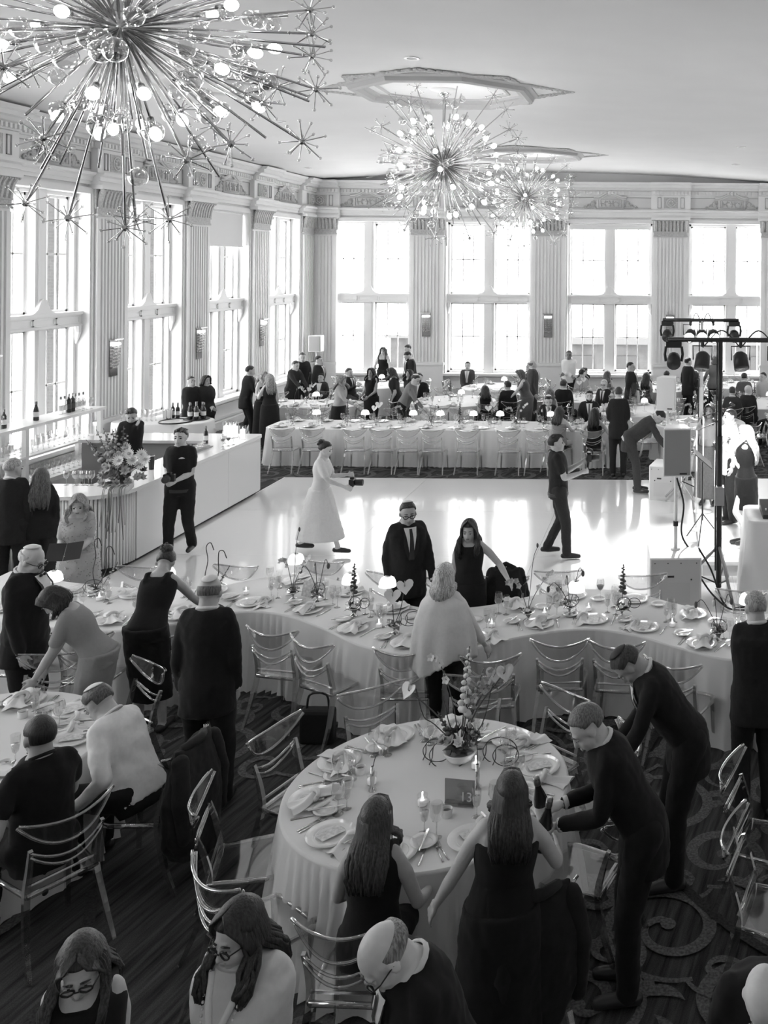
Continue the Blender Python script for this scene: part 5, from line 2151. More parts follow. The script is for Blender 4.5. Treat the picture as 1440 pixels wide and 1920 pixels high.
# serpentine flowers and candles
for px, py, kind, la in ((595, 1128, 'tulip', 'compote of drooping dark tulips beside the number card'), (662, 1155, 'spike', 'compote with a dark flower spike beside the lamp'), (738, 1190, 'anthurium', 'two white anthuriums in a compote in front of the standing man'), (984, 1178, 'orchid', 'spray of pale orchids beside the woman in a poncho'), (1165, 1165, 'spike', 'tall dark flower spike with willow curls by the wine glasses'),
                         (1345, 1200, 'tulip', 'compote of white blooms by the grey-haired man'), (390, 1128, 'twig', 'tall bare twigs standing behind the man with a grey kippah'), (180, 1118, 'twig', 'hooked twig behind the blurred woman in grey'), (520, 1150, 'orchid', 'orchid compote near the first clear chairs'), (1060, 1180, 'tulip', 'low compote between the orchid spray and the dark spike')):
    p = P(px, py, TZ)
    y = max(serp_y(p.x) + .38, min(serp_y(p.x) + .8, p.y))
    small_arrangement((p.x, y, TZ), kind, la)
rs2 = random.Random(5)
for k in range(16):
    x = -6.3 + k * .46
    votive.put((x + rs2.uniform(-.1, .1), serp_y(x) + rs2.uniform(.42, .7), TZ), 0, 'lit votive candle on the serpentine table', 'votive candles on the serpentine table')
for px, py in ((240, 0), (507, 0)):
    pass
for px, py, la in ((1122, 1140, 'glass of red wine beside the lamp on the serpentine table'), (1043, 1140, 'second glass of red wine on the serpentine table near the lamp')):
    p = P(px, py, TZ)
    gl_red.put((p.x, serp_y(p.x) + .8, TZ), 0, la)
for k in range(12):
    small_arrangement((-8.0 + k * .6, 20.0 + .1 * math.sin(k * 2), TZ), ('orchid', 'tulip', 'spike', 'anthurium')[k % 4], 'small flower compote along the middle of the long far table', 'flowers on the long far table')
for i in (0, 2, 4, 6, 8, 5):
    small_arrangement((FAR[i][1] - .1, FAR[i][2] + .1, TZ), ('orchid', 'anthurium', 'spike')[i % 3], 'flower compote on the far table ' + FAR[i][5], 'flowers on the far tables')
    votive.put((FAR[i][1] - .3, FAR[i][2] - .2, TZ), 0, 'lit votive candle on the far table ' + FAR[i][5])

# number 13 table: big centrepiece
cp = thing('flower_centrepiece', 'tall mixed centrepiece of orchids, anthurium and willow on the number 13 table', 'flowers', (T13[0] + .14, T13[1] + .3, TZ), 0)
obj('bowl', MB().lathe([(.06, 0), (.09, .02), (.12, .07), (.115, .08), (.10, .07), (.05, .015)], 20, cap=False), china, cp, smooth=True)
t0 = (0, 0, .08)
spike(cp, t0, (.05, .05, .78), petal_w, 26, .026)
spike(cp, (0, .02, .08), (.14, .1, .6), petal_g, 20, .02)
spike(cp, (-.02, 0, .08), (-.16, 0, .34), petal_d, 14, .018)
for tip, ax, m in (((.30, .05, .60), (.6, -.7, .4), petal_w), ((-.36, -.02, .50), (-.5, -.6, .6), petal_w), ((.22, .12, .56), (.3, -.9, .4), petal_w)):
    stem(cp, [t0, (tip[0] * .4, tip[1] * .4, tip[2] * .6), tip], .005)
    anthurium(cp, tip, ax, .075, m)
for pts, m in (([t0, (-.06, .02, .4), (-.16, .05, .66), (-.22, .05, .70)], petal_w), ([t0, (.04, 0, .35), (.16, 0, .5), (.22, 0, .62)], petal_g)):
    orchid(cp, pts, m)
rr = random.Random(8)
for k in range(26):
    a, r_ = rr.uniform(0, 6.28), rr.uniform(.02, .17)
    mb = MB()
    c = (r_ * math.cos(a), r_ * math.sin(a), .09 + .1 * (1 - r_ / .17) + rr.uniform(0, .05))
    petal_ring(mb, c, 7, rr.uniform(.035, .06), .035, .4, (math.cos(a) * .8, math.sin(a) * .8, 1))
    petal_ring(mb, c, 5, .028, .025, .9, (math.cos(a) * .8, math.sin(a) * .8, 1))
    obj('blossom', mb, (petal_w, petal_d, petal_g, petal_d)[k % 4], cp)
for k in range(14):
    a = rr.uniform(0, 6.28)
    mb = MB()
    petal_ring(mb, (.06, 0, .08), 1, rr.uniform(.12, .2), .08, rr.uniform(-.1, .7), (0, 0, 1), -.1)
    mb.xf(Matrix.Rotation(a, 4, 'Z'))
    obj('leaf', mb, leaf_m, cp)
for k, (bx, r_) in enumerate(((.16, .12), (.24, .09), (-.26, .1), (-.2, .13))):
    curl(cp, (bx, -.06 * (k % 2), .0), r_)
for dx in (-.12, .1, .02, -.05):
    stem(cp, [t0, (dx * 1.5, 0, .25), (dx * 2.2, .02, .42 + dx), (dx * 2.6, 0, .5)], .004, 'twig', willow_m)
for px, py, la in ((697, 1470, 'votive candle on the number 13 table beside the dark brass bud vase'), (792, 1510, 'votive candle glowing in front of the centrepiece on the number 13 table'), (892, 1440, 'votive candle behind the number 13 sign')):
    p = P(px, py, TZ)
    votive.put((p.x, p.y, TZ), 0, la)
for px, py, la in ((676, 1450, 'small ramekin of sauce near the curled willow'), (838, 1530, 'small ramekin of sauce in front of the number 13 sign'), (900, 1415, 'small ramekin of sauce behind the bud vase on the number 13 table'), (653, 1475, 'small ramekin of sauce at the plate with a fan napkin')):
    p = P(px, py, TZ)
    ramekin.put((p.x, p.y, TZ), 0, la)
# bud vases with single stems
for px, py, la, tall in ((895, 1478, 'slim metal bud vase with one drooping stem behind the number 13 sign', 1), (698, 1482, 'slim dark bud vase beside the votive on the number 13 table', 0)):
    p = P(px, py, TZ)
    o = thing('bud_vase', la, 'vase', (p.x, p.y, TZ))
    obj('vase', MB().lathe([(.028, 0), (.026, .008), (.012, .03), (.016, .08), (.011, .16), (.009, .16)], 14, cap=False), silver, o, smooth=True)
    stem(o, [(0, 0, .14), (-.005, 0, .28), (-.03, 0, .4), (-.05, 0, .43)] if tall else [(0, 0, .14), (.02, 0, .22), (.05, 0, .25)], .003)
    obj('bud', MB().ball((-.055, 0, .42) if tall else (.055, 0, .25), (.014, .014, .022), 8, 6), petal_g, o, smooth=True)
# acrylic number sign
p = P(862, 1508, TZ)
sg = thing('table_number_sign', 'clear acrylic table sign with the number 13', 'sign', (p.x, p.y, TZ), R(-8))
obj('acrylic_panel', MB().bb((-.1, -.003, .0), (.1, .003, .16)), clear('smoked_acrylic', .45, .05, 1.49, 1.6, .05), sg)
obj('stand', MB().bb((-.1, -.035, 0), (.1, .035, .008)), acry_edge, sg)
fc = bpy.data.curves.new('number_13', 'FONT')
fc.body = '13'
fc.size = .085
fc.align_x = 'CENTER'
fc.extrude = .001


def text_mesh(fc, nm, m):
    t = bpy.data.objects.new(nm, fc)
    COL.objects.link(t)
    me = bpy.data.meshes.new_from_object(t.evaluated_get(bpy.context.evaluated_depsgraph_get()))
    bpy.data.objects.remove(t)
    me.name = nm
    me.materials.clear()
    me.materials.append(m)
    return me


t = link('number_13', text_mesh(fc, 'number_13', mat('white_print', .9, .6)), sg, (.045, -.006, .025))
t.rotation_euler = (R(90), 0, 0)
# dark drinks at the table beside the man in black
for px, py, la in ((86, 1395, 'tall tumbler of dark drink at the round table'), (77, 1362, 'second tumbler of dark drink behind the first at the round table')):
    p = P(px, py, TZ)
    tumbler.put((p.x, p.y, TZ), 0, la, None, 1.25)
for px, py, la in ((43, 1345, 'ramekin at the middle of the table with dark drinks'), (76, 1408, 'ramekin beside the tumbler of dark drink'), (10, 1440, 'ramekin by the plate with a menu at the table with dark drinks')):
    p = P(px, py, TZ)
    ramekin.put((p.x, p.y, TZ), 0, la)
small_arrangement((TL[0] - .1, TL[1] + .05, TZ), 'orchid', 'orchid compote in the middle of the table with dark drinks')
# number card by the tulips
p = P(555, 1140, TZ)
o = thing('table_number_card', 'folded pale table card by the drooping tulips', 'card', (p.x, serp_y(p.x) + .55, TZ), R(-15))
for s in (-1, 1):
    mb = MB().add([(-.07, 0, .15), (.07, 0, .15), (.07, s * .045, 0), (-.07, s * .045, 0), (-.07, s * .003, .148), (.07, s * .003, .148), (.07, s * .048, 0), (-.07, s * .048, 0)], [(0, 1, 2, 3), (7, 6, 5, 4), (0, 3, 7, 4), (1, 5, 6, 2)])
    obj('card_leaf', mb, cardm, o)
# ================================================================ band equipment on and around the stage
cab_w = mat('white_speaker_cabinet', .86, .35)
grille = mat('grey_speaker_grille', .30, .6, bump=.4, bscale=200)
blk = mat('black_metal', .03, .4, .3)
pole_w = mat('white_pole', .82, .35)
led = mat('lit_stage_lamp', 1.0, .4, emit=60)


def speaker_rig(x, y, rz, wsub, la):
    s = thing('subwoofer', 'white subwoofer box with grey front panel ' + la, 'speaker', (x, y, .022), rz)
    bevel(obj('cabinet', MB().bb((-wsub / 2, -.3, 0), (wsub / 2, .3, .62)), cab_w, s), .012)
    obj('front_grille', MB().bb((-wsub / 2 + .02, -.312, .02), (wsub / 2 - .02, -.298, .60)), mat('pale_grille', .52, .6), s)
    obj('recessed_panel', MB().bb((-wsub * .32, -.318, .08), (wsub * .28, -.311, .32)), mat('pale_panel', .48, .6), s)
    for dx in (-.4, -.15, .1, .4):
        obj('screw', MB().ball((dx * wsub, -.314, .56), .008, 6, 4), blk, s)
    for dx in (-.28, .3):
        obj('handle_stud', MB().ball((dx * wsub, -.316, .36), .011, 6, 4), blk, s)
    obj('maker_badge', MB().bb((-.1, -.317, .385), (-.02, -.311, .41)), blk, s)
    p = thing('speaker_pole', 'white pole between the loudspeaker and subwoofer ' + la, 'pole', (x + .02, y + .05, .642))
    obj('shaft', MB().tube([(0, 0, 0), (0, 0, .98)], .022, 12), pole_w, p, smooth=True)
    obj('collar', MB().tube([(0, 0, .3), (0, 0, .36)], .032, 12), blk, p, smooth=True)
    obj('foot_plate', MB().tube([(0, 0, 0), (0, 0, .015)], .06, 16), pole_w, p, smooth=True)
    k = thing('loudspeaker', 'white loudspeaker cabinet on a pole ' + la, 'speaker', (x + .02, y + .05, 1.6), rz)
    bevel(obj('cabinet', MB().add([(-.175, -.17, 0), (.175, -.17, 0), (.12, .17, 0), (-.12, .17, 0), (-.175, -.17, .6), (.175, -.17, .6), (.12, .17, .6), (-.12, .17, .6)], [(3, 2, 1, 0), (4, 5, 6, 7), (0, 1, 5, 4), (1, 2, 6, 5), (2, 3, 7, 6), (3, 0, 4, 7)]), cab_w, k), .01)
    return k


k = speaker_rig(.12, 11.75, R(4), .64, 'nearest the serpentine table')
obj('front_grille', MB().bb((-.16, -.182, .02), (.16, -.168, .58)), grille, k)
obj('maker_badge', MB().bb((.03, -.187, .03), (.12, -.18, .05)), blk, k)
k = speaker_rig(.02, 16.95, R(-12), .5, 'beside the bending man in a suit')
obj('front_grille', MB().bb((-.16, -.182, .02), (.16, -.168, .58)), mat('white_grille', .8, .6), k)
obj('maker_badge', MB().bb((.03, -.187, .03), (.12, -.18, .05)), blk, k)
# small wall speaker near the corner
p = PD(593, 648, 28.6)
o = thing('loudspeaker', 'small grey loudspeaker on a tall stand by the far corner pilaster', 'speaker', (p.x, p.y, 0))
bevel(obj('cabinet', MB().bb((-.19, -.15, 1.48), (.19, .15, 1.98)), cab_w, o), .02)
obj('front_grille', MB().bb((-.165, -.165, 1.5), (.165, -.148, 1.96)), grille, o)
obj('stand', MB().tube([(0, 0, 0), (0, 0, 1.5)], .02, 8), pole_w, o)
for a in (0, 2.1, 4.2):
    obj('leg', MB().tube([(.4 * math.cos(a), .4 * math.sin(a), .01), (0, 0, .5)], .012, 6), pole_w, o)


def par_can(root, c, aimd, lit=False):
    c = V(c)
    d = V(aimd).normalized()
    b = obj('spotlight', MB().tube([c - d * .10, c - d * .06, c + d * .12], [.06, .095, .10], 14), blk, root, smooth=True)
    obj('lens', MB().tube([c + d * .112, c + d * .122], .085, 14), led if lit else mat('dark_lens', .08, .1), b, smooth=True)
    e = d.cross(V((0, 0, 1))).normalized()
    obj('yoke', MB().tube([c + e * .12, c + e * .125 + V((0, 0, .18)), c - e * .125 + V((0, 0, .18)), c - e * .12], .008, 6), blk, b)
    obj('clamp', MB().tube([c + V((0, 0, .17)), c + V((0, 0, .26))], .022, 8), blk, b)


def moving_head(root, c):
    c = V(c)
    b = obj('moving_light', MB().bb(c + V((-.1, -.08, .14)), c + V((.1, .08, .22))).tube([c + V((-.1, 0, .15)), c + V((-.115, 0, .05)), c + V((-.1, 0, -.04))], .018, 6).tube([c + V((.1, 0, .15)), c + V((.115, 0, .05)), c + V((.1, 0, -.04))], .018, 6), blk, root)
    obj('lamp_head', MB().tube([c + V((0, .1, .03)), c + V((0, .05, 0)), c + V((0, -.11, -.06))], [.05, .085, .09], 14), blk, b, smooth=True)


def light_stand(x, y, z, x0, x1, la, cans, heads, wh, low=0):
    t = thing('light_stand', la, 'light stand', (x, y, z))
    H = 3.28 - z
    obj('mast', MB().tube([(0, 0, .08), (0, 0, H * .62)], .036, 12).tube([(0, 0, H * .6), (0, 0, H)], .028, 12), blk if not wh else pole_w, t, smooth=True)
    obj('winch', MB().bb((-.06, -.1, 1.15), (.06, .06, 1.38)), mat('grey_box', .35, .5), t)
    for a in (R(190), R(285), R(75)):
        obj('leg', MB().tube([(.62 * math.cos(a), .62 * math.sin(a), .015), (0, 0, .62)], .02, 8), mat('grey_steel', .35, .4, .6), t, smooth=True)
        obj('leg_brace', MB().tube([(.34 * math.cos(a), .34 * math.sin(a), .28), (0, 0, .12)], .01, 6), blk, t)
    obj('crossbar', MB().tube([(x0 - x, 0, H), (x1 - x, 0, H)], .032, 10), blk, t, smooth=True)
    for cx, lit, d in cans:
        par_can(t, (cx - x, 0, H - .26), d, lit)
    for cx in heads:
        moving_head(t, (cx - x, 0, H - .24))
    for a, b in zip(cans, cans[1:]):
        m = (a[0] + b[0]) / 2 - x
        obj('cable', MB().tube(spline([(a[0] - x, 0, H - .1), (m, .02, H + .12), (b[0] - x, 0, H - .1)], 6), .009, 6), blk, t, smooth=True)
    obj('mast_cable', MB().tube(spline([(-.045, -.02, .3), (-.05, -.03, 1.2), (-.045, -.02, 2.2), (-.04, 0, H)], 5), .01, 6), blk, t, smooth=True)
    return t


light_stand(.70, 12.0, .022, .02, 1.55, 'black tripod light stand with round spotlights beside the singer', [(.47, False, (-.1, -.5, -.8)), (.96, False, (.1, -.5, -.8)), (1.42, False, (.2, -.6, -.6))], [.10], False)
light_stand(.62, 16.2, .22, -.06, 1.26, 'pale light stand with glaring lamps at the back of the stage', [(.42, True, (-.15, -.9, -.3)), (.62, True, (0, -.95, -.25)), (.82, True, (.1, -.9, -.3))], [.02, 1.18], True)
# the lamps' light on the stage
for loc, tgt, e in (((.62, 16.0, 2.95), (.9, 14.0, 1.0), 900), ((.96, 12.05, 2.9), (1.2, 13.9, .9), 500)):
    l = bpy.data.lights.new('stage_spot', 'SPOT')
    l.energy = e
    l.spot_size = R(75)
    l.spot_blend = .6
    l.shadow_soft_size = .1
    o = bpy.data.objects.new('stage_spot', l)
    o.location = loc
    o.rotation_euler = (V(tgt) - V(loc)).to_track_quat('-Z', 'Y').to_euler()
    COL.objects.link(o)


def mic_stand(x, y, z, h, la, boom=None):
    t = thing('microphone_stand', la, 'stand', (x, y, z))
    obj('base', MB().lathe([(.15, 0), (.15, .015), (.03, .03)], 20), pole_w, t, smooth=True)
    obj('pole', MB().tube([(0, 0, .02), (0, 0, h)], .011, 8), pole_w, t, smooth=True)
    if boom:
        obj('boom', MB().tube([(0, 0, h), boom], .008, 6), blk, t)
        obj('microphone', MB().tube([boom, V(boom) + V((-.08, -.03, .04))], [.014, .024], 8), blk, t, smooth=True)
    else:
        obj('microphone', MB().tube([(0, 0, h), (-.02, -.04, h + .1)], [.014, .024], 8), blk, t, smooth=True)
    return t


mic_stand(.70, 13.0, .22, 1.45, 'straight white microphone stand in front of the singer')
mic_stand(.48, 14.2, .22, 1.5, 'white microphone stand beside the loudspeaker pole', (.32, .1, 1.62))
mic_stand(.62, 15.2, .22, 1.55, 'slanting boom microphone stand by the cymbals', (.5, -.1, 1.75))
# music stand
t = thing('music_stand', 'black music stand with a tilted desk beside the singer', 'stand', (.55, 13.6, .22))
obj('pole', MB().tube([(0, 0, .3), (0, 0, 1.15)], .012, 8), blk, t)
for a in (.3, 2.4, 4.5):
    obj('leg', MB().tube([(0, 0, .4), (.3 * math.cos(a), .3 * math.sin(a), .01)], .009, 6), blk, t)
M = Matrix.Translation((0, 0, 1.2)) @ Matrix.Rotation(R(40), 4, 'Y')
obj('desk', MB().box((0, 0, 0), (.32, .45, .012), 0, M), blk, t)
# cymbals and drum
for x, y, h in ((.42, 16.6, 1.25), (.75, 15.9, 1.15), (.28, 15.8, 1.05)):
    t = thing('cymbal', 'brass cymbal on a thin stand behind the loudspeakers', 'cymbal', (x, y, .22), 0, 'cymbals on the stage')
    obj('plate', MB().lathe([(.23, h), (.1, h + .02), (.04, h + .045), (.002, h + .05)], 24), mat('brass_plate', .65, .25, 1.0), t, smooth=True)
    obj('stand', MB().tube([(0, 0, .25), (0, 0, h + .06)], .01, 6), chrome, t)
    for a in (0, 2.1, 4.2):
        obj('leg', MB().tube([(.22 * math.cos(a), .22 * math.sin(a), .01), (0, 0, .35)], .008, 5), chrome, t)
t = thing('snare_drum', 'pale drum on the stage below the cymbals', 'drum', (.52, 16.3, .22))
obj('shell', MB().tube([(0, 0, .45), (0, 0, .75)], .2, 24), mat('drum_shell', .55, .3), t, smooth=True)
obj('hoop', MB().tube([(0, 0, .73), (0, 0, .76)], .21, 24), chrome2, t, smooth=True)
for a in (.5, 2.6, 4.7):
    obj('leg', MB().tube([(.2 * math.cos(a), .2 * math.sin(a), .005), (.1 * math.cos(a), .1 * math.sin(a), .5)], .01, 6), chrome, t)
# draped mixing desk
t = thing('draped_desk', 'tall white draped desk in front of the stage', 'desk', (0, 0, 0))
per = rrect(1.06, 2.6, 11.75, 12.55, .08)
mbz = cloth_mesh(per, None, 1.02, 61, .03, .07, .2)
obj('cloth', mbz, linen, t, smooth=True)
m = thing('mixing_console', 'black mixing console on the white draped desk', 'mixer', (1.6, 12.1, 1.022))
obj('body', MB().add([(-.35, -.25, 0), (.35, -.25, 0), (.35, .25, 0), (-.35, .25, 0), (-.35, -.25, .05), (.35, -.25, .05), (.35, .25, .13), (-.35, .25, .13)], [(3, 2, 1, 0), (4, 5, 6, 7), (0, 1, 5, 4), (1, 2, 6, 5), (2, 3, 7, 6), (3, 0, 4, 7)]), blk, m)
for i in range(8):
    obj('fader', MB().box((-.3 + i * .085, -.1, .085), (.02, .03, .02)), pole_w, m)
# cables on the floor
for i, pts in enumerate(([(.44, 12.0, .6), (.6, 11.9, .35), (.75, 11.6, .03), (.95, 11.5, .03), (1.1, 11.6, .03)], [(.45, 11.8, .3), (.6, 11.6, .15), (.8, 11.45, .03), (1.0, 11.4, .03)], [(.15, 11.78, 1.55), (.24, 11.85, 1.2), (.22, 11.9, .8), (.4, 11.95, .5)])):
    o = obj('cable', MB().tube(spline(pts, 6), .012, 6), blk, smooth=True)
    tag(o, ('black cable looping from the subwoofer to the tripod', 'black cable lying behind the subwoofer', 'black cable hanging from the loudspeaker')[i], 'cable', 'stage cables')

# ================================================================ things on and around the bar
for px, py, la in ((386, 832, 'dark wine bottle standing on the bar top beside the ice'),):
    p = P(px, py, BH)
    bt_wine.put((p.x, p.y, BH), 0, la)
for i, (px, py) in enumerate(((418, 838), (428, 836), (421, 831), (434, 842), (441, 834))):
    p = P(px, py, BH)
    (gl_red if i < 2 else gl_wine).put((min(p.x, OX - .08), p.y, BH), 0, 'red wine glass by the candles at the end of the bar' if i < 2 else 'empty wine glass by the candles at the end of the bar', 'glasses at the end of the bar')
pillar_m = mat('lit_candle_wax', .95, .4, emit=2.2)


def make_pillar():
    o = thing('pillar_candle', 'x', 'candle')
    obj('glass_cylinder', MB().lathe([(.06, 0), (.06, .28)], 18, cap=False).lathe([(.06, 0), (.06, .008), (.002, .01)], 18), gls, o, smooth=True)
    obj('wax', MB().lathe([(.045, .01), (.045, .2), (.01, .19)], 16), pillar_m, o, smooth=True)
    obj('flame', MB().lathe([(.001, .195), (.008, .21), (.001, .245)], 8), MATS['flame'], o)
    return o


pillar = Proto(make_pillar)
for px, py, s in ((431, 822, 1.1), (441, 820, 1.0), (455, 824, .9), (424, 818, .95)):
    p = P(px, py, BH)
    pillar.put((min(p.x, OX - .1), p.y, BH), 0, 'lit white pillar candle in a glass cylinder at the end of the bar', 'pillar candles on the bar', s)
o = thing('cocktail_shaker', 'black cocktail shaker on the bar behind the flowers', 'shaker', P(284, 880, BH))
obj('cup', MB().lathe([(.035, 0), (.045, .2), (.046, .21)], 16), black_m, o, smooth=True)
obj('rim', MB().lathe([(.046, .2), (.048, .205), (.046, .212)], 16, cap=False), chrome2, o, smooth=True)
for i, (px, py) in enumerate(((146, 908), (153, 905), (160, 909), (167, 905), (174, 909), (181, 904), (150, 900), (170, 900))):
    p = P(px, py, BH)
    gl_wine.put((p.x, min(max(p.y, 12.55), 13.1), BH), 0, 'empty wine glass in the cluster beside the bar flowers', 'wine glasses beside the bar flowers')
p = P(256, 895, BH)
lamp.put((p.x, p.y, BH), 0, 'small lit table lamp on the bar behind the flowers')

# big bar arrangement
p = P(226, 922, BH)
ar = thing('bar_flower_arrangement', 'large trailing arrangement of dark blooms and broad leaves on the rounded bar end', 'flowers', (p.x, max(p.y, 12.6), BH))
rr = random.Random(21)
obj('bowl', MB().lathe([(.1, 0), (.16, .05), (.17, .14), (.15, .14), (.1, .03)], 20, cap=False), china, ar, smooth=True)
for k in range(46):
    a = rr.uniform(0, 6.28)
    r_ = rr.uniform(.02, .34)
    zz = .15 + rr.uniform(0, .42) * (1 - r_ / .5)
    mb = MB()
    c = (r_ * math.cos(a), r_ * math.sin(a) * .6, zz)
    petal_ring(mb, c, 7, rr.uniform(.05, .09), .05, .35, (math.cos(a), math.sin(a) - .6, .7))
    petal_ring(mb, c, 5, .04, .035, .9, (math.cos(a), math.sin(a) - .6, .7))
    obj('blossom', mb, (petal_d, petal_g, petal_g, leaf_m)[k % 4], ar)
for k in range(9):
    a = PI * .35 + k * .16
    tip = (-.12 + .42 * math.cos(a), rr.uniform(-.1, .1), .35 + .52 * math.sin(a) * rr.uniform(.8, 1.1))
    spike(ar, (0, 0, .1), tip, petal_d if k % 2 else petal_g, 14, .035)
for k in range(8):
    c = (rr.uniform(-.05, .42), rr.uniform(-.15, .1), rr.uniform(.3, .65))
    stem(ar, [(0, 0, .12), (c[0] * .5, c[1] * .5, c[2] * .7), c], .005)
    mb = MB()
    petal_ring(mb, c, 16, .085, .03, .25, (c[0] * .6, -1, .4))
    q = obj('gerbera', mb, petal_w, ar)
    obj('gerbera_eye', MB().ball(V(c) + V((0, -.015, .01)), .022, 8, 5), petal_g, q, smooth=True)
for k in range(7):
    a = rr.uniform(0, 6.28)
    mb = MB()
    petal_ring(mb, (0, 0, 0), 1, .26, .22, -.5, (0, 0, 1), -.1)
    mb.xf(Matrix.Translation((.1 * math.cos(a), -.16 + .05 * math.sin(a), .17)) @ Matrix.Rotation(-PI / 2 + rr.uniform(-1, 1), 4, 'Z'))
    obj('broad_leaf', mb, leaf_m, ar)
for k in range(14):
    dx = rr.uniform(-.05, .2)
    obj('trailing_stem', MB().tube(spline([(dx, -.14, .12), (dx * 1.2, -.3, .1), (dx * 1.3 + .02, -.36, -.15), (dx * 1.3 + rr.uniform(-.03, .05), -.36, -.3 - rr.uniform(0, .25))], 4), .006, 5), petal_g if k % 2 else leaf_m, ar, smooth=True)

# champagne station by the window
st = thing('champagne_table', 'cloth-covered service table with champagne behind the bar', 'table', (0, 0, 0))
per = rrect(-10.9, -9.05, 18.15, 18.95, .3)
obj('cloth', cloth_mesh(per, None, 1.06, 71, .02, .04, .25), linen, st, smooth=True)
tr = thing('serving_tray', 'round tray with a dark rim on the service table', 'tray', (-9.65, 18.4, 1.062))
obj('plate', MB().lathe([(.3, 0), (.3, .008), (.002, .009)], 28), china, tr)
obj('rim', MB().tube([(.3 * math.cos(t), .3 * math.sin(t), .012) for t in [i * PI / 14 for i in range(29)]], .014, 6), black_m, tr, smooth=True)
tr = thing('serving_tray', 'dark tray under the champagne bottles', 'tray', (-9.4, 18.72, 1.062))
obj('plate', MB().lathe([(.24, 0), (.25, .015), (.24, .02), (.002, .012)], 28), black_m, tr)
for i, (dx, dy) in enumerate(((-.14, 0), (-.06, .1), (.0, -.02), (.08, .08), (.14, 0), (.05, -.12), (-.08, -.1))):
    bt_champ.put((-9.4 + dx, 18.72 + dy, 1.078), i, 'champagne bottle on the dark service tray', 'champagne bottles on the tray')
for i in range(2):
    bt_wine.put((-9.95 + .1 * i, 18.85, 1.06), 0, 'dark bottle chilling beside the steel ice bucket', 'bottles by the ice bucket')
o = thing('ice_bucket', 'steel ice bucket on the service table', 'bucket', (-9.95, 18.65, 1.06))
obj('pail', MB().lathe([(.08, 0), (.1, .2), (.105, .205), (.095, .2), (.075, .01)], 20, cap=False), chrome2, o, smooth=True)
obj('ice', MB().lathe([(.09, .17), (.05, .21), (.01, .2)], 12), ice_m, o)
for k in range(14):
    gl_flute.put((-10.75 + .1 * (k % 7), 18.45 + .14 * (k // 7), 1.06), 0, 'champagne flute lined up on the service table', 'flutes on the service table')
o = thing('ice_bucket', 'steel wine cooler on the window ledge beside the man in a suit', 'bucket', (-11.15, 22.6, SILL))
obj('pail', MB().lathe([(.08, 0), (.1, .22), (.105, .225), (.095, .22), (.075, .01)], 20, cap=False), chrome2, o, smooth=True)
obj('ice', MB().lathe([(.09, .19), (.05, .23), (.01, .22)], 12), ice_m, o)

# jackets and bags draped on chairs, drawn from the chair back downwards
def draped_coat(x, y, face, label, w, z1, z0, v=.02, nm='coat', cat='coat', flare=.1):
    o = thing(nm, label, cat, (x, y, 0), R(face - 90))
    mb = MB()
    ns = 22
    rg = []
    for q in [i / 9 for i in range(10)]:
        zz = z1 + (z0 - z1) * q
        ww = w * (.8 + .35 * min(1, q * 2.5)) * (1 if q < .8 else 1 - (q - .8) * 2.0)
        dd = .06 + .05 * min(1, q * 3) + flare * q * .3
        rg.append([(ww * math.cos(2 * PI * i / ns) * (1 + .05 * math.sin(3 * i + 4 * q)), -.33 + dd * math.sin(2 * PI * i / ns) * (1 + .12 * math.sin(5 * i)), zz + .02 * math.cos(2 * 2 * PI * i / ns)) for i in range(ns)])
    mb.loft(rg)
    b = obj('cloth_body', mb, cloth(v), o)
    remesh(b, .012, 2, fold=.03)
    c2 = MB()
    for s in (-1, 1):
        limb(c2, [(s * w * .75, -.36, z1 - .05), (s * w * .95, -.40, z1 - .3), (s * w * .85, -.40, max(z0 + .05, z1 - .55))], [.06, .06, .05], 10)
    remesh(obj('sleeves', c2, cloth(v), o), .013, 2, fold=.02)
    obj('collar', MB().tube([(-w * .5, -.33, z1 + .0), (0, -.39, z1 + .03), (w * .5, -.33, z1 + .0)], .03, 8), cloth(v * 1.3 + .004), o, smooth=True)
    return o


draped_coat(TL[0] + 1.42 * math.cos(R(-5)), TL[1] + 1.42 * math.sin(R(-5)), 175, 'long black coat hanging over a clear chair back', .25, .92, .16)
draped_coat(T13[0] + 1.3 * math.cos(R(304)), T13[1] + 1.3 * math.sin(R(304)), 124, 'black jacket over a chair back beside the blurred woman', .24, .95, .35, .015)
draped_coat(-1.7, 9.65, 270, 'fuzzy black shawl over a chair behind the serpentine table', .2, .98, .45, .02, 'shawl', 'shawl')
p = P(600, 1340, 0)
hb = thing('handbag', 'black handbag on the carpet under the serpentine table cloth', 'bag', (-3.05, 8.25, 0))
bevel(obj('bag_body', MB().box((0, 0, .15), (.3, .13, .3)), cloth(.02, .5), hb), .03)
obj('bag_handle', MB().tube(spline([(-.1, 0, .29), (-.07, 0, .42), (.07, 0, .42), (.1, 0, .29)], 5), .01, 6), shoe_m, hb, smooth=True)
# ================================================================ the people
def who(label, px, py, zt, face, dx=0.0, dy=0.0, **kw):
    """head top seen at photo pixel (px, py) and height zt above the floor"""
    p = P(px, py, zt)
    return person(label, p.x + dx, p.y + dy, face, **kw)


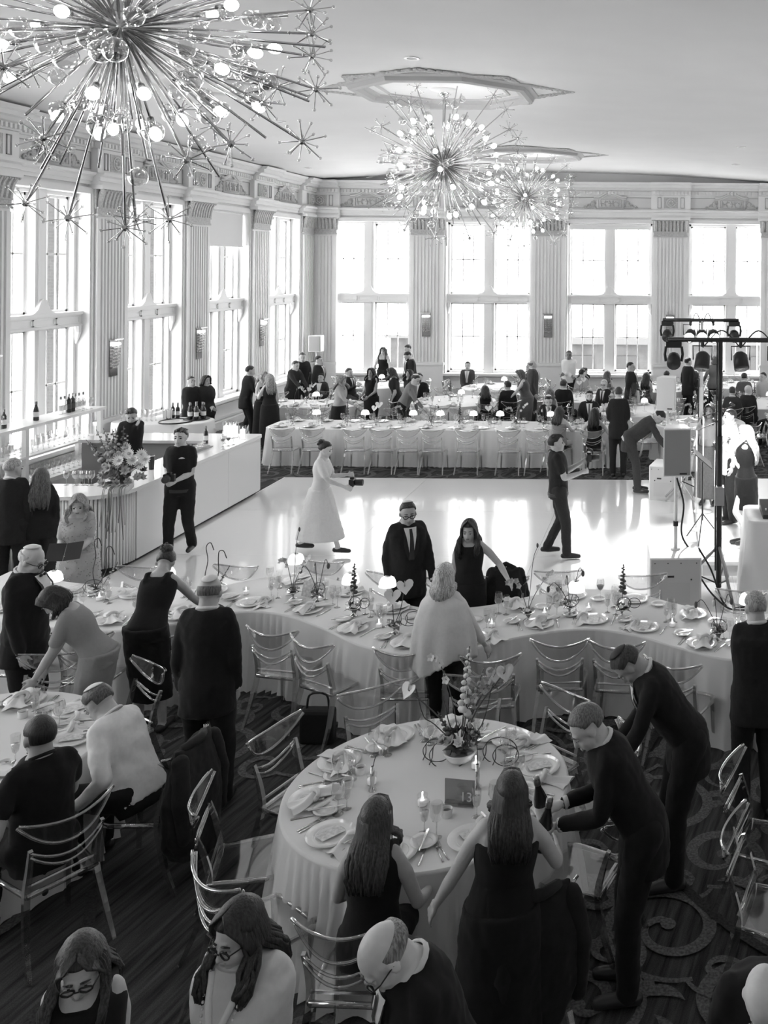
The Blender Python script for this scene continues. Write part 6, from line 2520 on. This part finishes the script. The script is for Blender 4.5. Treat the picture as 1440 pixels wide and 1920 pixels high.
# ---- standing close to the balcony
who('woman in glasses and a black sleeveless top looking down', 155, 1732, 1.62, 285, 0, .02, h=1.62, sex='f', top='sleeveless', tv=.015, hair='long', hv=.05, hl=.26, det=2, acc=('glasses',), head=(22, 8, 0), aL='clasp', aR='clasp', skn=.5, lean=4)
a = who('woman in a pale knit sweater, black glasses and pearls', 458, 1684, 1.66, 262, 0, .02, h=1.66, sex='f', top='sweater', tv=.8, bv=.02, hair='curly', hv=.03, hl=.24, det=2, acc=('glasses',), head=(12, -14, 0), aL='clasp', aR='clasp', skn=.5, fat=1.22, lean=2)
r_ = a['root']
mb = MB()
for k in range(46):
    ang = (k / 45 - .5) * 2
    q = a['front'](max(.16, .50 - .36 * (1 - abs(ang)) ** .8), ang * .085, .047)
    mb.ball(q, .0062, 6, 4)
nk = obj('pearl_necklace', mb, mat('pearl', .8, .2), r_, smooth=True)
nk['kind'] = 'stuff'
mb = MB()
mb.grid(lambda u, v: a['front'](.30 + .21 * v, (u - .5) * 2 * (.006 + .062 * v), .040), 6, 6)
obj('neckline_skin', mb, skin(.66), r_, smooth=True)
mb = MB().tube([a['front'](.50 - .2 * (1 - abs(q)), q * .075, .043) for q in [i / 6 - 1 for i in range(13)]], .014, 8)
obj('v_neck_collar', mb, cloth(.8), r_, smooth=True)
who('bald man in glasses and a dark suit bowing his head', 715, 1782, 1.58, 208, .20, .10, h=1.76, sex='m', top='suit', tv=.012, hair='bald', hv=.25, det=2, acc=('glasses',), head=(30, 6, 0), skn=.55, lean=20, shirt=.8, fat=1.08)
person('bald person in black clothes stooping beside the turned-away chairs', .47, 3.93, 258, h=1.74, sex='m', top='shirt', tv=.012, hair='none', hv=.4, det=1, skn=.6, bv=.012, lean=44, head=(10, 0, 0), fat=1.15)

# ---- around the number 13 table
person('woman in a sleeveless black top with long brown hair seated at the number 13 table', T13[0] - .02, T13[1] - 1.16, 88, h=1.66, sex='f', top='sleeveless', tv=.012, sit=True, hair='long', hv=.06, hl=.26, det=2, aL=(-.2, .3, .62), aR=(.24, .28, .66), skn=.36, lean=4)
who('woman in a dark strapless dress with long dark hair standing at the number 13 table', 935, 1452, 1.60, 100, .02, 0, h=1.60, sex='f', top='strapless', tv=.012, bottom='skirt', skirt=.08, bv=.012, hair='long', hv=.035, hl=.22, det=2, aL=(-.34, .12, .88), aR=(.3, .3, 1.0), skn=.42, fat=1.12, side=4)
a = person('man in a black suit bending to show two wine bottles', -.20, 5.44, 184, h=1.77, sex='m', top='suit', tv=.010, hair='short', hv=.14, det=2, lean=27, head=(14, 14, 0), aL=(-.05, .40, 1.02), aR=(.10, .38, 1.06), skn=.46, curl=(.9, .9), acc=('back',), palms=(0, .3, -1))
for s, la in ((-1, 'dark wine bottle held in front by the man in a black suit'), (1, 'second dark wine bottle held by the man in a black suit')):
    w = a['root'].matrix_basis @ (a['wri'][s] + V((0, .10, -.06)))
    b = bt_champ.put(w - V((0, 0, .07)), 0, la, 'bottles held by the bending man')
    b.rotation_euler = (R(8), R(-10 * s), 0)
person('man in a dark suit and black kippah leaning down behind the bottle holder', .06, 6.42, 190, h=1.80, sex='m', top='suit', tv=.013, hair='short', hv=.05, det=2, lean=34, head=(30, -6, 0), aL=(-.2, .45, .85), aR=(.2, .35, .9), skn=.32, acc=('kippah_dark',))
person('grey-haired man in a dark suit with folded arms beside the serpentine table', .72, 7.22, 96, h=1.70, sex='m', top='suit', tv=.018, hair='short', hv=.30, det=2, head=(14, 8, 0), aL=(.02, .26, 1.06), aR=(-.02, .28, 1.0), skn=.40, fat=1.12, acc=('back',))

# ---- around the left round table
person('man in a black short-sleeved shirt seated at the table with dark drinks', TL[0] + 1.34 * math.cos(R(-34)), TL[1] + 1.34 * math.sin(R(-34)), 146, h=1.76, sex='m', top='polo', tv=.010, sit=True, hair='short', hv=.02, det=2, aL=(-.34, .12, .6), aR='table', skn=.34, lean=5, fat=1.06, bv=.01)
person('man in a white shirt and pale kippah seated leaning over the round table', TL[0] + 1.36 * math.cos(R(-5)), TL[1] + 1.36 * math.sin(R(-5)), 168, h=1.76, sex='m', top='shirt', tv=.85, bottom='trousers', bv=.012, hair='short', hv=.10, det=2, sit=True, lean=26, head=(22, 0, 0), aL=(-.30, .22, .58), aR='table', skn=.40, acc=('kippah',), fat=1.1)
person('bald man in a tuxedo, glasses and pale kippah beside the serpentine table', -5.56, 8.12, 2, h=1.76, sex='m', top='tux', tv=.012, hair='bald', hv=.55, det=2, head=(24, 0, 0), skn=.45, fat=1.15, acc=('glasses', 'kippah'), aR=(.2, .12, .72))
person('dark-haired woman in a grey patterned dress leaning over a chair', -4.85, 7.85, 200, h=1.64, sex='f', top='dress_sleeves', tv=.30, bottom='skirt', skirt=.35, bv=.28, hair='bob', hv=.02, hl=.12, det=2, lean=30, head=(24, 0, 0), aL=(-.1, .4, .7), aR=(.15, .35, .75), skn=.34)
person('woman in a black halter dress with curled-up hair bending over the serpentine table', -4.62, 8.42, 92, h=1.68, sex='f', top='sleeveless', tv=.012, bottom='skirt', skirt=.3, bv=.012, hair='updo', hv=.045, det=2, lean=32, head=(20, 12, 0), aL=(-.15, .5, .9), aR=(.3, .62, .80), skn=.36)
person('man in a dark suit and pale kippah standing with his back turned', -3.52, 7.20, 97, h=1.80, sex='m', top='suit', tv=.013, hair='bald', hv=.12, det=2, head=(16, 0, 0), skn=.36, acc=('kippah', 'back'), fat=1.05, stride=.12)

# ---- at the dance-floor side of the serpentine table
person('tall man in a dark suit, tie, glasses and kippah behind the serpentine table', -2.72, 9.86, 300, h=1.72, sex='m', top='suit', tv=.016, tie=.04, hair='short', hv=.05, det=2, head=(10, -6, 0), skn=.36, acc=('glasses', 'kippah'), fat=1.12, z=0.0, aL=(-.24, .2, .82))
person('woman with long dark curls in a black dress gesturing behind the serpentine table', -2.03, 9.72, 275, h=1.58, sex='f', top='sleeveless', tv=.014, bottom='skirt', skirt=.3, bv=.014, hair='curly', hv=.025, hl=.34, det=2, head=(12, -4, 0), aL=(-.42, .24, 1.02), skn=.40, curl=(.1, .3))
person('fair-haired woman in a pale fringed poncho with her back turned', -1.92, 8.12, 82, h=1.62, sex='f', top='poncho', tv=.75, bottom='trousers', bv=.012, hair='bob', hv=.5, hl=.13, det=2, skn=.40, aR=(.36, .18, .80), aL=(-.3, .2, .85))

# ---- dance floor and bar
ZF = .022
a = person('young photographer in black polo shirt holding a camera at his chest', -6.92, 13.34, 276, h=1.82, sex='m', top='polo', tv=.012, bv=.014, hair='quiff', hv=.05, det=1, stride=.28, aL=(-.05, .27, 1.14), aR=(.08, .27, 1.14), skn=.42, acc=('belt',), z=ZF, curl=(.8, .8))
cw = a['root'].matrix_basis @ V((.01, .36, 1.2))
mb = MB()
mb.grid(lambda u, v: a['front'](.375 + .018 * v * (1 - (2 * u - 1) ** 2) + .004 * v, -.105 + .07 * u, .034), 8, 2)
obj('chest_logo', mb, cloth(.75), a['root'])


def make_camera(loc, rz, label, lens=.12):
    o = thing('camera', label, 'camera', loc, rz)
    bevel(obj('camera_body', MB().box((0, 0, 0), (.15, .07, .105)).box((0, 0, .065), (.06, .06, .03)), black_m, o), .008)
    obj('lens', MB().tube([(0, .03, 0), (0, .06, 0), (0, .03 + lens, 0)], [.042, .046, .048], 16), black_m, o, smooth=True)
    obj('lens_glass', MB().tube([(0, .028 + lens, 0), (0, .032 + lens, 0)], .04, 16), mat('dark_lens', .08, .1), o)
    return o


make_camera(cw, R(276 - 90), 'black camera held by the young photographer in front of the bar')
a = person('woman in a white dress and dark headpiece striding across the dance floor', -4.98, 13.5, 2, h=1.64, sex='f', top='dress_sleeves', tv=.75, bottom='skirt', skirt=.22, bv=.78, hair='updo', hv=.03, det=1, stride=.62, head=(14, 0, 0), aL=(-.1, .36, 1.12), aR=(.14, .38, 1.0), skn=.5, z=ZF, lean=4, curl=(.9, .9))
make_camera(a['root'].matrix_basis @ V((.05, .47, 1.04)), R(2 - 90), 'black camera carried by the woman in white')
a = person('videographer in black polo shirt filming beside the dance floor', -1.55, 13.42, 12, h=1.76, sex='m', top='polo', tv=.02, bv=.03, hair='quiff', hv=.02, det=1, stride=.26, aL=(-.06, .36, 1.34), aR=(.08, .34, 1.22), skn=.40, z=ZF, curl=(.8, .8), lean=-4, acc=('belt',))
o = make_camera(a['root'].matrix_basis @ V((.02, .45, 1.42)), R(12 - 90), 'black video camera rig held by the videographer')
obj('monitor', MB().box((-.02, -.06, .14), (.16, .02, .1)), black_m, o)
obj('grip', MB().tube([(0, 0, -.05), (0, -.02, -.2)], .018, 8), black_m, o)
obj('handle', MB().tube(spline([(-.05, -.03, .06), (-.05, 0, .12), (.05, .04, .12), (.05, .05, .06)], 4), .012, 6), black_m, o)
a = person('woman in a sparkling short-sleeved gown reading a black menu', -6.62, 10.55, 288, h=1.62, sex='f', top='dress_sleeves', tv=.42, bottom='skirt', skirt=.06, bv=.46, hair='long', hv=.26, hl=.2, det=1, head=(26, 6, 0), aL=(-.04, .32, 1.02), aR=(.1, .3, 1.02), skn=.40, fat=1.08)
sq = MB()
rq = random.Random(3)
for k in range(420):
    t, ang = rq.uniform(.0, .44), rq.uniform(0, 6.28)
    tt = TORSO['f']
    q = a['sp'](t) + a['rt'] * (.172 * math.cos(ang)) + a['fw'] * (.135 * math.sin(ang))
    sq.ball(q, .006, 4, 3)
for k in range(500):
    zz, ang = rq.uniform(.1, .95), rq.uniform(0, 6.28)
    f_ = .20 + .08 * (1 - zz)
    sq.ball((f_ * math.cos(ang), f_ * .8 * math.sin(ang), zz), .007, 4, 3)
q = obj('sequins', sq, mat('sequin', .85, .12, 1.0), a['root'])
q['kind'] = 'stuff'
o = thing('menu_folder', 'black menu folder held by the woman in a sparkling gown', 'folder', a['root'].matrix_basis @ V((.03, .40, 1.06)), R(288 - 90))
M = Matrix.Rotation(R(50), 4, 'X')
for s in (-1, 1):
    obj('cover', MB().box((s * .085, 0, 0), (.165, .006, .22), 0, M @ Matrix.Rotation(R(8 * s), 4, 'Z')), black_m, o)
who('grey-haired man in a dark suit with his back turned at the bar', 20, 862, 1.78, 104, h=1.78, top='suit', tv=.02, hair='short', hv=.34, det=1, skn=.38, acc=('back',), head=(10, -30, 0))
who('woman in black with long brown hair standing at the bar', 76, 878, 1.64, 118, h=1.64, sex='f', top='blouse', tv=.015, bottom='trousers', bv=.03, hair='long', hv=.09, hl=.32, det=1, skn=.36, aL=(-.1, .28, 1.2), fat=1.1)
who('barman in a black shirt with a hand to his face', 247, 764, 1.74, 305, h=1.74, top='shirt', tv=.015, hair='quiff', hv=.03, det=1, skn=.38, head=(26, -10, 0), aL=(-.06, .16, 1.46), aR=(.2, .25, .9), bv=.015)
who('balding waiter in a black shirt by the window', 358, 706, 1.70, 325, h=1.70, top='shirt', tv=.02, bv=.02, hair='crop', hv=.06, det=0, skn=.36, aL='clasp', aR='clasp', acc=('face',))
who('waitress in black with a dark bob by the window', 390, 702, 1.70, 330, .05, -.2, h=1.70, sex='f', top='shirt', tv=.02, bv=.02, hair='bob', hv=.015, hl=.06, det=0, skn=.40, aL='clasp', aR='clasp', fat=1.22, acc=('face',))
who('dark-haired man in a suit leaning by the wine cooler', 463, 686, 1.76, 40, h=1.76, top='suit', tv=.02, hair='short', hv=.02, skn=.36, lean=8, aR=(.2, .3, .9), stride=.2)
who('blonde woman in a black dress embracing another by the far chairs', 493, 696, 1.66, 330, h=1.66, sex='f', top='strapless', tv=.02, bottom='skirt', skirt=.1, bv=.02, hair='long', hv=.34, hl=.26, skn=.5, aR=(.15, .3, 1.15))
who('fair-haired woman in a black gown being embraced near the bar end', 505, 700, 1.66, 130, .08, -.15, h=1.66, sex='f', top='sleeveless', tv=.02, bottom='skirt', skirt=.06, bv=.02, hair='long', hv=.3, hl=.28, skn=.5, aL=(-.15, .3, 1.2))

# ---- far crowd: label, px, py, head-top height, facing, options
S = dict(sit=True)
crowd = [
    ('tall waiter in black reaching over the far oval table', 566, 660, 1.80, 300, dict(h=1.8, top='shirt', tv=.02, hair='crop', hv=.08, lean=10, aR=(.15, .4, 1.1))),
    ('server in a dark vest pouring at the far oval table', 549, 678, 1.66, 330, dict(h=1.7, top='shirt', tv=.03, hair='short', hv=.05, lean=14, aR=(.1, .55, .95), aL=(-.1, .45, 1.0))),
    ('man in a dark suit standing in profile by the corner speaker', 597, 668, 1.76, 350, dict(h=1.76, hair='short', hv=.03)),
    ('dark-haired man in an open white collar seated at the far oval table', 577, 700, 1.32, 275, dict(S, h=1.72, tie=0, hair='quiff', hv=.02, aL='table', aR='table')),
    ('blonde woman in a pale top passing the far oval table', 637, 704, 1.64, 350, dict(h=1.64, sex='f', top='blouse', tv=.45, bottom='skirt', skirt=.1, bv=.02, hair='long', hv=.22, hl=.2, aR=(.1, .4, 1.0), lean=6)),
    ('man in a dark jacket seated behind the blonde woman', 653, 692, 1.36, 330, dict(S, h=1.75, hair='short', hv=.04, dy=.6, aR=(.1, .4, .9))),
    ('woman in a fitted black dress holding a plate between the far tables', 697, 690, 1.66, 255, dict(h=1.66, sex='f', top='sleeveless', tv=.015, bottom='skirt', skirt=.45, bv=.015, hair='long', hv=.02, hl=.22, aL=(-.1, .3, 1.0), aR=(.1, .3, 1.0), skn=.3)),
    ('smiling woman in a strapless black dress leaning on the table by the far window', 720, 652, 1.66, 270, dict(h=1.70, sex='f', top='strapless', tv=.015, bottom='skirt', skirt=.4, bv=.015, hair='long', hv=.06, hl=.3, lean=10, aL=(-.3, .35, .85), aR=(.3, .3, .8), skn=.46, fat=1.12)),
    ('man in a white shirt standing by the far pilaster', 767, 646, 1.80, 225, dict(h=1.8, top='shirt', tv=.75, bv=.03, hair='short', hv=.05, head=(20, 0, 0))),
    ('bearded man in a dark suit looking down by the far pilaster', 768, 660, 1.74, 215, dict(h=1.78, hair='short', hv=.02, acc=('beard',), head=(26, 0, 0), lean=8, aL=(-.1, .3, 1.1))),
    ('woman with long dark hair seated by the far pilaster', 745, 688, 1.36, 240, dict(S, h=1.66, sex='f', top='sleeveless', tv=.03, hair='long', hv=.03, hl=.25)),
    ('woman in a dark dress leaning between the far tables', 757, 692, 1.60, 200, dict(h=1.66, sex='f', top='dress_sleeves', tv=.03, bottom='skirt', skirt=.4, bv=.02, hair='long', hv=.05, hl=.2, lean=14)),
    ('man in a grey shirt and pale kippah stooping behind the long far table', 763, 716, 1.50, 350, dict(h=1.74, top='shirt', tv=.2, bv=.02, hair='short', hv=.05, acc=('kippah',), lean=26, aR=(.1, .5, .85))),
    ('bearded man in a tuxedo seated behind the long far table', 800, 703, 1.34, 265, dict(S, h=1.8, top='tux', tv=.012, hair='short', hv=.05, acc=('beard', 'face'), fat=1.25, aR='table')),
    ('man in a grey suit and pale tie seated under the middle far window', 877, 678, 1.36, 275, dict(S, h=1.78, tv=.05, tie=.5, hair='short', hv=.05, acc=('face',), fat=1.1, aL='lap', aR='lap')),
    ('dark-haired man in a dark suit seated near the middle far window', 978, 680, 1.38, 220, dict(S, h=1.78, tv=.02, hair='short', hv=.02, aR='table')),
    ('woman in a grey sleeveless dress stooping over the far table', 985, 697, 1.56, 200, dict(h=1.64, sex='f', top='sleeveless', tv=.14, bottom='skirt', skirt=.3, bv=.14, hair='long', hv=.1, hl=.12, lean=16, aL=(-.2, .5, .85), skn=.48, fat=1.15)),
    ('woman in a black dress seated with her back to the long far table', 910, 722, 1.30, 110, dict(S, h=1.64, sex='f', top='sleeveless', tv=.015, hair='long', hv=.03, hl=.16, skn=.46)),
    ('man in a dark jacket seated beside the woman in a black dress', 926, 714, 1.36, 120, dict(S, h=1.78, tv=.02, hair='short', hv=.03)),
    ('balding man in a grey suit walking past the far pilaster', 1030, 675, 1.74, 15, dict(h=1.74, tv=.06, hair='bald', hv=.15, fat=1.1)),
    ('tall man in a white shirt with folded arms before the far window', 1067, 658, 1.82, 270, dict(h=1.82, top='shirt', tv=.75, bv=.02, hair='crop', hv=.02, skn=.16, aL=(.1, .26, 1.2), aR=(-.1, .28, 1.15), fat=1.1)),
    ('man in a pale checked jacket seated before the white-shirted man', 1069, 692, 1.36, 60, dict(S, h=1.78, top='shirt', tv=.35, hair='short', hv=.03)),
    ('woman with long dark hair in profile by the far window', 1094, 684, 1.40, 340, dict(S, h=1.7, sex='f', top='sleeveless', tv=.1, hair='long', hv=.02, hl=.2, skn=.48)),
    ('woman with loose brown hair and a bare back at the far table', 1106, 697, 1.34, 80, dict(S, h=1.66, sex='f', top='strapless', tv=.2, hair='long', hv=.07, hl=.16, skn=.48)),
    ('man in a black jacket seen from behind at the far table', 1057, 714, 1.36, 80, dict(S, h=1.84, tv=.012, hair='short', hv=.03, fat=1.15)),
    ('grey-haired man in glasses and kippah seated facing the dance floor', 1130, 713, 1.32, 255, dict(S, h=1.74, tv=.02, hair='short', hv=.5, acc=('glasses', 'kippah'), skn=.5)),
    ('dark-bearded man in a suit and tie seated at the long far table', 1105, 736, 1.34, 275, dict(S, h=1.82, tv=.015, tie=.12, hair='quiff', hv=.02, acc=('beard', 'face', 'kippah'), fat=1.15, skn=.48, aL='table', aR='table')),
    ('man in glasses turning beside the bearded man', 1136, 734, 1.30, 210, dict(S, h=1.72, tv=.02, hair='short', hv=.12, acc=('glasses',))),
    ('young man in a suit and white kippah bowing at the long far table', 1028, 742, 1.30, 280, dict(S, h=1.72, tv=.015, tie=.25, hair='short', hv=.03, acc=('kippah',), head=(26, 0, 0), aL='table', aR='table')),
    ('woman with light brown hair seated behind the bowing young man', 1021, 737, 1.32, 100, dict(S, h=1.66, sex='f', top='sleeveless', tv=.2, hair='bob', hv=.12, hl=.1, dy=1.0)),
    ('woman in a pale strapless dress seated with her back to the dance floor', 1052, 756, 1.32, 70, dict(S, h=1.66, sex='f', top='strapless', tv=.3, bottom='skirt', bv=.05, hair='long', hv=.04, hl=.2, skn=.48, aR='table')),
    ('woman in a black strapless dress seated with her back to the dance floor', 1115, 763, 1.32, 85, dict(S, h=1.66, sex='f', top='strapless', tv=.012, bottom='skirt', bv=.012, hair='long', hv=.02, hl=.24, skn=.5, aL=(-.25, .3, .8), aR=(.25, .3, .8))),
    ('man in a dark suit standing with his back to the dance floor', 1160, 728, 1.76, 95, dict(h=1.78, tv=.02, hair='crop', hv=.04, acc=('back',), aL=(-.12, .26, 1.1), aR=(.12, .26, 1.1))),
    ('woman with dark hair leaning behind the standing man', 1165, 722, 1.36, 60, dict(S, h=1.66, sex='f', top='strapless', tv=.15, hair='long', hv=.03, hl=.2, dx=.2, dy=.4)),
    ('young man in a dark suit walking under the far window', 1146, 680, 1.74, 350, dict(h=1.76, tv=.025, hair='crop', hv=.02, skn=.34)),
    ('woman with long brown hair in a dark sleeveless dress at the window table', 1186, 700, 1.34, 170, dict(S, h=1.68, sex='f', top='sleeveless', tv=.03, hair='long', hv=.08, hl=.24, skn=.48, aL=(-.2, .45, .85))),
    ('woman with a low-backed grey dress on a clear chair by the window table', 1216, 694, 1.36, 75, dict(S, h=1.7, sex='f', top='strapless', tv=.12, bottom='skirt', bv=.1, hair='long', hv=.04, hl=.26, skn=.48)),
    ('man in a black suit seated beside the low-backed dress', 1222, 689, 1.40, 80, dict(S, h=1.8, tv=.015, hair='short', hv=.02, dx=.25, dy=.3)),
    ('dark-haired man in a pale kippah behind the loudspeaker', 1266, 672, 1.74, 40, dict(h=1.76, tv=.02, hair='short', hv=.015, acc=('kippah',))),
    ('woman in a dark jacket seated beyond the white loudspeaker', 1288, 690, 1.38, 60, dict(S, h=1.68, sex='f', top='blouse', tv=.05, hair='long', hv=.02, hl=.2)),
    ('woman in a grey top standing with her back turned beyond the stage', 1318, 668, 1.70, 90, dict(h=1.70, sex='f', top='blouse', tv=.22, bv=.06, hair='bob', hv=.1, hl=.04, fat=1.15, aL=(-.3, .1, 1.0))),
    ('man with cropped dark hair in a navy suit seen from behind', 1385, 726, 1.36, 85, dict(S, h=1.8, tv=.045, hair='crop', hv=.04, acc=('back',), dx=-.15)),
    ('bald man in a dark suit turning his head at the corner table', 1403, 722, 1.36, 70, dict(S, h=1.78, tv=.035, hair='none', hv=.3, skn=.55, head=(0, -30, 0), dx=.12, dy=.4)),
    ('man in a grey suit seated with his back turned at the corner table', 1407, 703, 1.38, 85, dict(S, h=1.8, tv=.12, hair='crop', hv=.03, acc=('back',))),
    ('dark-haired man in a suit laughing at the corner table', 1432, 727, 1.34, 215, dict(S, h=1.76, tv=.02, hair='short', hv=.02, acc=('face',))),
    ('man in a white shirt seated by the corner window', 1431, 697, 1.38, 230, dict(S, h=1.78, top='vest_shirt', tv=.5, hair='short', hv=.03)),
]
SEATS = []
for la, px, py, zt, fc_, kw in crowd:
    p = P(px, py, zt)
    x, y = p.x + kw.pop('dx', 0), p.y + kw.pop('dy', 0)
    clr = .22 if kw.get('sit') else .34
    for k_, tx, ty, tr, _, _w in FAR:
        if k_ == 'round':
            d = V((x - tx, y - ty))
            if d.length < tr + clr:
                d = d.normalized() * (tr + clr)
                x, y = tx + d.x, ty + d.y
        elif abs(x - tx) < 1.45 and abs(y - ty) < .62 + clr:
            y = ty + (.62 + clr) * (1 if y > ty else -1)
    if -8.6 < x < -.9 and 19.42 - clr < y < 20.55 + clr:
        y = 19.42 - clr if y < 20 else 20.55 + clr
    if any((V((x, y)) - V(q)).length < .5 for q in SEATS):
        x += .34
    person(la, x, y, fc_, **kw)
    SEATS.append((x, y))
    if kw.get('sit'):
        put_chair(x, y, fc_, 'clear acrylic chair under the ' + ' '.join(la.split()[:8]).rstrip(','), 'occupied chairs at the far tables')
# empty chairs fill the places nobody takes


def free(x, y):
    return all((V((x, y)) - V(q)).length > .44 for q in SEATS)


for px in (531, 587, 667, 718, 767, 813, 878, 955, 1009, 1100):
    x = (px - 1250) * 18.72 / F
    if free(x, 18.98):
        put_chair(x, 18.98, 90, 'clear acrylic chair along the dance-floor side of the long far table', 'chairs along the long far table')
        SEATS.append((x, 18.98))
put_chair(-8.75, 18.9, 60, 'clear acrylic chair standing at the end of the bar by the long far table', 'chairs along the long far table')
for px in (560, 640, 735, 800, 860, 1000):
    x = (px - 1250) * 20.9 / F
    if free(x, 20.95):
        put_chair(x, 20.98, 270, 'clear acrylic chair along the far side of the long far table', 'chairs behind the long far table')
        SEATS.append((x, 20.98))
for i, (k, x, y, r, _, what) in enumerate(FAR):
    for j in range(7):
        a_ = R(200 + 50 * j + 11 * i)
        cx, cy = x + (r + .26 if k == 'round' else 1.1) * math.cos(a_), y + (r + .26 if k == 'round' else .9) * math.sin(a_)
        if free(cx, cy) and cx < XR - .4 and cy < YB - .4:
            put_chair(cx, cy, math.degrees(a_) + 180, 'clear acrylic chair at the far table ' + what, 'chairs at the far tables')
            SEATS.append((cx, cy))
person('man in a grey suit bending over equipment at the far edge of the dance floor', -.50, 17.25, 5, h=1.80, top='suit', tv=.045, hair='short', hv=.02, det=1, lean=52, head=(10, 0, 0), aL=(-.05, .62, .72), aR=(.1, .6, .70), z=ZF, skn=.42)
# ---- the band
person('singer in a long dark skirt and sequinned top beside the cymbals', .74, 15.7, 255, h=1.68, sex='f', top='dress_sleeves', tv=.28, bottom='skirt', skirt=.12, bv=.13, hair='long', hv=.02, hl=.25, det=1, z=.22, skn=.18, aL=(-.2, .25, 1.1), aR=(.2, .25, 1.0))
a = person('blonde singer in a short black sequinned dress holding a microphone', 1.16, 13.3, 165, h=1.74, sex='f', top='sleeveless', tv=.015, bottom='skirt', skirt=.56, bv=.012, hair='long', hv=.55, hl=.34, det=1, z=.22, skn=.6, aL=(-.04, .24, 1.36), aR=(.06, .28, 1.40), acc=('heels',), curl=(.9, .9), stride=.12)
o = thing('microphone', 'silver microphone in the blonde singer\'s hands', 'microphone', a['root'].matrix_basis @ V((.02, .33, 1.50)), R(165 - 90))
obj('handle', MB().tube([(0, -.02, -.12), (0, -.06, 0)], [.014, .018], 10), black_m, o, smooth=True)
obj('head', MB().ball((0, -.07, .03), .027, 10, 7), silver, o, smooth=True)
person('male singer in a white jacket behind the blonde singer', 1.02, 14.6, 200, h=1.76, top='suit', tv=.7, bv=.03, tie=0, hair='crop', hv=.03, det=1, z=.22, skn=.45)
